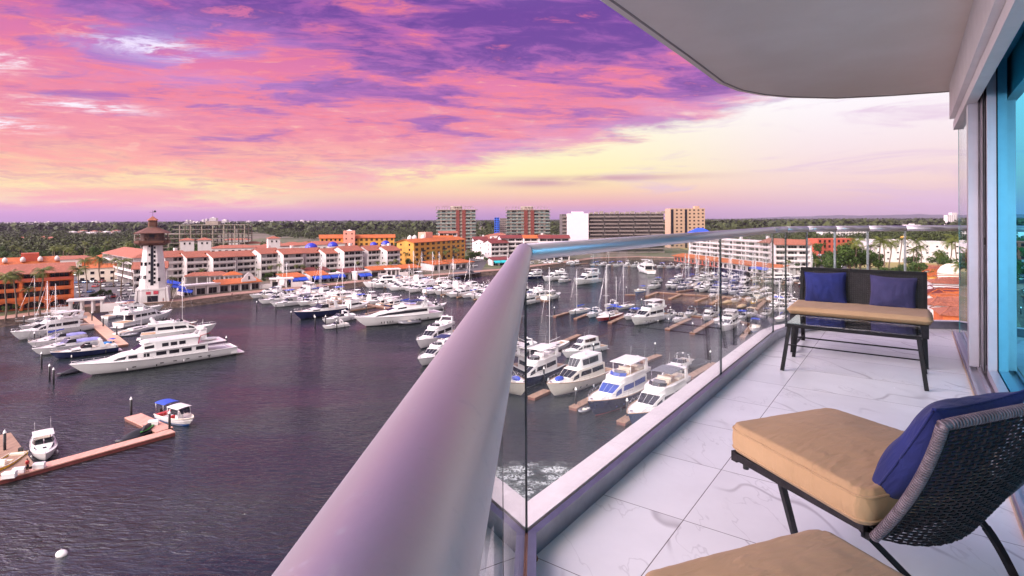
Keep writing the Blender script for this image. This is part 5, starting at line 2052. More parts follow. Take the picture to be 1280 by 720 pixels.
# --- middle pier, bows to the near left
bs('super_dark', 446, 410, 548, 396, 'large white yacht with one long dark window band in the middle of the bay', L=29)
bs('exp_navy', 369, 400, 425, 391, 'blue and navy hulled speedboat with lilac cockpit left of the big dark windowed yacht', L=19)
bs('rib', 500, 406, 526, 403, 'white tender floating against the side of the dark windowed yacht', L=6.5)
bs('exp', 404, 412, 438, 407, 'small white runabout at the very bow of the dark windowed yacht', L=8)
bs('exp_white', 404, 406, 445, 398, 'white covered motorboat between the blue speedboat and the dark windowed yacht', L=12)

row_kinds = ['fly', 'exp', 'fly_hard', 'fish', 'exp_blue', 'fly_mask', 'exp_hard', 'fly_blue', 'fish_nt', 'exp_white', 'fly_stripe', 'exp_tan', 'sail', 'fly', 'exp_black', 'fish_cream', 'fly_hard', 'exp_lilac', 'sail_white']
DESC = {'fly': 'white flybridge yacht', 'exp': 'white open topped cruiser', 'fly_hard': 'white hardtop flybridge yacht', 'fish': 'white fishing boat with tower', 'exp_blue': 'white cruiser with blue bimini',
        'fly_mask': 'white yacht with dark wheelhouse windows', 'exp_hard': 'white cruiser with hardtop', 'fly_blue': 'white yacht with navy bimini', 'fish_nt': 'white fishing boat with navy canopy',
        'exp_white': 'white covered motorboat', 'fly_stripe': 'navy hulled hardtop yacht', 'exp_tan': 'cream cruiser with tan bimini', 'sail': 'white sailboat with blue sail cover', 'exp_black': 'white cruiser with black bimini',
        'fish_cream': 'cream fishing boat', 'exp_lilac': 'motorboat under lilac cover', 'sail_white': 'sailboat with white sail cover', 'sail_navy': 'navy hulled sailboat', 'sail_bim': 'sailboat with blue bimini',
        'sail_plain': 'tall masted sailboat with bare boom', 'skiff': 'small open boat with blue canopy', 'skiff_teal': 'small boat with teal canopy', 'rib_cov': 'black covered dinghy', 'rib_tan': 'tan covered inflatable',
        'exp_greyhull': 'grey hulled cruiser'}
pile_spots = []


def pier(A, Bp, near_L, far_L, spacing, where, near=True, far=True, width=2.4, seed=1, kinds=row_kinds, head=BH, skip_near=(), skip_far=(), finger=True):
    """a floating pier with finger berths; boats both sides, near side bows toward the viewer's left"""
    rr = random.Random(seed)
    A, Bp = Vector(A).to_2d() if len(A) > 2 else Vector(A), Vector(Bp).to_2d() if len(Bp) > 2 else Vector(Bp)
    t = (Bp - A)
    L_ = t.length
    t = t / L_
    dk = empty('floating_pier', (A.x, A.y, 0), math.atan2(t.y, t.x), 'long floating timber pier with side fingers ' + where, 'pier', 'floating piers')
    MB().box(0, L_, -width / 2, width / 2, .42, .55).build('walkway', timber, dk)
    MB().box(.1, L_ - .1, -width / 2 + .1, width / 2 - .1, -.1, .419).build('float', dock_side, dk)
    h_ = Vector((math.cos(R(head)), math.sin(R(head))))
    hl = (h_.dot(t), h_.dot(Vector((-t.y, t.x))))      # heading in pier axes
    cnt = int(L_ / spacing)
    n_near = n_far = 0
    for i in range(cnt):
        s_ = (i + .5) * spacing
        q = A + t * s_
        for side, on, LL, skip in ((1, near, near_L, skip_near), (-1, far, far_L, skip_far)):
            if not on:
                continue
            fl = LL * .8
            if finger and i % 2 == 0:
                fx = s_ + spacing * .5
                a_ = Vector((fx, 0)) + Vector(hl) * (width / 2 + .05) * side
                b_ = a_ + Vector(hl) * fl * side
                w_ = Vector((-hl[1], hl[0])) * .45
                f_ = MB()
                f_.hexa([(a_.x - w_.x, a_.y - w_.y, .1), (b_.x - w_.x, b_.y - w_.y, .1), (b_.x + w_.x, b_.y + w_.y, .1), (a_.x + w_.x, a_.y + w_.y, .1),
                         (a_.x - w_.x, a_.y - w_.y, .50), (b_.x - w_.x, b_.y - w_.y, .50), (b_.x + w_.x, b_.y + w_.y, .50), (a_.x + w_.x, a_.y + w_.y, .50)])
                f_.build('finger', timber, dk)
                wp_ = A + t * fx + h_ * (fl + 1) * side
                pile_spots.append((wp_.x, wp_.y, where))
            if i in skip:
                continue
            k = kinds[rr.randrange(len(kinds))]
            Lb = LL * rr.uniform(.86, 1.08)
            if k.startswith('sail'):
                Lb = min(Lb, 13)
            if k.startswith('exp') and Lb > 14:
                Lb = rr.uniform(11, 14)
            rev = rr.random() < .12
            hd = head if side > 0 else head + 180
            tip = q + h_ * side * (width / 2 + .6 + Lb)
            if rev:
                tip = q + h_ * side * (width / 2 + .6)
                hd += 180
            if side > 0:
                n_near += 1
                nn = n_near
                wd = 'berth on the near side of the pier '
            else:
                n_far += 1
                nn = n_far
                wd = 'berth on the far side of the pier '
            boat(k, tip, Lb, DESC[k] + ', ' + ORD[nn - 1] + ' on the ' + ('near' if side > 0 else 'far') + ' side of pier ' + where, hd + rr.uniform(-2, 2))
    return dk


pier((-98, 239), (-30, 187), 14, 13, 4.7, 'before blue awnings', seed=3, skip_near=(9, 10, 13, 14, 15, 16, 17))
boat('fly', W(313, 374), 15, 'white yacht, leftmost of the cluster in front of the white gabled pavilion', BH)
boat('exp', W(324, 381), 13, 'white cruiser whose bow sticks out left of the middle cluster', BH)
boat('exp_hard', W(340, 385), 13, 'white hardtop cruiser at the front left of the middle cluster', BH)
pier((-62, 280), (14, 212), 17, 15, 5.0, 'by yellow hotel', seed=8, kinds=row_kinds + ['fly', 'fly_hard', 'exp'])
bs('fly_mask', 455, 360, 500, 358, 'high white yacht standing apart beside the quay left of the yellow hotel pier', L=19)
bs('fly', 486, 364, 530, 360, 'white yacht second from the quay on the yellow hotel side', L=16)
bs('fly', 522, 438, 604, 402, 'white yacht half hidden behind the big handrail', L=19)
bs('fly_blue', 524, 460, 606, 420, 'white yacht with navy canopy half hidden below the handrail', L=17)

# --- through the glass: the middle distance
bs('fly_hard', 718, 357, 756, 351, 'big white yacht in open water behind the left glass panel', L=22)
bs('fly', 679, 352, 712, 348, 'white yacht left of the big yacht behind the left glass panel', L=18)
bs('fly_stripe', 655, 350, 682, 346, 'navy hulled yacht beside the rail corner', L=17)
bs('fish', 698, 354, 722, 349, 'small white fishing boat between the two yachts behind the left panel', L=12)
bs('fly_hard', 798, 338, 833, 348, 'long white yacht with rounded stern crossing the far basin', L=24)
bs('skiff', 793, 366, 806, 364, 'small white open boat alone at the end of a far finger', L=7.5)
bs('exp_black', 811, 362, 828, 357, 'white cruiser with black canopy right of the lone open boat', L=12)
bs('fly_blue', 833, 361, 850, 355, 'white yacht with sloping dark windows on the far finger', L=14)
bs('exp_greyhull', 848, 364, 864, 358, 'grey hulled cruiser second last on the far finger', L=12)
bs('fly_hard', 790, 408, 830, 397, 'large white flybridge yacht with grey stripe, alone in the middle of the right basin', L=20)
bs('exp_blue', 781, 401, 800, 394, 'white cruiser with blue bimini hiding behind the lone large yacht', L=11)
bs('ketch', 746, 403, 786, 391, 'red hulled two masted sailboat with blue biminis', L=16)
bs('sail_bim', 748, 399, 786, 387, 'white sailboat with blue bimini behind the red ketch', L=13)
bs('sail', 711, 394, 742, 387, 'small white sailboat with navy sail cover at the left finger', L=12)
bs('exp_white', 735, 398, 757, 389, 'white covered motorboat with black outboards beside the small sailboat', L=10)
bs('skiff_teal', 826, 398, 831, 392, 'little dinghy with a turquoise cover on the spine dock', L=5)
bs('exp_black', 858, 398, 874, 388, 'cruiser with a black bimini flanked by white fenders', L=10)
bs('rib', 850, 396, 858, 391, 'white inflatable left of the black bimini cruiser', L=4.5)
bs('rib', 872, 396, 879, 391, 'white inflatable right of the black bimini cruiser', L=4.5)
bs('exp_black', 886, 398, 906, 386, 'white cruiser with long black top just right of the glass joint', L=11)
bs('fly_hard', 902, 416, 926, 398, 'white yacht with tan flybridge carpet facing us near the curb', L=17)
bs('exp_blue', 922, 403, 936, 392, 'blue and white cruiser behind the tan carpeted yacht', L=10)
bs('skiff', 941, 416, 951, 400, 'light blue fishing skiff with dark blue canopy near the curb', L=8.5, )
bs('rib_tan', 905, 380, 917, 376, 'white tube inflatable with brown cover on a raft', L=6)
bs('rib_tan', 924, 386, 938, 378, 'tan covered round inflatable on the dock', L=6.5)
bs('exp_white', 915, 379, 930, 373, 'covered white motorboat left of the yellow boat', L=9)
bs('skiff_yel', 940, 381, 950, 375, 'bright yellow boat tied at the end of a tan dock', L=6)
bs('exp', 934, 378, 946, 371, 'cream topped cruiser beside the yellow boat', L=10)
bs('exp_blue', 969, 384, 980, 372, 'white cruiser with blue bimini seen between two glass joints', L=11)
bs('exp_black', 983, 380, 993, 367, 'white cruiser with dark roof just left of the loveseat', L=11)
bs('sail', 970, 404, 984, 396, 'sailboat with dark sail cover lying near the curb', L=11)
bs('exp', 888, 373, 903, 366, 'white cruiser on the dock in front of the far masts', L=10)
bs('fly_stripe', 1004, 351, 982, 351, 'long pale barge like yacht lying along the right quay', L=20)

for k, (kd, x, y, L_) in enumerate((('fly', 874, 366, 13), ('exp_blue', 888, 367, 11), ('fish', 900, 368, 12), ('exp_hard', 912, 369, 11), ('fly_mask', 925, 371, 13), ('exp', 958, 372, 11), ('sail', 868, 362, 11), ('sail_white', 880, 360, 12),
                                    ('sail_plain', 894, 360, 12), ('sail_bim', 908, 361, 12), ('sail_white', 921, 362, 12), ('sail', 937, 364, 12), ('sail_plain', 952, 366, 11), ('exp_white', 829, 400, 9), ('exp', 842, 404, 9), ('fish_nt', 880, 402, 11), ('sail', 893, 406, 11), ('exp_tan', 930, 398, 10),
                                    ('exp_greyhull', 954, 398, 9), ('fly', 962, 392, 12), ('exp_hard', 975, 392, 10), ('sail_white', 985, 390, 11), ('exp_white', 756, 386, 9), ('sail_plain', 771, 388, 12), ('exp_blue', 817, 355, 10), ('fly', 840, 352, 12), ('sail_bim', 858, 352, 12), ('fish', 872, 352, 12), ('exp', 884, 352, 11))):
    bp(kd, x, y, L_, DESC[kd] + ' seen through the glass, ' + ORD[k] + ' of the crowded right basin', BH + rnd.uniform(-5, 5))

# --- the near boats through the glass
bs('fly_navy', 737, 524, 808, 484, 'navy hulled yacht with tan trim and white hardtop, nearest but one to the curb', L=21)
bs('fly_cream', 686, 499, 757, 469, 'cream hulled yacht with a blue covered tender on its bow', L=20)
bs('fly_grey', 787, 541, 862, 493, 'white and slate blue yacht with grey flybridge cover, closest to the curb', L=21)
bs('fly_stripe', 636, 492, 706, 458, 'navy hulled yacht with white hardtop just right of the rail corner', L=19)
bs('fly_mask', 704, 449, 752, 436, 'white yacht with grey smoked wheelhouse and a navy bow cover', L=15)
bs('sail_plain', 672, 446, 722, 424, 'sailing yacht with the tall white mast near the rail corner', L=15)
bs('exp_black', 834, 470, 868, 452, 'white sport cruiser with black bimini behind the closest yacht', L=11.5)
bs('rib_cov', 864, 462, 880, 452, 'large dinghy under a dark grey cover beside the sport cruiser', L=6)
bs('rib', 725, 517, 737, 511, 'dark grey dinghy tied at the bow of the navy hulled yacht', L=3.2)
bs('exp_white', 640, 446, 676, 430, 'white cruiser under cover, partly behind the rail corner', L=11)

# --- far rows
pier(G(652, 333)[:2], G(735, 330)[:2], 13, 11, 5.2, 'beyond open water', seed=21, far=False)
pier(G(744, 331)[:2], G(905, 336)[:2], 12, 10, 5.6, 'along far quay', seed=12, kinds=['exp', 'fly', 'exp_blue', 'fish', 'sail_navy', 'exp_white', 'fly_blue', 'sail_bim', 'exp_black'], far=False)
pier((78, 262), (112, 236), 13, 12, 5.0, 'below white apartments', seed=5, kinds=['sail_bim', 'sail', 'sail_navy', 'sail_white', 'exp_black', 'sail_plain'], near=True, far=True)
pier((100, 300), (150, 262), 12, 12, 5.0, 'near blue awning', seed=15, kinds=['sail_plain', 'sail', 'sail_navy', 'exp', 'sail_white', 'fly'], near=True, far=True)
pier((92, 216), (112, 199), 12, 12, 5.0, 'beside right quay', seed=18, kinds=['sail_plain', 'exp', 'exp_blue', 'sail_white'], near=True, far=True, skip_near=(0, 1), skip_far=(3,))


# ---------------------------------------------------------------- docks placed one by one
def plank_dock(px_pts, width, label, m_=timber, z=.55, side=dock_side, name='floating_dock', group='floating docks'):
    pts = [G(x, y, z) for x, y in px_pts]
    P0 = pts[0]
    o = empty(name, (P0.x, P0.y, 0), 0, label, 'dock', group)
    loc = [((p - P0).x, (p - P0).y) for p in pts]
    L_, R_ = offset(loc, width / 2), offset(loc, -width / 2)
    L2, R2 = offset(loc, width / 2 - .06), offset(loc, -width / 2 + .06)
    a, b_ = MB(), MB()
    for i in range(len(loc) - 1):
        a.hexa([(*R_[i], z - .14), (*R_[i + 1], z - .14), (*L_[i + 1], z - .14), (*L_[i], z - .14), (*R_[i], z), (*R_[i + 1], z), (*L_[i + 1], z), (*L_[i], z)])
        b_.hexa([(*R2[i], -.15), (*R2[i + 1], -.15), (*L2[i + 1], -.15), (*L2[i], -.15), (*R2[i], z - .141), (*R2[i + 1], z - .141), (*L2[i + 1], z - .141), (*L2[i], z - .141)])
    a.build('deck_boards', m_, o)
    b_.build('float', side, o)
    return o


plank_dock([(103, 390), (152, 431)], 3.0, 'wide tan pier running from the white gate to the superyacht', mat('dock_boards_tan', (.50, .30, .21), .8, var=.15, scale=.6, bump=.3))
plank_dock([(-12, 600), (216, 538)], 1.9, 'long pink decked dock in the lower left corner', timber_red, .6, mat('dock_fascia_red', (.16, .035, .03), .7, var=.3))
plank_dock([(166, 519), (206, 537)], 2.4, 'short pink finger beside the blue canopied launch', timber_red, .6)
plank_dock([(-6, 545), (24, 590)], 3.4, 'short brown finger by the boat at the left edge', timber, .6)
for pp, w_, lab in (
        ([(693, 395), (710, 390)], 1.3, 'short finger dock left of the small white sailboat'),
        ([(719, 398), (735, 392)], 1.3, 'finger dock right of the small white sailboat'),
        ([(762, 403), (787, 392)], 1.4, 'bright finger dock beside the red ketch'),
        ([(786, 392), (840, 392), (905, 398), (935, 404)], 2.0, 'long spine dock behind the lone large yacht'),
        ([(834, 411), (862, 398)], 1.5, 'empty finger dock left of the glass joint'),
        ([(865, 416), (893, 400)], 1.5, 'empty finger dock crossing behind the glass joint'),
        ([(928, 421), (940, 406)], 1.4, 'finger dock between the tan carpeted yacht and blue skiff'),
        ([(781, 368), (794, 368)], 1.2, 'tiny dock stub left of the lone open boat'),
        ([(808, 370), (822, 365), (850, 367), (900, 370), (938, 374)], 1.7, 'far spine dock in the middle of the right basin'),
        ([(837, 373), (852, 367)], 1.4, 'empty far finger dock below the spine'),
        ([(846, 364), (870, 361)], 1.2, 'upper finger dock behind the far spine'),
        ([(870, 376), (884, 371)], 1.3, 'far finger dock right of the empty one'),
        ([(889, 379), (904, 371)], 1.5, 'wide far finger dock before the masts'),
        ([(945, 386), (957, 375)], 1.5, 'tan dock beside the yellow boat'),
        ([(803, 451), (824, 443)], 1.6, 'finger dock end sticking out behind the navy hulled yacht'),
        ([(862, 470), (893, 453)], 1.6, 'finger dock beside the dark covered dinghy'),
        ([(664, 496), (684, 487)], 1.6, 'finger dock between two near yacht bows left'),
        ([(716, 509), (742, 496)], 1.6, 'finger dock right of the cream yacht bow'),
        ([(776, 527), (797, 514)], 1.6, 'finger dock between the two closest yachts'),
        ([(700, 428), (724, 418)], 1.5, 'finger dock behind the sailing yacht with tall mast'),
        ([(700, 456), (770, 468), (835, 483), (880, 494)], 2.2, 'spine dock at the sterns of the near yachts')):
    plank_dock(pp, w_, lab)

# pilings
pl_ = empty('mooring_pile')
MB().lathe([(.17, -1), (.17, 2.9), (.15, 2.92)], n=12).build('pile', pile_black, pl_)
MB().lathe([(.20, 2.92), (.20, 3.0), (.02, 3.42)], n=12).build('cone_cap', cap_white, pl_)
bpy.context.view_layer.update()
kids(pl_)
first_pile = [True]


def pile(x, y, label, group='mooring piles', s_=1.0):
    o = pl_ if first_pile[0] else copy_tree(pl_)
    first_pile[0] = False
    o.location = (x, y, 0)
    o.scale = (s_, s_, s_)
    tag(o, label, 'mooring pile', group)
    return o


for (px, py, lab) in ((164, 522, 'black pile with white cone cap at the corner of the short pink finger'),
                      (212, 541, 'black pile with white cap at the end of the pink dock by the launch'),
                      (6, 568, 'black pile with white cap at the left picture edge'),
                      (62, 476, 'black pile at the left of the superyacht bow'), (67, 481, 'capped pile touching the superyacht bow'), (52, 459, 'black pile in front of the lilac covered motorboat'),
                      (30, 408, 'black pile beside the leftmost sailboat'), (43, 431, 'black pile before the high flared bow'), (283, 437, 'white capped pile behind the stern of the superyacht'),
                      (115, 403, 'black pile where boats meet the left pier shore end'), (129, 410, 'black pile half way along the left pier'), (146, 421, 'black pile at the outer end of the left pier'),
                      (321, 388, 'black pile at the far left of the middle cluster'), (345, 391, 'black pile left of the blue speedboat'), (364, 402, 'black pile at the bow of the blue speedboat'),
                      (394, 409, 'white capped pile beside the blue speedboat hull'), (407, 408, 'black pile by the small runabout'), (421, 414, 'pile under the bow of the dark windowed yacht'),
                      (465, 362, 'black pile beside the high white yacht near the quay'), (480, 367, 'black pile in the gap left of the yellow hotel pier'), (535, 373, 'black pile by the front bow of the yellow hotel pier'),
                      (554, 381, 'lone black pile near the big handrail'),
                      (693, 396, 'pile at the outer end of the short left finger'), (719, 399, 'pile beside the yellow cockpit of the small sailboat'), (762, 404, 'pile by the stern dock of the red ketch'),
                      (783, 368, 'pile on the tiny dock stub'), (806, 372, 'pile at the outer end of the far spine dock'), (838, 396, 'pile behind the lone large yacht right'),
                      (836, 412, 'pile at the end of the empty finger dock'), (866, 418, 'pile at the second empty finger dock'), (819, 446, 'tall capped pile at the finger end behind the navy yacht'),
                      (888, 457, 'pile right of the glass joint by the covered dinghy'), (720, 509, 'capped pile between the cream and navy yachts'), (784, 524, 'capped pile beside the bow of the closest yacht'),
                      (680, 480, 'capped pile left of the cream yacht bow'), (742, 447, 'slim pile behind the smoked wheelhouse yacht'), (802, 385, 'pile behind the blue bimini cruiser'),
                      (870, 372, 'pile at the far finger right'), (890, 380, 'pile at the wide far finger'), (904, 414, 'dark pile under the tan carpeted yacht bow'), (929, 420, 'pile between the yacht and the blue skiff'),
                      (946, 386, 'pile beside the yellow boat dock')):
    q = W(px, py)
    pile(q.x, q.y, lab)
cnt_ = {}
for (x, y, where) in pile_spots:
    cnt_[where] = cnt_.get(where, 0) + 1
    if cnt_[where] <= 60:
        pile(x, y, 'black pile, ' + ORD[cnt_[where] - 1] + ' along the pier ' + where)

# things on the lower left dock
by = empty('mooring_buoy', G(77, 694, 0), 0, 'round white buoy floating alone in the lower left water', 'buoy')
q = MB()
q.sm = True
q.grid(lambda u, v: (.52 * math.sin(PI * v) * math.cos(2 * PI * u), .42 * math.sin(PI * v) * math.sin(2 * PI * u), .12 + .38 * math.cos(PI * v)), 16, 10)
q.build('float_body', white_gel, by)
MB().tube([(0, 0, .48), (0, 0, .62)], .05, 6).build('ring', steel, by)


def dock_box(px, py, label, m_=white_gel, s_=1.0, z=.6, rz=0.3):
    o = empty('dock_box', G(px, py, z), rz, label, 'storage box', 'dock boxes')
    MB().box(-.6 * s_, .6 * s_, -.32 * s_, .32 * s_, 0, .5 * s_).build('body', m_, o)
    q = MB()
    q.hexa([(-.64 * s_, -.36 * s_, .5 * s_), (.64 * s_, -.36 * s_, .5 * s_), (.64 * s_, .36 * s_, .5 * s_), (-.64 * s_, .36 * s_, .5 * s_),
            (-.6 * s_, -.26 * s_, .68 * s_), (.6 * s_, -.26 * s_, .68 * s_), (.6 * s_, .26 * s_, .68 * s_), (-.6 * s_, .26 * s_, .68 * s_)])
    q.build('lid', m_, o)


dock_box(49, 585, 'white storage box below the bow of the hardtop cruiser')
dock_box(24, 591, 'white storage box near the left edge dock boat')
dock_box(12, 597, 'low white step box at the left end of the pink dock', s_=1.1)
dock_box(192, 531, 'white storage box on the dock behind the jet ski', s_=1.1)
tb = MB()
tb.tube([(0, 0, .3), (2.6, .9, .35)], .38, 12)
o = tb.build('fender_roll', mat('roll_blue', (.02, .22, .60), .5))
o.location = G(124, 431, .3)
tag(o, 'bright blue roll lying across the stern next to the left pier', 'roll')


# people
def person(px, py, z, label, shirt, trousers, h=1.72, rz=0.0, pose=0):
    root = G(px, py, z)
    me = bpy.data.meshes.new('person')
    J = {'pel': (0, 0, .95), 'che': (0, 0, 1.30), 'nek': (0, 0, 1.47), 'hed': (.01, 0, 1.56), 'top': (.01, 0, 1.70),
         'hl': (0, .10, .90), 'hr': (0, -.10, .90), 'kl': (.05, .11, .50), 'kr': (-.02, -.11, .50), 'al': (.02, .11, .08), 'ar': (-.06, -.11, .08), 'fl': (.17, .12, .04), 'fr': (.10, -.12, .04),
         'sl': (0, .18, 1.40), 'sr': (0, -.18, 1.40), 'el': (.04, .25, 1.12), 'er': (.02, -.25, 1.12), 'wl': (.16, .24, .90), 'wr': (.12, -.24, .88), 'gl': (.20, .23, .82), 'gr': (.15, -.24, .80)}
    rad = {'pel': .15, 'che': .16, 'nek': .06, 'hed': .09, 'top': .085, 'hl': .10, 'hr': .10, 'kl': .07, 'kr': .07, 'al': .045, 'ar': .045, 'fl': .035, 'fr': .035, 'sl': .07, 'sr': .07, 'el': .045, 'er': .045, 'wl': .032, 'wr': .032, 'gl': .03, 'gr': .03}
    E = [('pel', 'che'), ('che', 'nek'), ('nek', 'hed'), ('hed', 'top'), ('pel', 'hl'), ('pel', 'hr'), ('hl', 'kl'), ('kl', 'al'), ('al', 'fl'), ('hr', 'kr'), ('kr', 'ar'), ('ar', 'fr'),
         ('che', 'sl'), ('che', 'sr'), ('sl', 'el'), ('el', 'wl'), ('wl', 'gl'), ('sr', 'er'), ('er', 'wr'), ('wr', 'gr')]
    ks = list(J)
    me.from_pydata([J[k] for k in ks], [(ks.index(a), ks.index(b_)) for a, b_ in E], [])
    o = bpy.data.objects.new('person', me)
    COL.objects.link(o)
    sk = o.modifiers.new('skin', 'SKIN')
    for i, k in enumerate(ks):
        me.skin_vertices[0].data[i].radius = (rad[k], rad[k])
    me.skin_vertices[0].data[0].use_root = True
    sk.use_smooth_shade = True
    sb_ = o.modifiers.new('sub', 'SUBSURF')
    sb_.levels = sb_.render_levels = 1
    me.materials.append(mat('skin', (.36, .19, .12), .6, var=.1))
    o.location = root
    o.rotation_euler = (0, 0, rz)
    k_ = h / 1.76
    o.scale = (k_, k_, k_)
    tag(o, label, 'person')
    p = MB()
    p.lathe([(.15, 0), (.17, .1), (.19, .35), (.215, .46), (.12, .53)], (0, 0, .95), 12)
    for s_ in (-1, 1):
        p.tube([(0, s_ * .17, 1.42), (.03, s_ * .245, 1.18)], .075, 8)
    p.build('shirt', shirt, o)
    p = MB()
    p.lathe([(.17, 0), (.165, .16)], (0, 0, .84), 12)
    p.tube([(0, .10, .9), (.045, .11, .52)], .105, 8, r2=.09)
    p.tube([(0, -.10, .9), (-.018, -.11, .52)], .105, 8, r2=.09)
    p.build('shorts', trousers, o)
    q = MB()
    q.sm = True
    q.grid(lambda u, v: (.005 + .105 * math.sin(PI * .55 * v) * math.cos(2 * PI * u) - .012, .10 * math.sin(PI * .55 * v) * math.sin(2 * PI * u), 1.635 + .125 * math.cos(PI * .55 * v)), 12, 6)
    q.build('hair', mat('hair_dark', (.02, .014, .01), .6), o)


person(34, 590, .6, 'person in a red shirt and black shorts standing on the lower left dock', red_cover, black_cover)
person(157, 384, Z0 + .02, 'person in red walking on the quay left of the lighthouse', red_cover, navy_cover)
person(204, 378, Z0 + .02, 'person in a pink shirt standing at the foot of the lighthouse', mat('shirt_pink', (.5, .12, .14), .8), navy_cover)
person(290, 370, Z0 + .02, 'person in pale pink walking by the orange roofed cafe', mat('shirt_pale', (.6, .3, .3), .8), black_cover)

# ================================================================== BUILDINGS
class Bld:
    """a building in its own frame: x along the facade, y into it, z up; origin at the left front corner"""
    def __init__(s, name, P, theta, label, cat='building', group=None):
        s.o = empty(name, (P[0], P[1], Z0), R(theta), label, cat, group)
        s.win = {}

    def box(s, name, m_, *b, parent=None):
        return MB().box(*b).build(name, m_, parent or s.o)

    def window(s, x, y, z, w_, h_, m_=win_dark, kind='window', face='front', parent=None, fm=None):
        key = (round(w_, 2), round(h_, 2), m_.name, kind)
        if key not in s.win:
            p = MB()
            p.quad((-w_ / 2, -.03, 0), (w_ / 2, -.03, 0), (w_ / 2, -.03, h_), (-w_ / 2, -.03, h_))
            p.cur = 1
            t = .07
            p.box(-w_ / 2 - t, w_ / 2 + t, -.09, 0, -t, -.001)
            p.box(-w_ / 2 - t, w_ / 2 + t, -.07, 0, h_, h_ + t)
            p.box(-w_ / 2 - t, -w_ / 2, -.07, 0, 0, h_)
            p.box(w_ / 2, w_ / 2 + t, -.07, 0, 0, h_)
            if w_ > 1.6:
                k = max(2, int(w_ / 1.1))
                for i in range(1, k):
                    xx = -w_ / 2 + w_ * i / k
                    p.box(xx - .03, xx + .03, -.06, -.031, 0, h_)
            s.win[key] = p.mesh(kind, [m_, fm or stucco_white])
        o = bpy.data.objects.new(kind, s.win[key])
        COL.objects.link(o)
        o.parent = parent or s.o
        o.location = (x, y, z)
        if face == 'left':
            o.rotation_euler = (0, 0, -PI / 2)
        elif face == 'right':
            o.rotation_euler = (0, 0, PI / 2)
        return o

    def gable(s, name, m_, x0, x1, y0, y1, z, rise, over=.6, th=.22, ridge=.5, axis='x'):
        """pitched roof, ridge along x; a thin slab each side"""
        p = MB()
        ym = y0 + (y1 - y0) * ridge
        for ya, yb in ((y0 - over, ym), (y1 + over, ym)):
            za, zb = z - over * rise / max(.1, abs(ym - y0)), z + rise
            q = [(x0 - over, ya, za), (x1 + over, ya, za), (x1 + over, yb, zb), (x0 - over, yb, zb)]
            if ya > yb:
                q = [q[1], q[0], q[3], q[2]]
            p.hexa([(a, b_, c_ - th) for a, b_, c_ in q] + q)
        o = p.build(name, m_, s.o)
        g = MB()
        for x in (x0 + .02, x1 - .02):
            g.quad((x, y0, z - .05), (x, y1, z - .05), (x, ym, z + rise - .1))
        g.build('gable_wall', s.wallm, s.o)
        return o

    def hip(s, name, m_, x0, x1, y0, y1, z, rise, over=.7, flat=.0):
        p = MB()
        x0, x1, y0, y1 = x0 - over, x1 + over, y0 - over, y1 + over
        ins = min((x1 - x0), (y1 - y0)) / 2 * (1 - flat)
        a = [(x0, y0, z), (x1, y0, z), (x1, y1, z), (x0, y1, z)]
        b_ = [(x0 + ins, y0 + ins, z + rise), (x1 - ins, y0 + ins, z + rise), (x1 - ins, y1 - ins + .001, z + rise), (x0 + ins, y1 - ins + .001, z + rise)]
        p.quad(*[a[i] for i in (3, 2, 1, 0)])
        for i in range(4):
            j = (i + 1) % 4
            p.quad(a[i], a[j], b_[j], b_[i])
        p.quad(*b_)
        return p.build(name, m_, s.o)


def pxD(px, D):
    return Vector(((px - 640) / F * D, D))


def condo(P, theta, w_, d_, floors, label, wallm=stucco_white, roofm=terracotta, fh=3.2, base=.4, bays=3, rise=2.4, roof='gable', group=None, par=None, rec=1.7, wleft=True, name='apartment_block'):
    b = Bld(name, P, theta, label, 'apartment building', group)
    b.wallm = wallm
    Ht = floors * fh + base
    m = MB()
    m.box(0, w_, rec, d_, -.5, Ht)
    m.box(0, .35, 0, rec - .002, -.5, Ht)
    m.box(w_ - .35, w_, 0, rec - .002, -.5, Ht)
    k = max(1, bays // 2)
    for i in range(1, k + 0):
        x = w_ * i / k
        m.box(x - .18, x + .18, .15, rec - .002, -.5, Ht - .002)
    m.build('wall', wallm, b.o)
    bw = (w_ - .7) / bays
    for f in range(floors):
        z = base + f * fh
        if f:
            q = MB()
            q.box(.352, w_ - .352, -.08, rec - .003, z - .16, z)
            q.box(.352, w_ - .352, -.10, .03, z + .001, z + .95)
            q.build('balcony', par or wallm, b.o)
        for i in range(bays):
            x = .35 + bw * (i + .5)
            b.window(x, rec - .01, z + .12, bw * .78, fh * .70, win_pale if rnd.random() < .1 else win_dark)
        if wleft:
            b.window(-.01, d_ * .35, z + 1.1, .8, 1.1, face='left')
            b.window(-.01, d_ * .7, z + 1.1, .8, 1.1, face='left') if f % 2 else None
    b.box('lintel', wallm, .352, w_ - .352, -.06, rec - .004, Ht - .45, Ht - .002)
    if roof == 'gable':
        b.gable('roof', roofm, 0, w_, -.3, d_, Ht, rise)
    elif roof == 'hip':
        b.hip('roof', roofm, 0, w_, 0, d_, Ht + .01, rise)
    else:
        q = MB()
        q.box(-.2, w_ + .2, -.3, d_ + .2, Ht + .001, Ht + .25)
        q.box(-.2, w_ + .2, -.3, -.05, Ht + .251, Ht + .9)
        q.build('roof', wallm, b.o)
    if rnd.random() < .5:
        q = MB()
        q.box(w_ * .7, w_ * .7 + 1.4, d_ * .55, d_ * .55 + 1.4, Ht - .2, Ht + rise + 1.2)
        q.build('chimney', wallm, b.o)
    return b


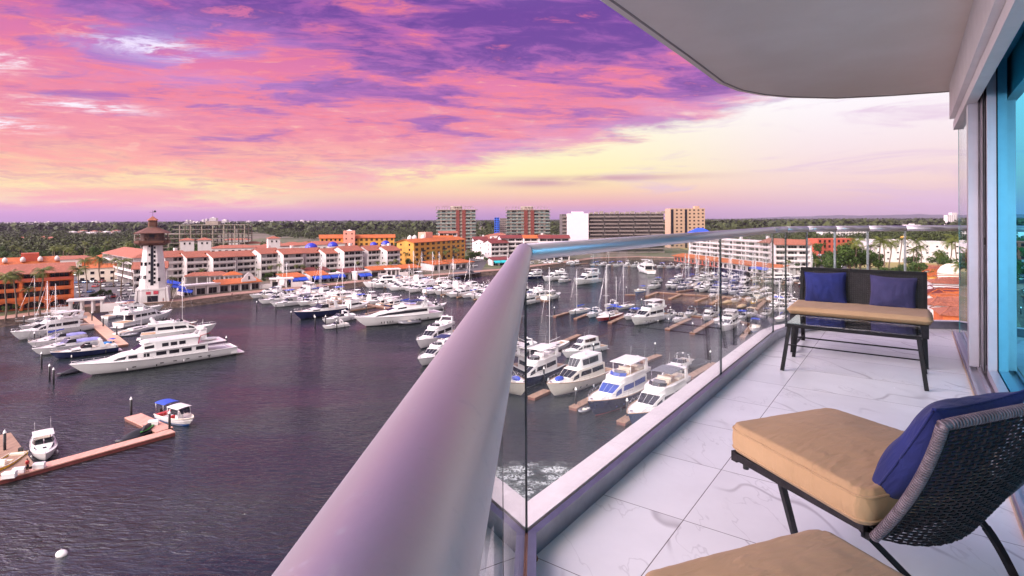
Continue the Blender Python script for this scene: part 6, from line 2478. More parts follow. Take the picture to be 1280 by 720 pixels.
# white terrace facing the bay
xs = [206, 233, 266, 296, 326, 354, 382, 407, 430, 460, 484]
place_w = ['behind the right side of the lighthouse', 'just right of the lighthouse', 'above the brown arcade roof', 'above the little pool', 'above the gabled pavilion',
           'above the white kiosk', 'left of the blue domes', 'under the big blue dome', 'above the blue awnings', 'fourth left of the yellow hotel', 'directly left of the yellow hotel']
for i, x in enumerate(xs):
    t = (x - 240) / 265
    D_ = 265 + 57 * t
    w_ = ((xs[i + 1] if i + 1 < len(xs) else 506) - x) / F * D_ / math.cos(R(32)) * .80
    condo(pxD(x, D_ - (i % 3) * 3), 53 - (i % 2) * 3, w_, 12, 4, fh=3.2 - (i % 4) * .09, label= 'white terraced apartment block with terracotta roof ' + place_w[i], bays=3 if w_ < 17 else 4, group='white apartment blocks in the terrace')
condo(pxD(128, 292), -43, 62, 16, 4, 'white apartment building with stepped balconies left of the lighthouse', bays=12, rise=3.2, roof='hip', rec=2.4)
condo(pxD(166, 232), 30, 12, 10, 3, 'narrow white wing with a terracotta roof at the left foot of the lighthouse', bays=2)
for k, (x, D_, w_, lab) in enumerate(((225, 318, 9, 'small white stair tower with tiled cap behind the terrace, left one'), (247, 322, 9, 'small white stair tower with tiled cap behind the terrace, middle one'),
                                     (335, 345, 9, 'small white stair tower with tiled cap behind the terrace, right one'))):
    b = Bld('stair_tower', pxD(x, D_), 30, lab, 'tower', 'tiled stair towers')
    b.wallm = stucco_white
    b.box('wall', stucco_white, 0, 7, 0, 7, -.5, 18.6)
    b.hip('roof', terracotta, 0, 7, 0, 7, 18.6, 1.5)
    b.window(2.2, -.01, 16.2, .9, 1.2)
    b.window(4.8, -.01, 16.2, .9, 1.2)

# blue domes
for k, (x, D_, r_, z, lab) in enumerate(((389, 312, 3.4, 16.5, 'large cobalt blue dome on the white terrace'), (416, 322, 3.0, 17.0, 'dark blue dome right of the largest blue dome'),
                                        (467, 330, 2.2, 17.2, 'narrow blue dome near the yellow hotel'), (482, 332, 2.6, 17.6, 'bright blue dome nearest to the yellow hotel'))):
    P = pxD(x, D_)
    o = empty('blue_dome', (P.x, P.y, Z0), 0, lab, 'dome', 'blue domes')
    MB().lathe([(r_, 8), (r_, z - Z0 - .8), (r_ * 1.1, z - Z0 - .7), (r_ * 1.1, z - Z0 - .4)], n=12, smooth=False).build('drum', stucco_white, o)
    MB().lathe([(r_ * math.cos(a), z - Z0 - .4 + r_ * .9 * math.sin(a)) for a in [i * PI / 16 for i in range(8)]] + [(.05, z - Z0 - .4 + r_ * .9)], n=18).build('cupola', mat('cobalt_glaze', (.02, .03, .42), .25, var=.3, scale=.6), o)

# back row of tiled houses among trees
hr = random.Random(4)


def house_low(px, D_, w_, d_, h_, theta, label, wm=stucco_white, rm=terracotta, group='tiled houses', rise=1.8, name='tiled_house'):
    b = Bld(name, pxD(px, D_), theta, label, 'house', group)
    b.wallm = wm
    b.box('wall', wm, 0, w_, 0, d_, -.5, h_)
    b.hip('roof', rm, 0, w_, 0, d_, h_ + .01, rise, .6)
    if D_ < 260:
        ins = min(w_ + 1.4, d_ + 1.4) / 2 * .4
        x0, x1, y0, y1, z0_, z1_ = -.7, w_ + .7, -.7, d_ + .7, h_ + .03, h_ + rise + .05
        q = MB()
        A4 = [(x0, y0, z0_), (x1, y0, z0_), (x1, y1, z0_), (x0, y1, z0_)]
        B4 = [(x0 + ins, y0 + ins, z1_), (x1 - ins, y0 + ins, z1_), (x1 - ins, y1 - ins, z1_), (x0 + ins, y1 - ins, z1_)]
        for i in range(4):
            q.tube([A4[i], B4[i]], .14, 5)
            q.tube([B4[i], B4[(i + 1) % 4]], .14, 5)
        for i in range(1, int(w_ / .9)):
            x = x0 + i * .9
            e = min(1, (x - x0) / ins, (x1 - x) / ins)
            q.tube([(x, y0, z0_), (x, y0 + ins * e, z0_ + (z1_ - z0_) * e)], .07, 4)
        q.build('ridge_tiles', rm, b.o)
        b.box('terrace', stucco_cream, w_ + .8, w_ + 5, -1, 5, -.5, 3.2 + (D_ % 3))
        b.box('roof_tank', mat('tank_grey', (.08, .08, .09), .6), w_ * .7, w_ * .7 + 1.2, 4, 5.2, h_ + rise * .8, h_ + rise + 1.0)
    k = max(2, int(w_ / 3.5))
    for f in range(max(1, int(h_ / 3.1))):
        for i in range(k):
            b.window(w_ * (i + .5) / k, -.01, .9 + f * 3.0, min(1.6, w_ / k * .5), 1.4)
    return b


for k, (x, D_, w_, h_) in enumerate(((262, 345, 26, 12.5), (296, 352, 22, 12), (320, 362, 26, 12.5), (350, 368, 30, 13), (382, 378, 26, 13.5), (352, 430, 16, 11), (300, 470, 18, 10), (330, 480, 14, 10), (374, 470, 16, 10), (280, 560, 24, 10))):
    house_low(x, D_, w_, 12, h_, 25, 'long terracotta roofed house, %s from left behind the white terrace' % ORD[k], group='tiled houses behind the terrace')

# lighthouse
lp = pxD(191, 207)
lh = empty('lighthouse', (lp.x, lp.y, Z0), R(28), 'tall white tapering lighthouse tower with a timber gallery and tiled cap on the quay', 'lighthouse')
lh.scale = (.87, .87, .965)


def sqtower(p, levels, cham=.28):
    k0 = len(p.v)
    n_ = 8
    for hw_, z in levels:
        c_ = hw_ * cham
        p.v += [(x, y, z) for x, y in ((-hw_ + c_, -hw_), (hw_ - c_, -hw_), (hw_, -hw_ + c_), (hw_, hw_ - c_), (hw_ - c_, hw_), (-hw_ + c_, hw_), (-hw_, hw_ - c_), (-hw_, -hw_ + c_))]
    for i in range(len(levels) - 1):
        for j in range(n_):
            a = k0 + i * n_
            p.face((a + j, a + (j + 1) % n_, a + n_ + (j + 1) % n_, a + n_ + j))
    p.face(tuple(k0 + j for j in range(n_))[::-1])
    p.face(tuple(k0 + (len(levels) - 1) * n_ + j for j in range(n_)))
    return p


sqtower(MB(), [(6.0, -.2), (5.7, 4.6), (5.9, 4.7), (5.9, 5.3)], .18).build('flared_base', stucco_white, lh)
sqtower(MB(), [(5.0, 5.31), (3.25, 22.6)], .5).build('shaft', stucco_white, lh)
for s_ in (-1, 1):
    for t in (-1, 1):
        MB().hexa([(s_ * 5.9 - .5, t * 5.9 - .5, -.2), (s_ * 5.9 + .5, t * 5.9 - .5, -.2), (s_ * 5.9 + .5, t * 5.9 + .5, -.2), (s_ * 5.9 - .5, t * 5.9 + .5, -.2),
                   (s_ * 5.3 - .3, t * 5.3 - .3, 5.8), (s_ * 5.3 + .3, t * 5.3 - .3, 5.8), (s_ * 5.3 + .3, t * 5.3 + .3, 5.8), (s_ * 5.3 - .3, t * 5.3 + .3, 5.8)]).build('buttress', stucco_white, lh)
gl_ = MB()
sqtower(gl_, [(4.6, 21.7), (6.3, 22.6), (6.4, 23.4), (6.4, 23.5)], .3)
gl_.build('gallery_floor', wood_dark, lh)
gr_ = MB()
for k in range(28):
    a = 2 * PI * k / 28
    x, y = 6.1 * math.cos(a), 6.1 * math.sin(a)
    gr_.tube([(x, y, 23.5), (x, y, 24.6)], .05, 4)
gr_.tube([(6.1 * math.cos(2 * PI * k / 28), 6.1 * math.sin(2 * PI * k / 28), 24.6) for k in range(29)], .08, 4)
gr_.build('gallery_railing', wood_dark, lh)
sqtower(MB(), [(4.2, 23.5), (4.2, 26.4)], .3).build('cabin', mat('cabin_timber', (.09, .045, .035), .7, var=.2), lh)
for k in range(8):
    a = PI / 4 * k
    o = MB().box(-.9, .9, 4.22, 4.27, 24.3, 25.9).build('gallery_window', tint_glass, lh)
    o.rotation_euler = (0, 0, a)
for k in range(8):
    a = PI / 8 + PI / 4 * k
    MB().tube([(5.9 * math.cos(a), 5.9 * math.sin(a), 23.5), (5.9 * math.cos(a), 5.9 * math.sin(a), 26.4)], .12, 5).build('gallery_post', wood_dark, lh)
sqtower(MB(), [(6.5, 26.3), (6.55, 26.45), (1.9, 28.6)], .3).build('roof', roof_mat('roof_brown', (.17, .065, .045), (.11, .04, .03)), lh)
sqtower(MB(), [(1.7, 28.8), (1.6, 31.4)], .3).build('lantern', wood_dark, lh)
sqtower(MB(), [(2.2, 31.3), (.12, 32.9)], .3).build('lantern_roof', terracotta, lh)
wv2 = MB()
wv2.tube([(0, 0, 32.8), (0, 0, 35.2)], .06, 5)
wv2.box(-1.1, 1.1, -.03, .03, 34.4, 34.5)
wv2.hexa([(.3, -.04, 34.5), (1.3, -.04, 34.5), (1.3, .04, 34.5), (.3, .04, 34.5), (.5, -.04, 35.1), (1.0, -.04, 35.2), (1.0, .04, 35.2), (.5, .04, 35.1)])
wv2.build('weather_vane', iron, lh)
# the dark stair slot with its zigzag landings on the face toward the water
for k in range(1):
    z0_, z1_ = 6.5, 22.0
    def fz(z):
        return -(5.0 + (3.25 - 5.0) * (z - 5.31) / (22.6 - 5.31)) - .03
    q = MB()
    q.hexa([(-.55, fz(z0_) - .05, z0_), (.55, fz(z0_) - .05, z0_), (.55, fz(z0_) + .3, z0_), (-.55, fz(z0_) + .3, z0_), (-.5, fz(z1_) - .05, z1_), (.5, fz(z1_) - .05, z1_), (.5, fz(z1_) + .3, z1_), (-.5, fz(z1_) + .3, z1_)])
    q.build('stair_slot', tint_glass, lh)
    for i in range(9):
        z = 7.2 + i * 1.65
        MB().box(.62, 1.25, fz(z) - .10, fz(z) + .3, z, z + .9).build('notch_window', win_dark, lh)
        if i % 2 == 0:
            MB().box(-1.25, -.62, fz(z) - .10, fz(z) + .3, z + .6, z + 1.5).build('notch_window', win_dark, lh)
for (x, z) in ((-2.6, 9), (-2.3, 14), (2.6, 8), (2.2, 13.5)):
    MB().box(x - .45, x + .45, fz(z) - .05, fz(z) + .3, z, z + 1.3).build('arched_window', win_dark, lh)
    MB().box(-(5.0 - .1 * (z - 5.31)) - .04, -3.5, x - .45, x + .45, z, z + 1.3).build('arched_window', win_dark, lh)
MB().box(-1.6, 2.2, -6.0, -5.7, .3, 2.6).build('shop_window', tint_glass, lh)
MB().box(-2.0, -.4, -5.97, -5.7, 3.2, 4.2).build('sign_board', mat('sign_pink', (.5, .05, .08), .6, var=.5, scale=2), lh)
MB().box(.6, 2.4, -5.97, -5.7, 3.1, 4.4).build('sign_board', mat('sign_pink', (.5, .05, .08), .6), lh)

# orange building at the far left
A_, B__ = pxD(-48, 176), pxD(92, 194.5)
th = math.degrees(math.atan2((B__ - A_).y, (B__ - A_).x))
Lw = (B__ - A_).length
b = Bld('orange_building', A_, th, 'orange four storey building with arcades and a terracotta roof at the far left quay')
b.wallm = stucco_orange
nb = 4
m = MB()
m.box(0, Lw, 2.2, 14, -.5, 12.6)
for i in range(nb + 1):
    x = (Lw - .9) * i / nb
    m.box(x, x + .9, 0, 2.198, -.5, 12.6)
m.build('wall', stucco_orange, b.o)
for f in range(1, 4):
    z = .4 + f * 3.15
    b.box('balcony', stucco_orange, .0, Lw, -.25, 2.19, z - .3, z)
    b.box('parapet', stucco_orange if f < 3 else stucco_red, .0, Lw, -.3, -.1, z + .002, z + .9)
for f in range(4):
    z = .4 + f * 3.15
    for i in range(nb):
        x = .9 + (Lw - .9) * (i + .5) / nb - .45
        b.window(x, 2.19, z + .15, Lw / nb * .72, 2.3, win_dark, fm=stucco_red)
# arches at street level
for i in range(nb):
    x0, x1 = (Lw - .9) * i / nb + .9, (Lw - .9) * (i + 1) / nb
    q = MB()
    N2 = 12
    for j in range(N2):
        ta, tb = j / N2, (j + 1) / N2
        za, zb = 1.6 + 1.3 * math.sin(PI * ta) ** .7, 1.6 + 1.3 * math.sin(PI * tb) ** .7
        xa, xb = x0 + (x1 - x0) * ta, x0 + (x1 - x0) * tb
        q.hexa([(xa, -.02, za), (xb, -.02, zb), (xb, .5, zb), (xa, .5, za), (xa, -.02, 3.24), (xb, -.02, 3.24), (xb, .5, 3.24), (xa, .5, 3.24)])
    q.build('arch', stucco_orange, b.o)
b.gable('roof', orange_tile if False else terracotta, 0, Lw, -.4, 14, 12.7, 2.6, .8)
b2 = Bld('orange_wing', A_ + Vector((-.9, .44)) * 0 + Vector((-math.sin(R(th)), math.cos(R(th)))) * 17, th, 'rear orange wing with tiled roofs and white bell gables behind the arcaded building')
b2.wallm = stucco_red
b2.box('wall', stucco_red, 0, Lw * .86, 0, 12, -.5, 14.8)
b2.gable('roof', orange_tile, 0, Lw * .86, 0, 12, 14.9, 2.0, .8)
for k in range(5):
    x = 3 + k * Lw * .17
    b2.window(x, -.01, 12.9, 2.2, 1.3)
    q = MB()
    q.lathe([(.75, 0), (.75, 1.0), (.45, 1.5), (.05, 1.8)], (x + 2, .8, 15.5), 8)
    q.build('bell_gable', stucco_white, b2.o)
b2.box('tower', stucco_red, Lw * .50, Lw * .50 + 5, 2, 7, 14.9, 18.4)
for k, (x, D_, w_, h_, wm, rm) in enumerate(((96, 268, 20, 7, stucco_cream, orange_tile), (102, 300, 22, 9, stucco_orange, orange_tile), (112, 330, 22, 8, stucco_white, orange_tile), (60, 300, 20, 9, stucco_white, terracotta))):
    house_low(x, D_, w_, 10, h_, 28, '%s orange roofed low house from the front, right of the orange building' % ORD[k], wm, rm, 'orange roofed houses')
# brown arcade roof beside the lighthouse
for k, (x, D_, w_, lab) in enumerate(((232, 247, 17, 'open brown tiled arcade with white arches above the cafes'), (262, 250, 8, 'small tiled pergola by the pool'), (280, 251, 7, 'orange hipped poolside shelter'))):
    b = Bld('arcade', pxD(x, D_), 30, lab, 'arcade')
    b.wallm = stucco_white
    for i in range(5):
        b.box('pillar', stucco_white, w_ * i / 4 - .3, w_ * i / 4 + .3, 0, .6, -.3, 4.4)
    b.box('beam', stucco_white, -.3, w_ + .3, 0, .6, 4.41, 5.0)
    b.box('rear_wall', stucco_white, -.3, w_ + .3, 5, 5.4, -.3, 5.0)
    b.hip('roof', terracotta if k < 2 else orange_tile, 0, w_, 0, 5.4, 5.01, 1.5)
po = empty('swimming_pool', (*pxD(272, 243), Z0), R(30), 'turquoise raised pool in front of the white terrace', 'pool')
MB().box(0, 12, 0, 4, 0, 2.6).build('wall', stucco_white, po)
MB().box(.3, 11.7, .3, 3.7, 2.61, 2.63).build('pool_water', mat('pool_turquoise', (.03, .35, .38), .1), po)


# cafes along the promenade
def cafe(px0, D0, px1, D1, label, depth=8, h_=3.8, roofm=orange_tile, awn=None, wm=stucco_white, rise=1.3, gable=False, name='quayside_cafe', bays=None):
    A_, B__ = pxD(px0, D0), pxD(px1, D1)
    th = math.degrees(math.atan2((B__ - A_).y, (B__ - A_).x))
    Lw = (B__ - A_).length
    b = Bld(name, A_, th, label, 'cafe', 'cafes along the promenade')
    b.wallm = wm
    b.box('wall', wm, 0, Lw, 1.2, depth, -.3, h_)
    n_ = bays or max(2, int(Lw / 4))
    for i in range(n_ + 1):
        x = Lw * i / n_
        b.box('pillar', wm, max(0, x - .25), min(Lw, x + .25), 0, .5, -.3, h_ - .3)
    for i in range(n_):
        b.window(Lw * (i + .5) / n_, 1.19, .1, Lw / n_ * .7, 2.4)
    if roofm:
        q = MB()
        q.hexa([(-.4, -.6, h_ - .3), (Lw + .4, -.6, h_ - .3), (Lw + .4, depth, h_ + rise - .2), (-.4, depth, h_ + rise - .2), (-.4, -.6, h_ - .1), (Lw + .4, -.6, h_ - .1), (Lw + .4, depth, h_ + rise), (-.4, depth, h_ + rise)])
        q.build('roof', roofm, b.o)
    else:
        q = MB()
        q.box(-.3, Lw + .3, -.3, depth + .2, h_ + .001, h_ + .3)
        q.box(-.3, Lw + .3, -.3, -.05, h_ + .301, h_ + .7)
        q.build('roof', wm, b.o)
    if awn:
        for i in range(n_):
            x0, x1 = Lw * i / n_ + .15, Lw * (i + 1) / n_ - .15
            q = MB()
            q.hexa([(x0, -2.6, 2.2), (x1, -2.6, 2.2), (x1, -.62, 3.3), (x0, -.62, 3.3), (x0, -2.6, 2.28), (x1, -2.6, 2.28), (x1, -.62, 3.38), (x0, -.62, 3.38)])
            q.box(x0, x1, -2.62, -2.58, 1.8, 2.19)
            q.build('awning', awn, b.o)
    if gable:
        q = MB()
        pr = [(-3, 0), (-3, 1.2), (-2.2, 1.6), (-1.6, 2.8), (-.7, 3.6), (0, 3.9), (.7, 3.6), (1.6, 2.8), (2.2, 1.6), (3, 1.2), (3, 0)]
        for s_, yy in ((1, .9), (-1, 1.3)):
            q.quad(*[(Lw * .72 + x, yy, h_ + .2 + z) for x, z in pr][::s_])
        for (xa, za), (xb, zb) in zip(pr[:-1], pr[1:]):
            q.quad((Lw * .72 + xa, .9, h_ + .2 + za), (Lw * .72 + xa, 1.3, h_ + .2 + za), (Lw * .72 + xb, 1.3, h_ + .2 + zb), (Lw * .72 + xb, .9, h_ + .2 + zb))
        q.build('bell_gable', stucco_white, b.o)
        b.window(Lw * .72, .89, h_ + 1.0, .8, 1.5)
    return b


awn_b = mat('awning_blue', (.02, .07, .50), .75, var=.15)
cafe(229, 219, 274, 229, 'low white cafe with a small blue awning right of the lighthouse', roofm=None, awn=None, h_=3.6)
cafe(274, 230, 326, 242, 'white cafe with a bright orange roof and arched bell gable', gable=True, h_=3.4)
cafe(357, 252, 382, 260, 'orange roofed cafe with blue awnings, leftmost of the awning row', awn=awn_b)
cafe(389, 262, 411, 268, 'orange roofed cafe with blue awnings, second of the awning row', awn=awn_b)
cafe(411, 268, 429, 274, 'cafe with pale and blue canopies between two orange roofs', awn=blue_cover, roofm=None, h_=3.2)
cafe(428, 276, 456, 284, 'cafe with a dark red roof behind the promenade', roofm=red_tile, awn=None)
cafe(446, 274, 462, 279, 'blue awninged kiosk left of the high white yacht', awn=awn_b, roofm=None, depth=5, bays=2)
cafe(464, 288, 497, 298, 'red roofed restaurant under the end of the white terrace', roofm=orange_tile)
cafe(497, 296, 526, 306, 'long orange roofed restaurant left of the yellow hotel frontage', roofm=orange_tile)
cafe(542, 322, 563, 332, 'orange roofed restaurant in front of the yellow hotel, left one', roofm=orange_tile, depth=12)
cafe(569, 332, 592, 344, 'orange roofed restaurant in front of the yellow hotel, right one', roofm=orange_tile, depth=12)
cafe(384, 283, 412, 291, 'red roofed pergola at the foot of the white terrace', roofm=red_tile)
cafe(616, 356, 640, 362, 'red roofed bar with a teal front beside the handrail', roofm=red_tile, awn=teal_cover)
# blue tarpaulins by the lighthouse
for k, (x, D_, z) in enumerate(((206, 216, 6.5), (213, 214, 5.0), (221, 213, 3.6))):
    P = pxD(x, D_)
    q = MB()
    q.hexa([(0, 0, z - .8), (4.6, 1, z - 1.9), (4.6, 5, z - 1.4), (0, 5, z), (0, 0, z - .7), (4.6, 1, z - 1.8), (4.6, 5, z - 1.3), (0, 5, z + .1)])
    o = empty('blue_canopy', (P.x, P.y, Z0), R(20), 'bright blue tarpaulin canopy beside the lighthouse, %s from the top' % ORD[k], 'canopy', 'blue canopies')
    q.build('tarpaulin', awn_b, o)
    for (px_, py_) in ((.1, .2), (4.4, 1.2), (4.4, 4.8), (.1, 4.8)):
        MB().tube([(px_, py_, 0), (px_, py_, z - .9 if px_ < 1 else z - 1.6)], .05, 5).build('post', steel, o)


def pier_gate(px, D_, label, w_=9, th=25):
    P = pxD(px, D_)
    o = empty('pier_gate', (P.x, P.y, Z0), R(th), label, 'gatehouse', 'white pier gatehouses')
    q = MB()
    for x in (0, w_ * .33, w_ * .66, w_ - .6):
        q.box(x, x + .6, 0, .6, -.5, 3.6)
        q.box(x, x + .6, 4, 4.6, -.5, 3.6)
    q.build('pillars', stucco_white, o)
    MB().box(-.5, w_ + .5, -.5, 5.1, 3.601, 4.1).build('roof', stucco_white, o)
    MB().box(w_ + .01, w_ + 4.5, 0, .4, -.5, 2.2).build('side_wall', stucco_white, o)
    MB().box(-4.5, -.01, 0, .4, -.5, 2.0).build('side_wall', stucco_white, o)
    MB().box(.62, w_ * .33 - .02, 3.0, 3.1, 0, 2.4).build('gate', iron, o)


pier_gate(85, 181, 'white flat roofed gatehouse at the shore end of the left pier', 9, 30)
pier_gate(338, 244, 'white flat roofed gatehouse right of the orange cafe', 9, 25)
pier_gate(483, 290, 'white gatehouse behind the high white yacht near the yellow hotel', 7, 25)

# yellow hotel with orange roof
A_, B__ = pxD(517, 338), pxD(581, 391)


def grid_block(name, P, theta, w_, d_, floors, fh, nb, wm, label, ww=.45, wh=.5, win=win_dark, cat='building', side=2, base=.6, roof=None, balc=False, ledge=None):
    b = Bld(name, P, theta, label, cat)
    b.wallm = wm
    Ht = base + floors * fh
    b.box('wall', wm, 0, w_, 0, d_, -.5, Ht)
    bw = w_ / nb
    cnt = 0
    for f in range(floors):
        for i in range(nb):
            cnt += 1
            if cnt > 96:
                break
            b.window(bw * (i + .5), -.01, base + f * fh + fh * .28, bw * ww, fh * wh, win, fm=wm)
            if balc and i % 3 != 0 and f < floors - 1:
                q = MB()
                q.box(bw * (i + .14), bw * (i + .86), -1.0, -.02, base + f * fh + .1, base + f * fh + .25)
                q.box(bw * (i + .14), bw * (i + .86), -1.0, -.92, base + f * fh + .251, base + f * fh + 1.1)
                q.build('balcony', iron if i % 2 else wm, b.o)
        for i in range(side):
            b.window(-.01, d_ * (i + .5) / side, base + f * fh + fh * .3, 1.1, 1.3, win, face='left', fm=wm)
    if ledge:
        for f in range(1, floors + 1):
            b.box('floor_band', ledge, -.12, w_ + .12, -.14, -.012, base + f * fh - .12, base + f * fh + .10)
    return b, Ht


th = math.degrees(math.atan2((B__ - A_).y, (B__ - A_).x))
Lw = (B__ - A_).length
b, Ht = grid_block('yellow_hotel', A_, th, Lw, 13, 5, 3.1, 10, stucco_yellow, 'yellow ochre hotel with orange tiled roof and rows of square windows', .5, .52, balc=True)
b.gable('roof', orange_tile, 0, Lw, 0, 13, Ht + .05, 1.8, .9)
for x in (8, 13, 22):
    q = MB()
    q.lathe([(1.6, 0), (1.6, 1.2), (1.1, 2.4), (.1, 3.2)], (x, 9, Ht + 1.0), 8)
    q.build('bell_gable', stucco_white, b.o)
b.box('lift_tower', stucco_pink, Lw * .42, Lw * .42 + 8, 9, 15, Ht - 1, Ht + 5.5)
b, Ht = grid_block('yellow_villa', pxD(400, 398), 20, 18, 12, 5, 3.3, 6, stucco_yellow, 'yellow gabled building left of the pink tower')
b.gable('roof', orange_tile, 0, 18, 0, 12, Ht + .05, 2.2, .8)
b, Ht = grid_block('pink_tower', pxD(429, 396), 14, 8, 8, 6, 3.6, 2, stucco_pink, 'square salmon pink tower with a tiny white cap among yellow buildings', .2, .3)
b.hip('roof', stucco_white, 2, 6, 2, 6, Ht + .01, 1.0, .2)
b, Ht = grid_block('yellow_wing', pxD(442, 402), 14, 29, 12, 5, 3.3, 8, stucco_yellow, 'long yellow building with an orange roof right of the pink tower', balc=True)
b.gable('roof', orange_tile, 0, 29, 0, 12, Ht + .05, 2.0, .8)
cream_c = mat('tower_cream', (.40, .33, .28), .8, var=.1, scale=.2)
tower_red = mat('tower_brick_red', (.15, .030, .022), .8, var=.15, scale=.2)


def tower(px0, px1, D_, floors, label, r0, r1, theta=0):
    P = pxD(px0, D_)
    w_ = (px1 - px0) / F * D_
    b = Bld('apartment_tower', P, theta, label, 'tower block', 'twin apartment towers')
    b.wallm = cream_c
    fh = 3.25
    Ht = floors * fh
    m = MB()
    m.box(1.8, w_ - 1.8, 1.9, 18, -.5, Ht)
    m.build('wall', cream_c, b.o)
    b.box('red_core', tower_red, w_ * r0, w_ * r0 + w_ * (r1 - r0) * .36, -.15, 1.898, -.5, Ht + .6)
    b.box('red_core', tower_red, w_ * r1 - w_ * (r1 - r0) * .36, w_ * r1, -.15, 1.898, -.5, Ht + .6)
    for f in range(floors):
        z = f * fh
        for (xa, xb) in ((0, w_ * r0 - .02), (w_ * r1 + .02, w_), (w_ * r0 + w_ * (r1 - r0) * .37, w_ * r1 - w_ * (r1 - r0) * .37)):
            q = MB()
            q.box(xa, xb, 0, 1.897, z - .15, z + .12)
            q.build('balcony_slab', cream_c, b.o)
            if xb - xa > 6:
                MB().box(xa + .1, xb - .1, .02, .07, z + .121, z + 1.15).build('glass_parapet', teal_glass, b.o)
        for i in range(8):
            x = w_ * (i + .5) / 8
            if w_ * r0 < x < w_ * r1:
                continue
            b.window(x, 1.89, z + .15, w_ / 8 * (.72 if i % 2 else .5), 2.5, teal_glass if (i + f) % 3 else win_dark, fm=cream_c)
    q = MB()
    q.box(-.6, w_ + .6, -.5, 18.6, Ht, Ht + .35)
    q.build('roof', cream_c, b.o)
    pg = MB()
    for i in range(14):
        x = w_ * i / 14
        pg.box(x, x + .4, 1, 1.4, Ht + .351, Ht + 3.0 - (i % 3) * .4)
        pg.box(x, x + 1.9, .8, 8, Ht + 3.001, Ht + 3.2) if i % 4 != 1 else None
    pg.build('roof_pergola', concrete, b.o)
    b.box('penthouse', cream_c, w_ * .34, w_ * .62, 6, 14, Ht + .36, Ht + 3.9)
    return b


tower(545, 595, 520, 12, 'left one of two cream apartment towers with a dark red central strip', .50, .74)
tower(632, 688, 545, 12, 'right one of two cream apartment towers, just left of the long slab block', .41, .64)
for k, (x, D_, w_, n_, rm) in enumerate(((540, 425, 16, 5, orange_tile), (549, 432, 14, 6, terracotta))):
    condo(pxD(x, D_), 10, w_, 12, n_, ('low' if k == 0 else 'stepped') + ' white terraced block before the left cream tower', roofm=rm, bays=4, rise=1.2)
# long slab block
P = pxD(703, 478)
b = Bld('slab_block', P, 3, 'long dark balconied slab block with a blank white end wall', 'apartment building')
W_ = (832 - 703) / F * 480
fh = 3.1
m = MB()
m.box(0, W_, 2, 18, -.5, 34.2)
grey_slab = mat('slab_grey', (.20, .16, .145), .85, var=.15, scale=.3)
m.build('wall', mat('slab_dark', (.10, .085, .08), .8, var=.3, scale=.3), b.o)
b.box('blank_wall', mat('blank_render', (.66, .58, .62), .85, var=.05), 4, 22.5, -1.6, 1.99, -.5, 34.8)
for f in range(11):
    z = f * fh + .3
    for i, (xa, xb) in enumerate(((0, 3.9), *[(22.7 + (W_ - 22.7) * k / 5 + (1.2 if (k + f) % 2 else 0), 22.7 + (W_ - 22.7) * (k + 1) / 5 - (1.2 if (k + f) % 2 else 0)) for k in range(5)])):
        q = MB()
        q.box(xa, xb - .05, -.9 if i else 0, 1.99, z - .12, z + .12)
        q.box(xa, xb - .05, -.9 if i else 0, -.78 if i else .12, z + .121, z + 1.0)
        q.build('balcony', grey_slab, b.o)
for i in range(15):
    x = 24 + (W_ - 26) * i / 14
    b.box('roof_dormer', concrete, x, x + 3.0, 0.5, 4.5, 34.21, 35.6 + (i % 3) * .5)
b.box('lift_house', mat('blank_render', (.66, .58, .62)), 9, 19, 2.5, 8, 34.21, 36.3)
b, Ht = grid_block('tan_office_block', pxD(838, 560), 4, 36, 16, 11, 3.6, 8, mat('tan_render', (.42, .28, .19), .85, var=.08), 'tan ten storey block with a regular grid of small dark windows', .42, .42, side=0)
b.box('dark_strip', tint_glass, 15.0, 17.4, -.2, -.02, 0, Ht - 1)
b.box('left_strip', tint_glass, .5, 3.2, -.2, -.02, 2, Ht - 1)
b.box('lift_house', mat('tan_render', (.5, .36, .25)), 27, 32, 4, 9, Ht, Ht + 2.4)
o = empty('blue_pavilion', (*pxD(866, 420), Z0), 0, 'royal blue pitched canopy roof in front of the tan block', 'pavilion')
MB().box(0, 14, 0, 10, -.5, 19).build('wall', stucco_white, o)
MB().hexa([(-1, -1, 19.01), (15, -1, 19.01), (15, 11, 19.01), (-1, 11, 19.01), (5, 4, 22.6), (9, 4, 22.6), (9, 6, 22.6), (5, 6, 22.6)]).build('roof', awn_b, o)
b, Ht = grid_block('blue_glass_tower', pxD(618, 800), 0, 7, 7, 10, 3.2, 2, mat('tower_blue', (.02, .10, .55), .4, var=.1), 'narrow bright blue tower far off between the two cream towers', .6, .6, side=0)
b, Ht = grid_block('grey_office', pxD(625, 820), 0, 12, 10, 10, 3.1, 4, grey_slab, 'grey far office beside the narrow blue tower', side=0)
# white blocks with red roofs in the middle distance
for k, (x, D_, w_, n_, th, rm, lab) in enumerate(((592, 470, 12, 4, 10, red_tile, 'small white block with a dark red roof, rearmost left of the handrail tip'),
                                                 (606, 415, 22, 4, 52, red_tile, 'white block with steps of balconies left of the handrail tip'),
                                                 (614, 392, 14, 4, 30, red_tile, 'white block with a low dark red roof beside the handrail tip'),
                                                 (626, 402, 22, 5, 12, red_tile, 'wide white block with a dark red roof right behind the handrail tip'),
                                                 (655, 400, 20, 5, 8, orange_tile, 'white block with an orange roof above the far handrail'),
                                                 (674, 396, 22, 5, 4, red_tile, 'white block with a maroon roof below the right cream tower'))):
    condo(pxD(x, D_), th, w_, 12, n_, lab, roofm=rm, bays=4, rise=2.0, group='white blocks with red roofs')
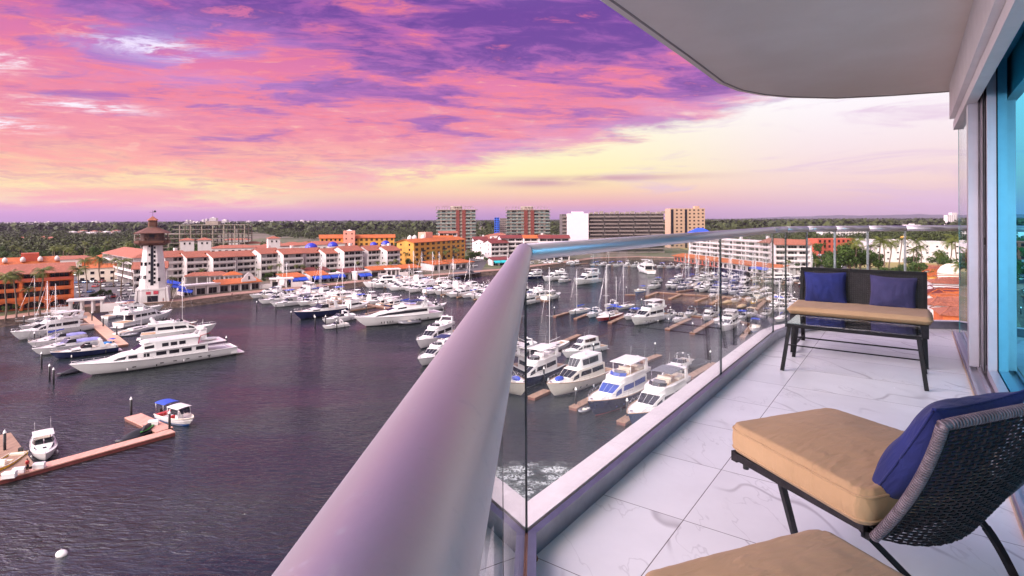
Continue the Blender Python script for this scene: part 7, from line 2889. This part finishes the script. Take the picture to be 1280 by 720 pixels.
# concrete frame
b = Bld('concrete_frame', pxD(167, 452), 8, 'unfinished bare concrete building frame of seven open floors', 'building site')
W_ = 86
for f in range(8):
    MB().box(0 if f < 6 else 30, W_, 0, 20, f * 3.75, f * 3.75 + .3).build('floor_slab', concrete, b.o)
for i in range(11):
    x = W_ * i / 10.0
    for y in (.4, 10, 19):
        q = MB().box(min(x, W_ - .7), min(x, W_ - .7) + .7, y, y + .7, -.5, 26.2 if i > 3 else 18.8).build('column', concrete, b.o)
        q.location.y = .002 * i
b.box('stair_core', concrete, 52, 62, 8, 14, 26.6, 29.5)

# right side seen through the glass
A_, B__ = pxD(862, 402), pxD(1009, 288)
Lr = (B__ - A_).length
th = math.degrees(math.atan2((B__ - A_).y, (B__ - A_).x))
t_ = (B__ - A_) / Lr
for k in range(8):
    P = A_ + t_ * (Lr * k / 9)
    condo(P, th, Lr / 9 - .05, 14, 5, 'white balconied apartment block, %s from the left in the row behind the glass' % ORD[k], roof='flat' if k < 6 else 'gable', bays=2, fh=3.1, rise=2.2,
          group='apartment row behind the glass', wleft=False, rec=2.0)
condo(pxD(969, 297), -14, 17.5, 13, 5, 'white terracotta roofed apartment block facing the balcony, right end of the row', bays=3, fh=3.1, group='apartment row behind the glass', name='apartment_block')
nrm_ = Vector((t_.y, -t_.x))
for k in range(4):
    P = A_ + nrm_ * 17 + t_ * (6 + k * Lr * .235)
    Q = P + t_ * (Lr * .23)
    b = Bld('orange_arcade', P, th, 'orange roofed waterfront arcade, %s from the left behind the glass' % ORD[k], 'arcade', 'orange roofed arcades')
    b.wallm = stucco_white
    L2_ = Lr * .23
    b.box('wall', stucco_white if k > 1 else stucco_red, 0, L2_, 1.5, 8, -.3, 3.8)
    for i in range(6):
        b.window(L2_ * (i + .5) / 6, 1.49, .2, 2.4, 2.4)
    q = MB()
    q.hexa([(0, -.8, 3.5), (L2_ - .1, -.8, 3.5), (L2_ - .1, 8, 5.0), (0, 8, 5.0), (0, -.8, 3.7), (L2_ - .1, -.8, 3.7), (L2_ - .1, 8, 5.2), (0, 8, 5.2)])
    q.build('roof', orange_tile, b.o)
    if k == 3:
        MB().hexa([(10, -4.5, 2.6), (24, -4.5, 2.6), (24, -.85, 3.6), (10, -.85, 3.6), (10, -4.5, 2.7), (24, -4.5, 2.7), (24, -.85, 3.7), (10, -.85, 3.7)]).build('awning', awn_b, b.o)

b, Ht = grid_block('white_warehouse', pxD(1092, 372), -12, 52, 34, 3, 4.2, 9, stucco_white, 'very large plain white flat roofed building beyond the palms', .22, .22, side=0)
b.box('parapet', stucco_white, -.3, 52.3, -.3, 0, Ht + .001, Ht + .9)
b.box('plant_room', stucco_white, 14, 30, 10, 20, Ht, Ht + 1.6)
b.box('skylights', teal_glass, 32, 44, 8, 16, Ht, Ht + .5)
q = MB()
q.lathe([(2.4, 0), (2.3, 1.0), (1.6, 2.0), (.1, 2.5)], (24, 14, Ht + 1.6), 14)
q.build('orange_dome', mat('dome_orange', (.65, .30, .06), .6), b.o)
b.box('annex', stucco_red, 53, 58, 2, 14, -.5, 9)
b, Ht = grid_block('brick_red_block', pxD(1022, 440), 6, 32, 14, 3, 4.2, 8, stucco_red, 'dull red low building behind the right car park', side=0)
b, Ht = grid_block('white_shop_block', pxD(1070, 455), 6, 18, 12, 3, 3.8, 4, stucco_white, 'white low block between the red building and the big white one', side=0)
for k in range(5):
    b, Ht = grid_block('white_far_block', pxD(1028 + k * 11, 640), 4, 10.5, 12, 6, 3.0, 3, stucco_white, 'distant white apartment block, %s in the line behind the red building' % ORD[k], .55, .5, side=0)
for k, (x, D_, w_, n_) in enumerate(((1184, 1500, 22, 11), (1190, 1510, 14, 13))):
    b, Ht = grid_block('far_white_tower', pxD(x, D_), 0, w_, 12, n_, 3.2, 4, stucco_white, ('lower' if k == 0 else 'taller') + ' white tower on the horizon by the door frame', side=0)
# roofs just below on the right
sp_ = [(1146, 250, 15, 6.0, stucco_cream, terracotta, 12), (1158, 222, 16, 6.4, stucco_yellow, orange_tile, 8), (1166, 196, 20, 6.6, stucco_white, terracotta, 10), (1160, 176, 16, 5.4, stucco_white, red_tile, 14),
       (1172, 160, 20, 6.2, stucco_cream, orange_tile, 12), (1163, 146, 20, 6.8, stucco_white, terracotta, 9), (1178, 132, 18, 6.6, stucco_orange, terracotta, 12), (1205, 205, 15, 8, stucco_cream, terracotta, 6), (1215, 150, 16, 8, stucco_white, orange_tile, 8)]
for k, (x, D_, w_, h_, wm, rm, th) in enumerate(sp_):
    house_low(x, D_, w_, 11, h_, -28, 'terracotta roofed house below the balcony on the right, %s of the cluster' % ORD[k], wm, rm, 'houses below on the right', 2.0)
o = empty('cream_dome', (*pxD(1189, 214), Z0), 0, 'pale cream dome among the terracotta roofs on the right', 'dome')
MB().lathe([(4.4, 0), (4.4, 8)], n=20).build('drum', stucco_cream, o)
MB().lathe([(4.6, 8.01), (4.3, 9.2), (3.3, 10.8), (1.7, 11.8), (.1, 12.1)], n=20).build('cupola', stucco_cream, o)

# far strips of white hotels on the horizon
fr_ = random.Random(9)
pale_far = mat('far_white', (.62, .55, .56), .9, var=.1, scale=.02)
kk = 0
for (x0, x1, D_, hh, n_) in ((0, 62, 3300, 24, 16), (70, 140, 3600, 26, 16), (228, 260, 2600, 30, 8), (262, 300, 2500, 34, 5), (300, 420, 3400, 24, 16), (880, 960, 2600, 12, 6), (1090, 1150, 1700, 10, 4)):
    for i in range(n_):
        px = x0 + (x1 - x0) * i / n_
        P = pxD(px, D_ + fr_.uniform(-200, 200))
        w_ = (x1 - x0) / n_ / F * D_ * fr_.uniform(.6, .95)
        h_ = hh * fr_.uniform(.55, 1.25)
        o = empty('far_building', (P.x, P.y, Z0), 0, 'pale hotel block low on the horizon, %s counted from the left' % ORD[kk % 60] if kk < 60 else 'pale block on the right horizon, %s counted from the left' % ORD[kk - 60], 'building', 'pale far buildings')
        q = MB()
        q.box(0, w_, 0, 20, 0, h_)
        q.box(w_ * .3, w_ * .6, 4, 12, h_ + .01, h_ + 3)
        q.build('wall', pale_far, o)
        q = MB()
        for f in range(int(h_ / 5)):
            q.box(w_ * .06, w_ * .94, -.4, -.02, 2 + f * 5, 4 + f * 5)
        q.build('window_bands', win_dark, o)
        kk += 1
for k in range(9):
    house_low(84 + k * 7, 1050 + (k % 3) * 60, 11, 12, 9.5 - (k % 2) * 2, 5, 'white villa in the clearing of the far wood, %s from left' % ORD[k], stucco_white, terracotta if k % 3 else stucco_white, 'white villas in the wood')
for k in range(5):
    house_low(18 + k * 9, 720 + (k % 2) * 40, 12, 10, 8, 5, 'terracotta roofed villa at the golf wood edge, %s from left' % ORD[k], stucco_orange, terracotta, 'villas at the wood edge')
for k in range(9):
    house_low(598 + k * 9 if k < 3 else (690 + (k - 3) * 2 if k < 4 else 760 + k * 5), 640 + (k % 3) * 70, 18, 12, 9, 3, 'low tiled house in the hazy town, %s from left' % ORD[k], stucco_white if k % 2 else stucco_pink, terracotta, 'town houses in the haze')

# ================================================================== CARS
car_paint = [('silver', mat('car_silver', (.45, .45, .47), .3, metal=.3, coat=.5)), ('white', mat('car_white', (.75, .75, .75), .25, coat=.5)), ('dark grey', mat('car_grey', (.06, .06, .07), .3, coat=.5)),
             ('red', mat('car_red', (.35, .02, .02), .3, coat=.5)), ('blue', mat('car_blue', (.03, .08, .25), .3, coat=.5))]


def make_car(pm):
    o = empty('parked_car')
    q = MB()
    prof = [(-2.2, .35, .75), (-2.1, .3, .95), (-1.0, .28, .98), (.9, .28, .98), (1.9, .3, .82), (2.25, .35, .6)]
    for i in range(len(prof) - 1):
        a, b_ = prof[i], prof[i + 1]
        q.hexa([(a[0], -.88, a[1]), (b_[0], -.88, b_[1]), (b_[0], .88, b_[1]), (a[0], .88, a[1]), (a[0], -.84, a[2]), (b_[0], -.84, b_[2]), (b_[0], .84, b_[2]), (a[0], .84, a[2])])
    q.build('body', pm, o)
    S_ = [(-1.9, .80, .95, .74, 1.0), (-1.2, .80, .97, .62, 1.42), (.3, .80, .97, .62, 1.45), (1.2, .80, .95, .74, 1.0)]
    house(S_).build('greenhouse', tint_glass, o)
    MB().box(-1.15, .3, -.6, .6, 1.452, 1.49).build('roof', pm, o)
    for x in (-1.4, 1.4):
        for y in (-.86, .74):
            wq = MB()
            wq.tube([(x, y, .33), (x, y + .14, .33)], .33, 12)
            wq.build('wheel', dark_rubber, o)
    return o


cars = {}


def car(P, ang, label, c_i, group):
    nm, pm = car_paint[c_i]
    if c_i not in cars:
        o = make_car(pm)
        bpy.context.view_layer.update()
        kids(o)
        cars[c_i] = o
    else:
        o = copy_tree(cars[c_i])
    o.location = (P[0], P[1], Z0 + .02)
    o.rotation_euler = (0, 0, R(ang))
    tag(o, nm + ' car, ' + label, 'car', group)


cr_ = random.Random(5)
lot = [G(96, 379, Z0), G(178, 374, Z0), G(152, 338, Z0), G(90, 339, Z0)]
for r_ in range(7):
    v = (r_ + .5) / 7
    a, b_ = lot[0].lerp(lot[3], v), lot[1].lerp(lot[2], v)
    n_ = int((b_ - a).length / 3.1)
    cnt = 0
    for i in range(n_):
        if cr_.random() < .22:
            continue
        cnt += 1
        P = a.lerp(b_, (i + .5) / n_)
        dd = math.degrees(math.atan2((b_ - a).y, (b_ - a).x))
        car(P, dd + 90 + cr_.uniform(-3, 3), '%s in row %s of the lot left of the lighthouse' % (ORD[cnt - 1], ORD[r_]), cr_.choice([0, 0, 1, 1, 2, 2, 3, 4]), 'cars in the left car park')
lot = [G(1005, 341, Z0), G(1048, 343, Z0), G(1060, 321, Z0), G(1005, 316, Z0)]
for r_ in range(5):
    v = (r_ + .5) / 5
    a, b_ = lot[0].lerp(lot[3], v), lot[1].lerp(lot[2], v)
    n_ = int((b_ - a).length / 3.2)
    cnt = 0
    for i in range(n_):
        if cr_.random() < .3:
            continue
        cnt += 1
        P = a.lerp(b_, (i + .5) / n_)
        car(P, 80 + cr_.uniform(-3, 3), '%s in row %s of the lot behind the loveseat' % (ORD[cnt - 1], ORD[r_]), cr_.choice([0, 1, 1, 2, 2, 3, 4]), 'cars in the right car park')
for k in range(16):
    P = G(566, 344, Z0).lerp(G(600, 306, Z0), (k + .5) / 16) + Vector((1.5 if k % 2 else 9, 0, 0))
    car(P, 60, '%s along the sloping road right of the yellow hotel' % ORD[k], cr_.choice([0, 1, 2, 2]), 'cars on the road')

# ================================================================== TREES
import numpy as np


def leaf_mat(name, c1, c2, scale=.08):
    def f(n, b, co):
        g = n.node('ShaderNodeNewGeometry')
        a = n.noise(g.outputs['Position'], scale, 4, .6)
        i_ = n.node('ShaderNodeObjectInfo').outputs['Random']
        r_ = g.outputs['Random Per Island']
        c = n.mix(n.smooth(n.m('ADD', n.m('MULTIPLY', a, .7), n.m('MULTIPLY', r_, .3)), .25, .75), c1, c2)
        c = n.mix(n.m('MULTIPLY', i_, .4), c, tuple(v * 1.35 for v in c2))
        n.l.new(c, b.inputs['Base Color'])
        b.inputs['Roughness'].default_value = .65
        b.inputs['Specular IOR Level'].default_value = .25
        b.inputs['Subsurface Weight'].default_value = 0
    return tex_mat(name, f)


leaf_a = leaf_mat('foliage_broadleaf', (.012, .028, .006), (.055, .09, .015), .3)
leaf_p = leaf_mat('foliage_palm', (.022, .040, .008), (.12, .13, .022), .5)
leaf_far = leaf_mat('foliage_far', (.006, .012, .006), (.050, .062, .013), .011)
bark = mat('bark', (.16, .11, .08), .9, var=.3, scale=1.5, bump=.5)


def leaf_cloud(n_, centers, size, seed, flatten=.8):
    """n leaf faces scattered over several lobes"""
    g = np.random.default_rng(seed)
    c_ = np.array([c[:3] for c in centers])
    r_ = np.array([c[3] for c in centers])
    pick = g.choice(len(centers), n_, p=(r_ ** 2) / (r_ ** 2).sum())
    d = g.normal(size=(n_, 3))
    d /= np.linalg.norm(d, axis=1)[:, None]
    rad = r_[pick] * g.uniform(.55, 1.06, n_)
    p = c_[pick] + d * rad[:, None] * np.array([1, 1, flatten])
    a = d + g.normal(size=(n_, 3)) * .7
    a /= np.linalg.norm(a, axis=1)[:, None]
    u = np.cross(a, g.normal(size=(n_, 3)))
    u /= np.linalg.norm(u, axis=1)[:, None]
    v = np.cross(a, u)
    s = size * g.uniform(.6, 1.3, n_)[:, None]
    V = np.stack([p - u * s - v * s * .6, p + u * s - v * s * .7, p + u * s * .8 + v * s * .7, p - u * s * .9 + v * s * .6], 1).reshape(-1, 3)
    return V


def np_mesh(name, V, m_):
    n_ = len(V) // 4
    me = bpy.data.meshes.new(name)
    me.vertices.add(len(V))
    me.vertices.foreach_set('co', V.astype(np.float32).ravel())
    me.loops.add(n_ * 4)
    me.loops.foreach_set('vertex_index', np.arange(n_ * 4, dtype=np.int32))
    me.polygons.add(n_)
    me.polygons.foreach_set('loop_start', np.arange(n_, dtype=np.int32) * 4)
    me.polygons.foreach_set('loop_total', np.full(n_, 4, dtype=np.int32))
    me.materials.append(m_)
    me.update(calc_edges=True)
    return me


def make_tree(seed, h_=10, sp=4.2):
    rr = random.Random(seed)
    o = empty('broadleaf_tree')
    t = MB()
    t.tube([(0, 0, -.3), (.1, .05, h_ * .25), (.2, -.1, h_ * .45)], .28, 8, r2=.18)
    cen = []
    for i in range(9):
        a = rr.uniform(0, 2 * PI)
        q = rr.uniform(.2, 1) * sp * .72
        z = h_ * rr.uniform(.45, .86)
        e = (math.cos(a) * q, math.sin(a) * q, z)
        t.tube([(.2, -.1, h_ * rr.uniform(.3, .45)), (e[0] * .5, e[1] * .5, z * .85), e], .12, 5, r2=.04)
        cen.append((*e, sp * rr.uniform(.32, .55)))
    t.build('trunk', bark, o)
    me = np_mesh('crown', leaf_cloud(1500, cen, .22 * sp / 4, seed), leaf_a)
    c_ = bpy.data.objects.new('crown', me)
    COL.objects.link(c_)
    c_.parent = o
    return o


def make_palm(seed, h_=11):
    rr = random.Random(seed)
    o = empty('palm_tree')
    t = MB()
    lean = rr.uniform(-.8, .8)
    pts = [(lean * (i / 6) ** 2, .3 * math.sin(i), h_ * i / 6 - .3 * (i == 0)) for i in range(7)]
    t.tube(pts, .20, 8, r2=.13)
    t.build('trunk', bark, o)
    top = Vector(pts[-1])
    q = MB()
    for k in range(19):
        a = 2 * PI * k / 19 + rr.uniform(-.15, .15)
        el_ = rr.uniform(-.25, 1.1)
        Lf = rr.uniform(2.7, 3.6)
        prev = None
        dirh = Vector((math.cos(a), math.sin(a), 0))
        N3 = 9
        spine = []
        p_ = top.copy()
        e = el_
        for i in range(N3 + 1):
            spine.append(p_.copy())
            p_ = p_ + (dirh * math.cos(e) + Vector((0, 0, math.sin(e)))) * (Lf / N3)
            e -= .19
        sidev = Vector((-dirh.y, dirh.x, 0))
        for i in range(N3):
            for sgn in (-1, 1):
                for sub in (0, .5):
                    b0 = spine[i].lerp(spine[i + 1], sub)
                    b1 = spine[i].lerp(spine[i + 1], sub + .34)
                    ll = .78 * math.sin(PI * min(.97, (i + sub + 1.2) / (N3 + 1.6))) + .1
                    tip = b1 + sidev * sgn * ll + Vector((0, 0, -ll * .55)) + dirh * ll * .35
                    q.quad(b0, b1, tip)
    q.build('crown', leaf_p, o)
    return o


TP = {}


def plant(kind, seed, P, s_, label, group, zs=1.0):
    key = (kind, seed)
    if key not in TP:
        o = {'tree': make_tree, 'palm': make_palm}[kind](seed)
        bpy.context.view_layer.update()
        kids(o)
        TP[key] = o
    else:
        o = copy_tree(TP[key])
    o.location = (P[0], P[1], Z0)
    o.scale = (s_, s_, s_ * zs)
    o.rotation_euler = (0, 0, rnd.uniform(0, 2 * PI))
    tag(o, label, 'palm' if kind == 'palm' else 'tree', group)


near_p = [(6, 168, 1.2), (20, 172, 1.25), (50, 176, 1.3), (98, 192, 1.2), (108, 230, 1.25), (124, 216, 1.4), (151, 214, 1.3), (142, 250, 1.1), (36, 174, .8), (166, 244, .95)]
for k, (x, D_, s_) in enumerate(near_p):
    plant('palm', k % 4, pxD(x, D_), s_, 'palm by the orange building and car park, %s from the left' % ORD[k], 'palms near the orange building')
for k, (x, D_, s_) in enumerate(((541, 330, .95), (558, 338, .95), (572, 345, 1.0), (472, 300, .6), (488, 302, .6), (350, 262, .5), (508, 330, .9), (585, 372, .8), (214, 214, .7))):
    plant('palm', k % 4, pxD(x, D_), s_, 'small palm beside the quay cafes and yellow hotel, number %s' % ORD[k], 'palms along the middle quay')
right_p = [(1062, 232, 1.1), (1068, 226, 1.25), (1074, 236, 1.0), (1098, 235, 1.25), (1106, 229, 1.2), (1112, 241, 1.15), (1124, 262, 1.2), (1146, 262, 1.15), (1152, 240, 1.0), (1172, 270, 1.1), (1187, 225, 1.2), (1196, 235, 1.3), (1142, 243, .9), (1020, 275, .8),
           (1170, 150, .62), (1163, 158, .5), (1200, 190, 1.2), (985, 287, .7), (1086, 250, 1.0)]
for k in range(26):
    x = rnd.uniform(236, 520)
    plant('palm' if k % 2 else 'tree', k % 4 if k % 2 else k % 3, pxD(x, (262 + 60 * (x - 240) / 265) - 9), rnd.uniform(.45, .75) if k % 2 else rnd.uniform(.3, .5), ('palm' if k % 2 else 'bush') + ' in the garden strip before the white terrace, %s of them' % ORD[k], 'garden planting before the terrace')
for k, (x, D_, s_) in enumerate(right_p):
    if 210 < D_ < 270:
        D_, s_ = D_ + 34, s_ * 1.38
    plant('palm', k % 4, pxD(x, D_), s_, 'palm seen through the far glass, number %s of the palms behind the loveseat' % ORD[k], 'palms behind the loveseat')
for k, (x, D_, s_) in enumerate(((1050, 265, 1.75), (1062, 262, 1.8), (1076, 270, 1.6), (1088, 270, 1.4), (1108, 238, .9), (1120, 246, .95), (1134, 240, .9), (1150, 240, 1.1), (1158, 228, .9), (1192, 240, 1.3), (1200, 215, 1.3), (1042, 262, 1.1), (1030, 290, 1.1), (1098, 300, 1.1), (1140, 300, 1.1), (1172, 300, 1.2), (1018, 300, 1.0), (1024, 292, .9), (1012, 340, .9),
                                 (1165, 166, .55), (1158, 150, .5), (1182, 170, .5), (995, 296, .6), (1130, 240, .6), (1040, 350, .9), (1085, 360, .9))):
    plant('tree', k % 3, pxD(x, D_), s_, 'green bushy tree behind the far glass, number %s of that group' % ORD[k], 'trees behind the loveseat')
g_ = random.Random(21)
for k in range(44):
    x = g_.uniform(-30, 168)
    D_ = g_.uniform(330, 470)
    plant('palm' if k % 3 else 'tree', k % 4 if k % 3 else k % 3, pxD(x, D_), g_.uniform(.85, 1.25), ('palm' if k % 3 else 'round tree') + ' at the golf course edge, %s of the scattered trees' % ORD[k], 'trees at the golf course edge')
for k in range(46):
    x = g_.uniform(215, 560)
    D_ = g_.uniform(395, 500)
    plant('tree', k % 3, pxD(x, D_), g_.uniform(.9, 1.35), 'dark bushy tree between the roofs behind the terrace, %s of the group' % ORD[k], 'trees behind the terrace')
for k in range(34):
    x = g_.choice([g_.uniform(596, 705), g_.uniform(860, 1000), g_.uniform(1000, 1080)])
    D_ = g_.uniform(480, 520) if x < 705 else g_.uniform(420, 560)
    plant('tree', k % 3, pxD(x, D_), g_.uniform(.8, 1.2), 'bushy tree at the foot of the far blocks, %s of the group' % ORD[k], 'trees at the far blocks')
for k, (x, D_, s_) in enumerate(((20, 183, .28), (5, 178, .3), (50, 190, .25), (128, 212, .4), (135, 214, .35), (118, 206, .4), (330, 262, .3), (355, 268, .32), (503, 312, .6), (512, 330, .7), (588, 380, .8), (595, 395, .8), (600, 400, .7), (584, 366, .6), (608, 372, .5), (575, 352, .4))):
    plant('tree', k % 3, pxD(x, D_), s_, 'low clipped shrub beside a quay building, %s of the shrubs' % ORD[k], 'shrubs along the quay')

# the wood that runs to the horizon
def wood(name, Dmin, Dmax, n_, per, leaf, seed, rad):
    g = np.random.default_rng(seed)
    out = []
    tries = 0
    while len(out) < n_ and tries < n_ * 6:
        tries += 1
        u = g.uniform(0, 1)
        D_ = 1 / ((1 / Dmin) * (1 - u) + (1 / Dmax) * u) if Dmax < 1500 else Dmin * (Dmax / Dmin) ** u
        px = g.uniform(-60, 1290)
        lim = 440 if px < 172 else (505 if px < 540 else (860 if px < 870 else 560))
        if D_ < lim:
            continue
        X = (px - 640) / F * D_
        # clearings
        if mnoise.noise(Vector((X * .0035, D_ * .0022, 2.0))) > (.22 if px < 540 else .10) and D_ < 3000:
            continue
        if 84 < px < 150 and 1000 < D_ < 1200:
            continue
        out.append((X, D_))
    cen = np.array(out)
    n2 = len(cen)
    r_ = g.uniform(.7, 1.3, n2) * rad
    hgt = g.uniform(.6, 1.25, n2) * rad * 1.35
    idx = np.repeat(np.arange(n2), per)
    N_ = len(idx)
    d = g.normal(size=(N_, 3))
    d[:, 2] = np.abs(d[:, 2])
    d /= np.linalg.norm(d, axis=1)[:, None]
    p = np.zeros((N_, 3))
    p[:, 0] = cen[idx, 0] + d[:, 0] * r_[idx] * g.uniform(.6, 1.1, N_)
    p[:, 1] = cen[idx, 1] + d[:, 1] * r_[idx] * g.uniform(.6, 1.1, N_)
    p[:, 2] = Z0 + hgt[idx] * .5 + d[:, 2] * hgt[idx] * g.uniform(.55, 1.05, N_)
    a = d + g.normal(size=(N_, 3)) * .5
    a /= np.linalg.norm(a, axis=1)[:, None]
    u = np.cross(a, g.normal(size=(N_, 3)))
    u /= np.linalg.norm(u, axis=1)[:, None]
    v = np.cross(a, u)
    s = leaf * g.uniform(.6, 1.3, N_)[:, None]
    V = np.stack([p - u * s - v * s * .7, p + u * s - v * s * .7, p + u * s * .8 + v * s * .7, p - u * s * .9 + v * s * .6], 1).reshape(-1, 3)
    o = bpy.data.objects.new(name, np_mesh(name, V, leaf_far))
    COL.objects.link(o)
    tag(o, 'dark green wood stretching from the roofs to the horizon' if seed == 1 else 'far bluish wood filling the plain below the horizon', 'woodland', kind='stuff')


wood('woodland', 440, 1300, 3400, 110, .75, 1, 5.6)
wood('distant_woodland', 1200, 14000, 9000, 16, 5.2, 2, 10.0)

# the hazy air, one even volume round everything
hz_ = bpy.data.materials.new('haze')
hz_.use_nodes = True
n = NT(hz_.node_tree)
n.n.clear()
vo = n.node('ShaderNodeVolumePrincipled')
vo.inputs['Color'].default_value = (.62, .50, .76, 1)
vo.inputs['Density'].default_value = .00004
vo.inputs['Anisotropy'].default_value = 0.1
oo = n.node('ShaderNodeOutputMaterial')
n.l.new(vo.outputs[0], oo.inputs['Volume'])
o = MB().box(-13900, 13900, -300, 13900, -3.5, 300).build('haze', hz_)
tag(o, 'thin violet haze over the bay and plain', 'haze', kind='stuff')
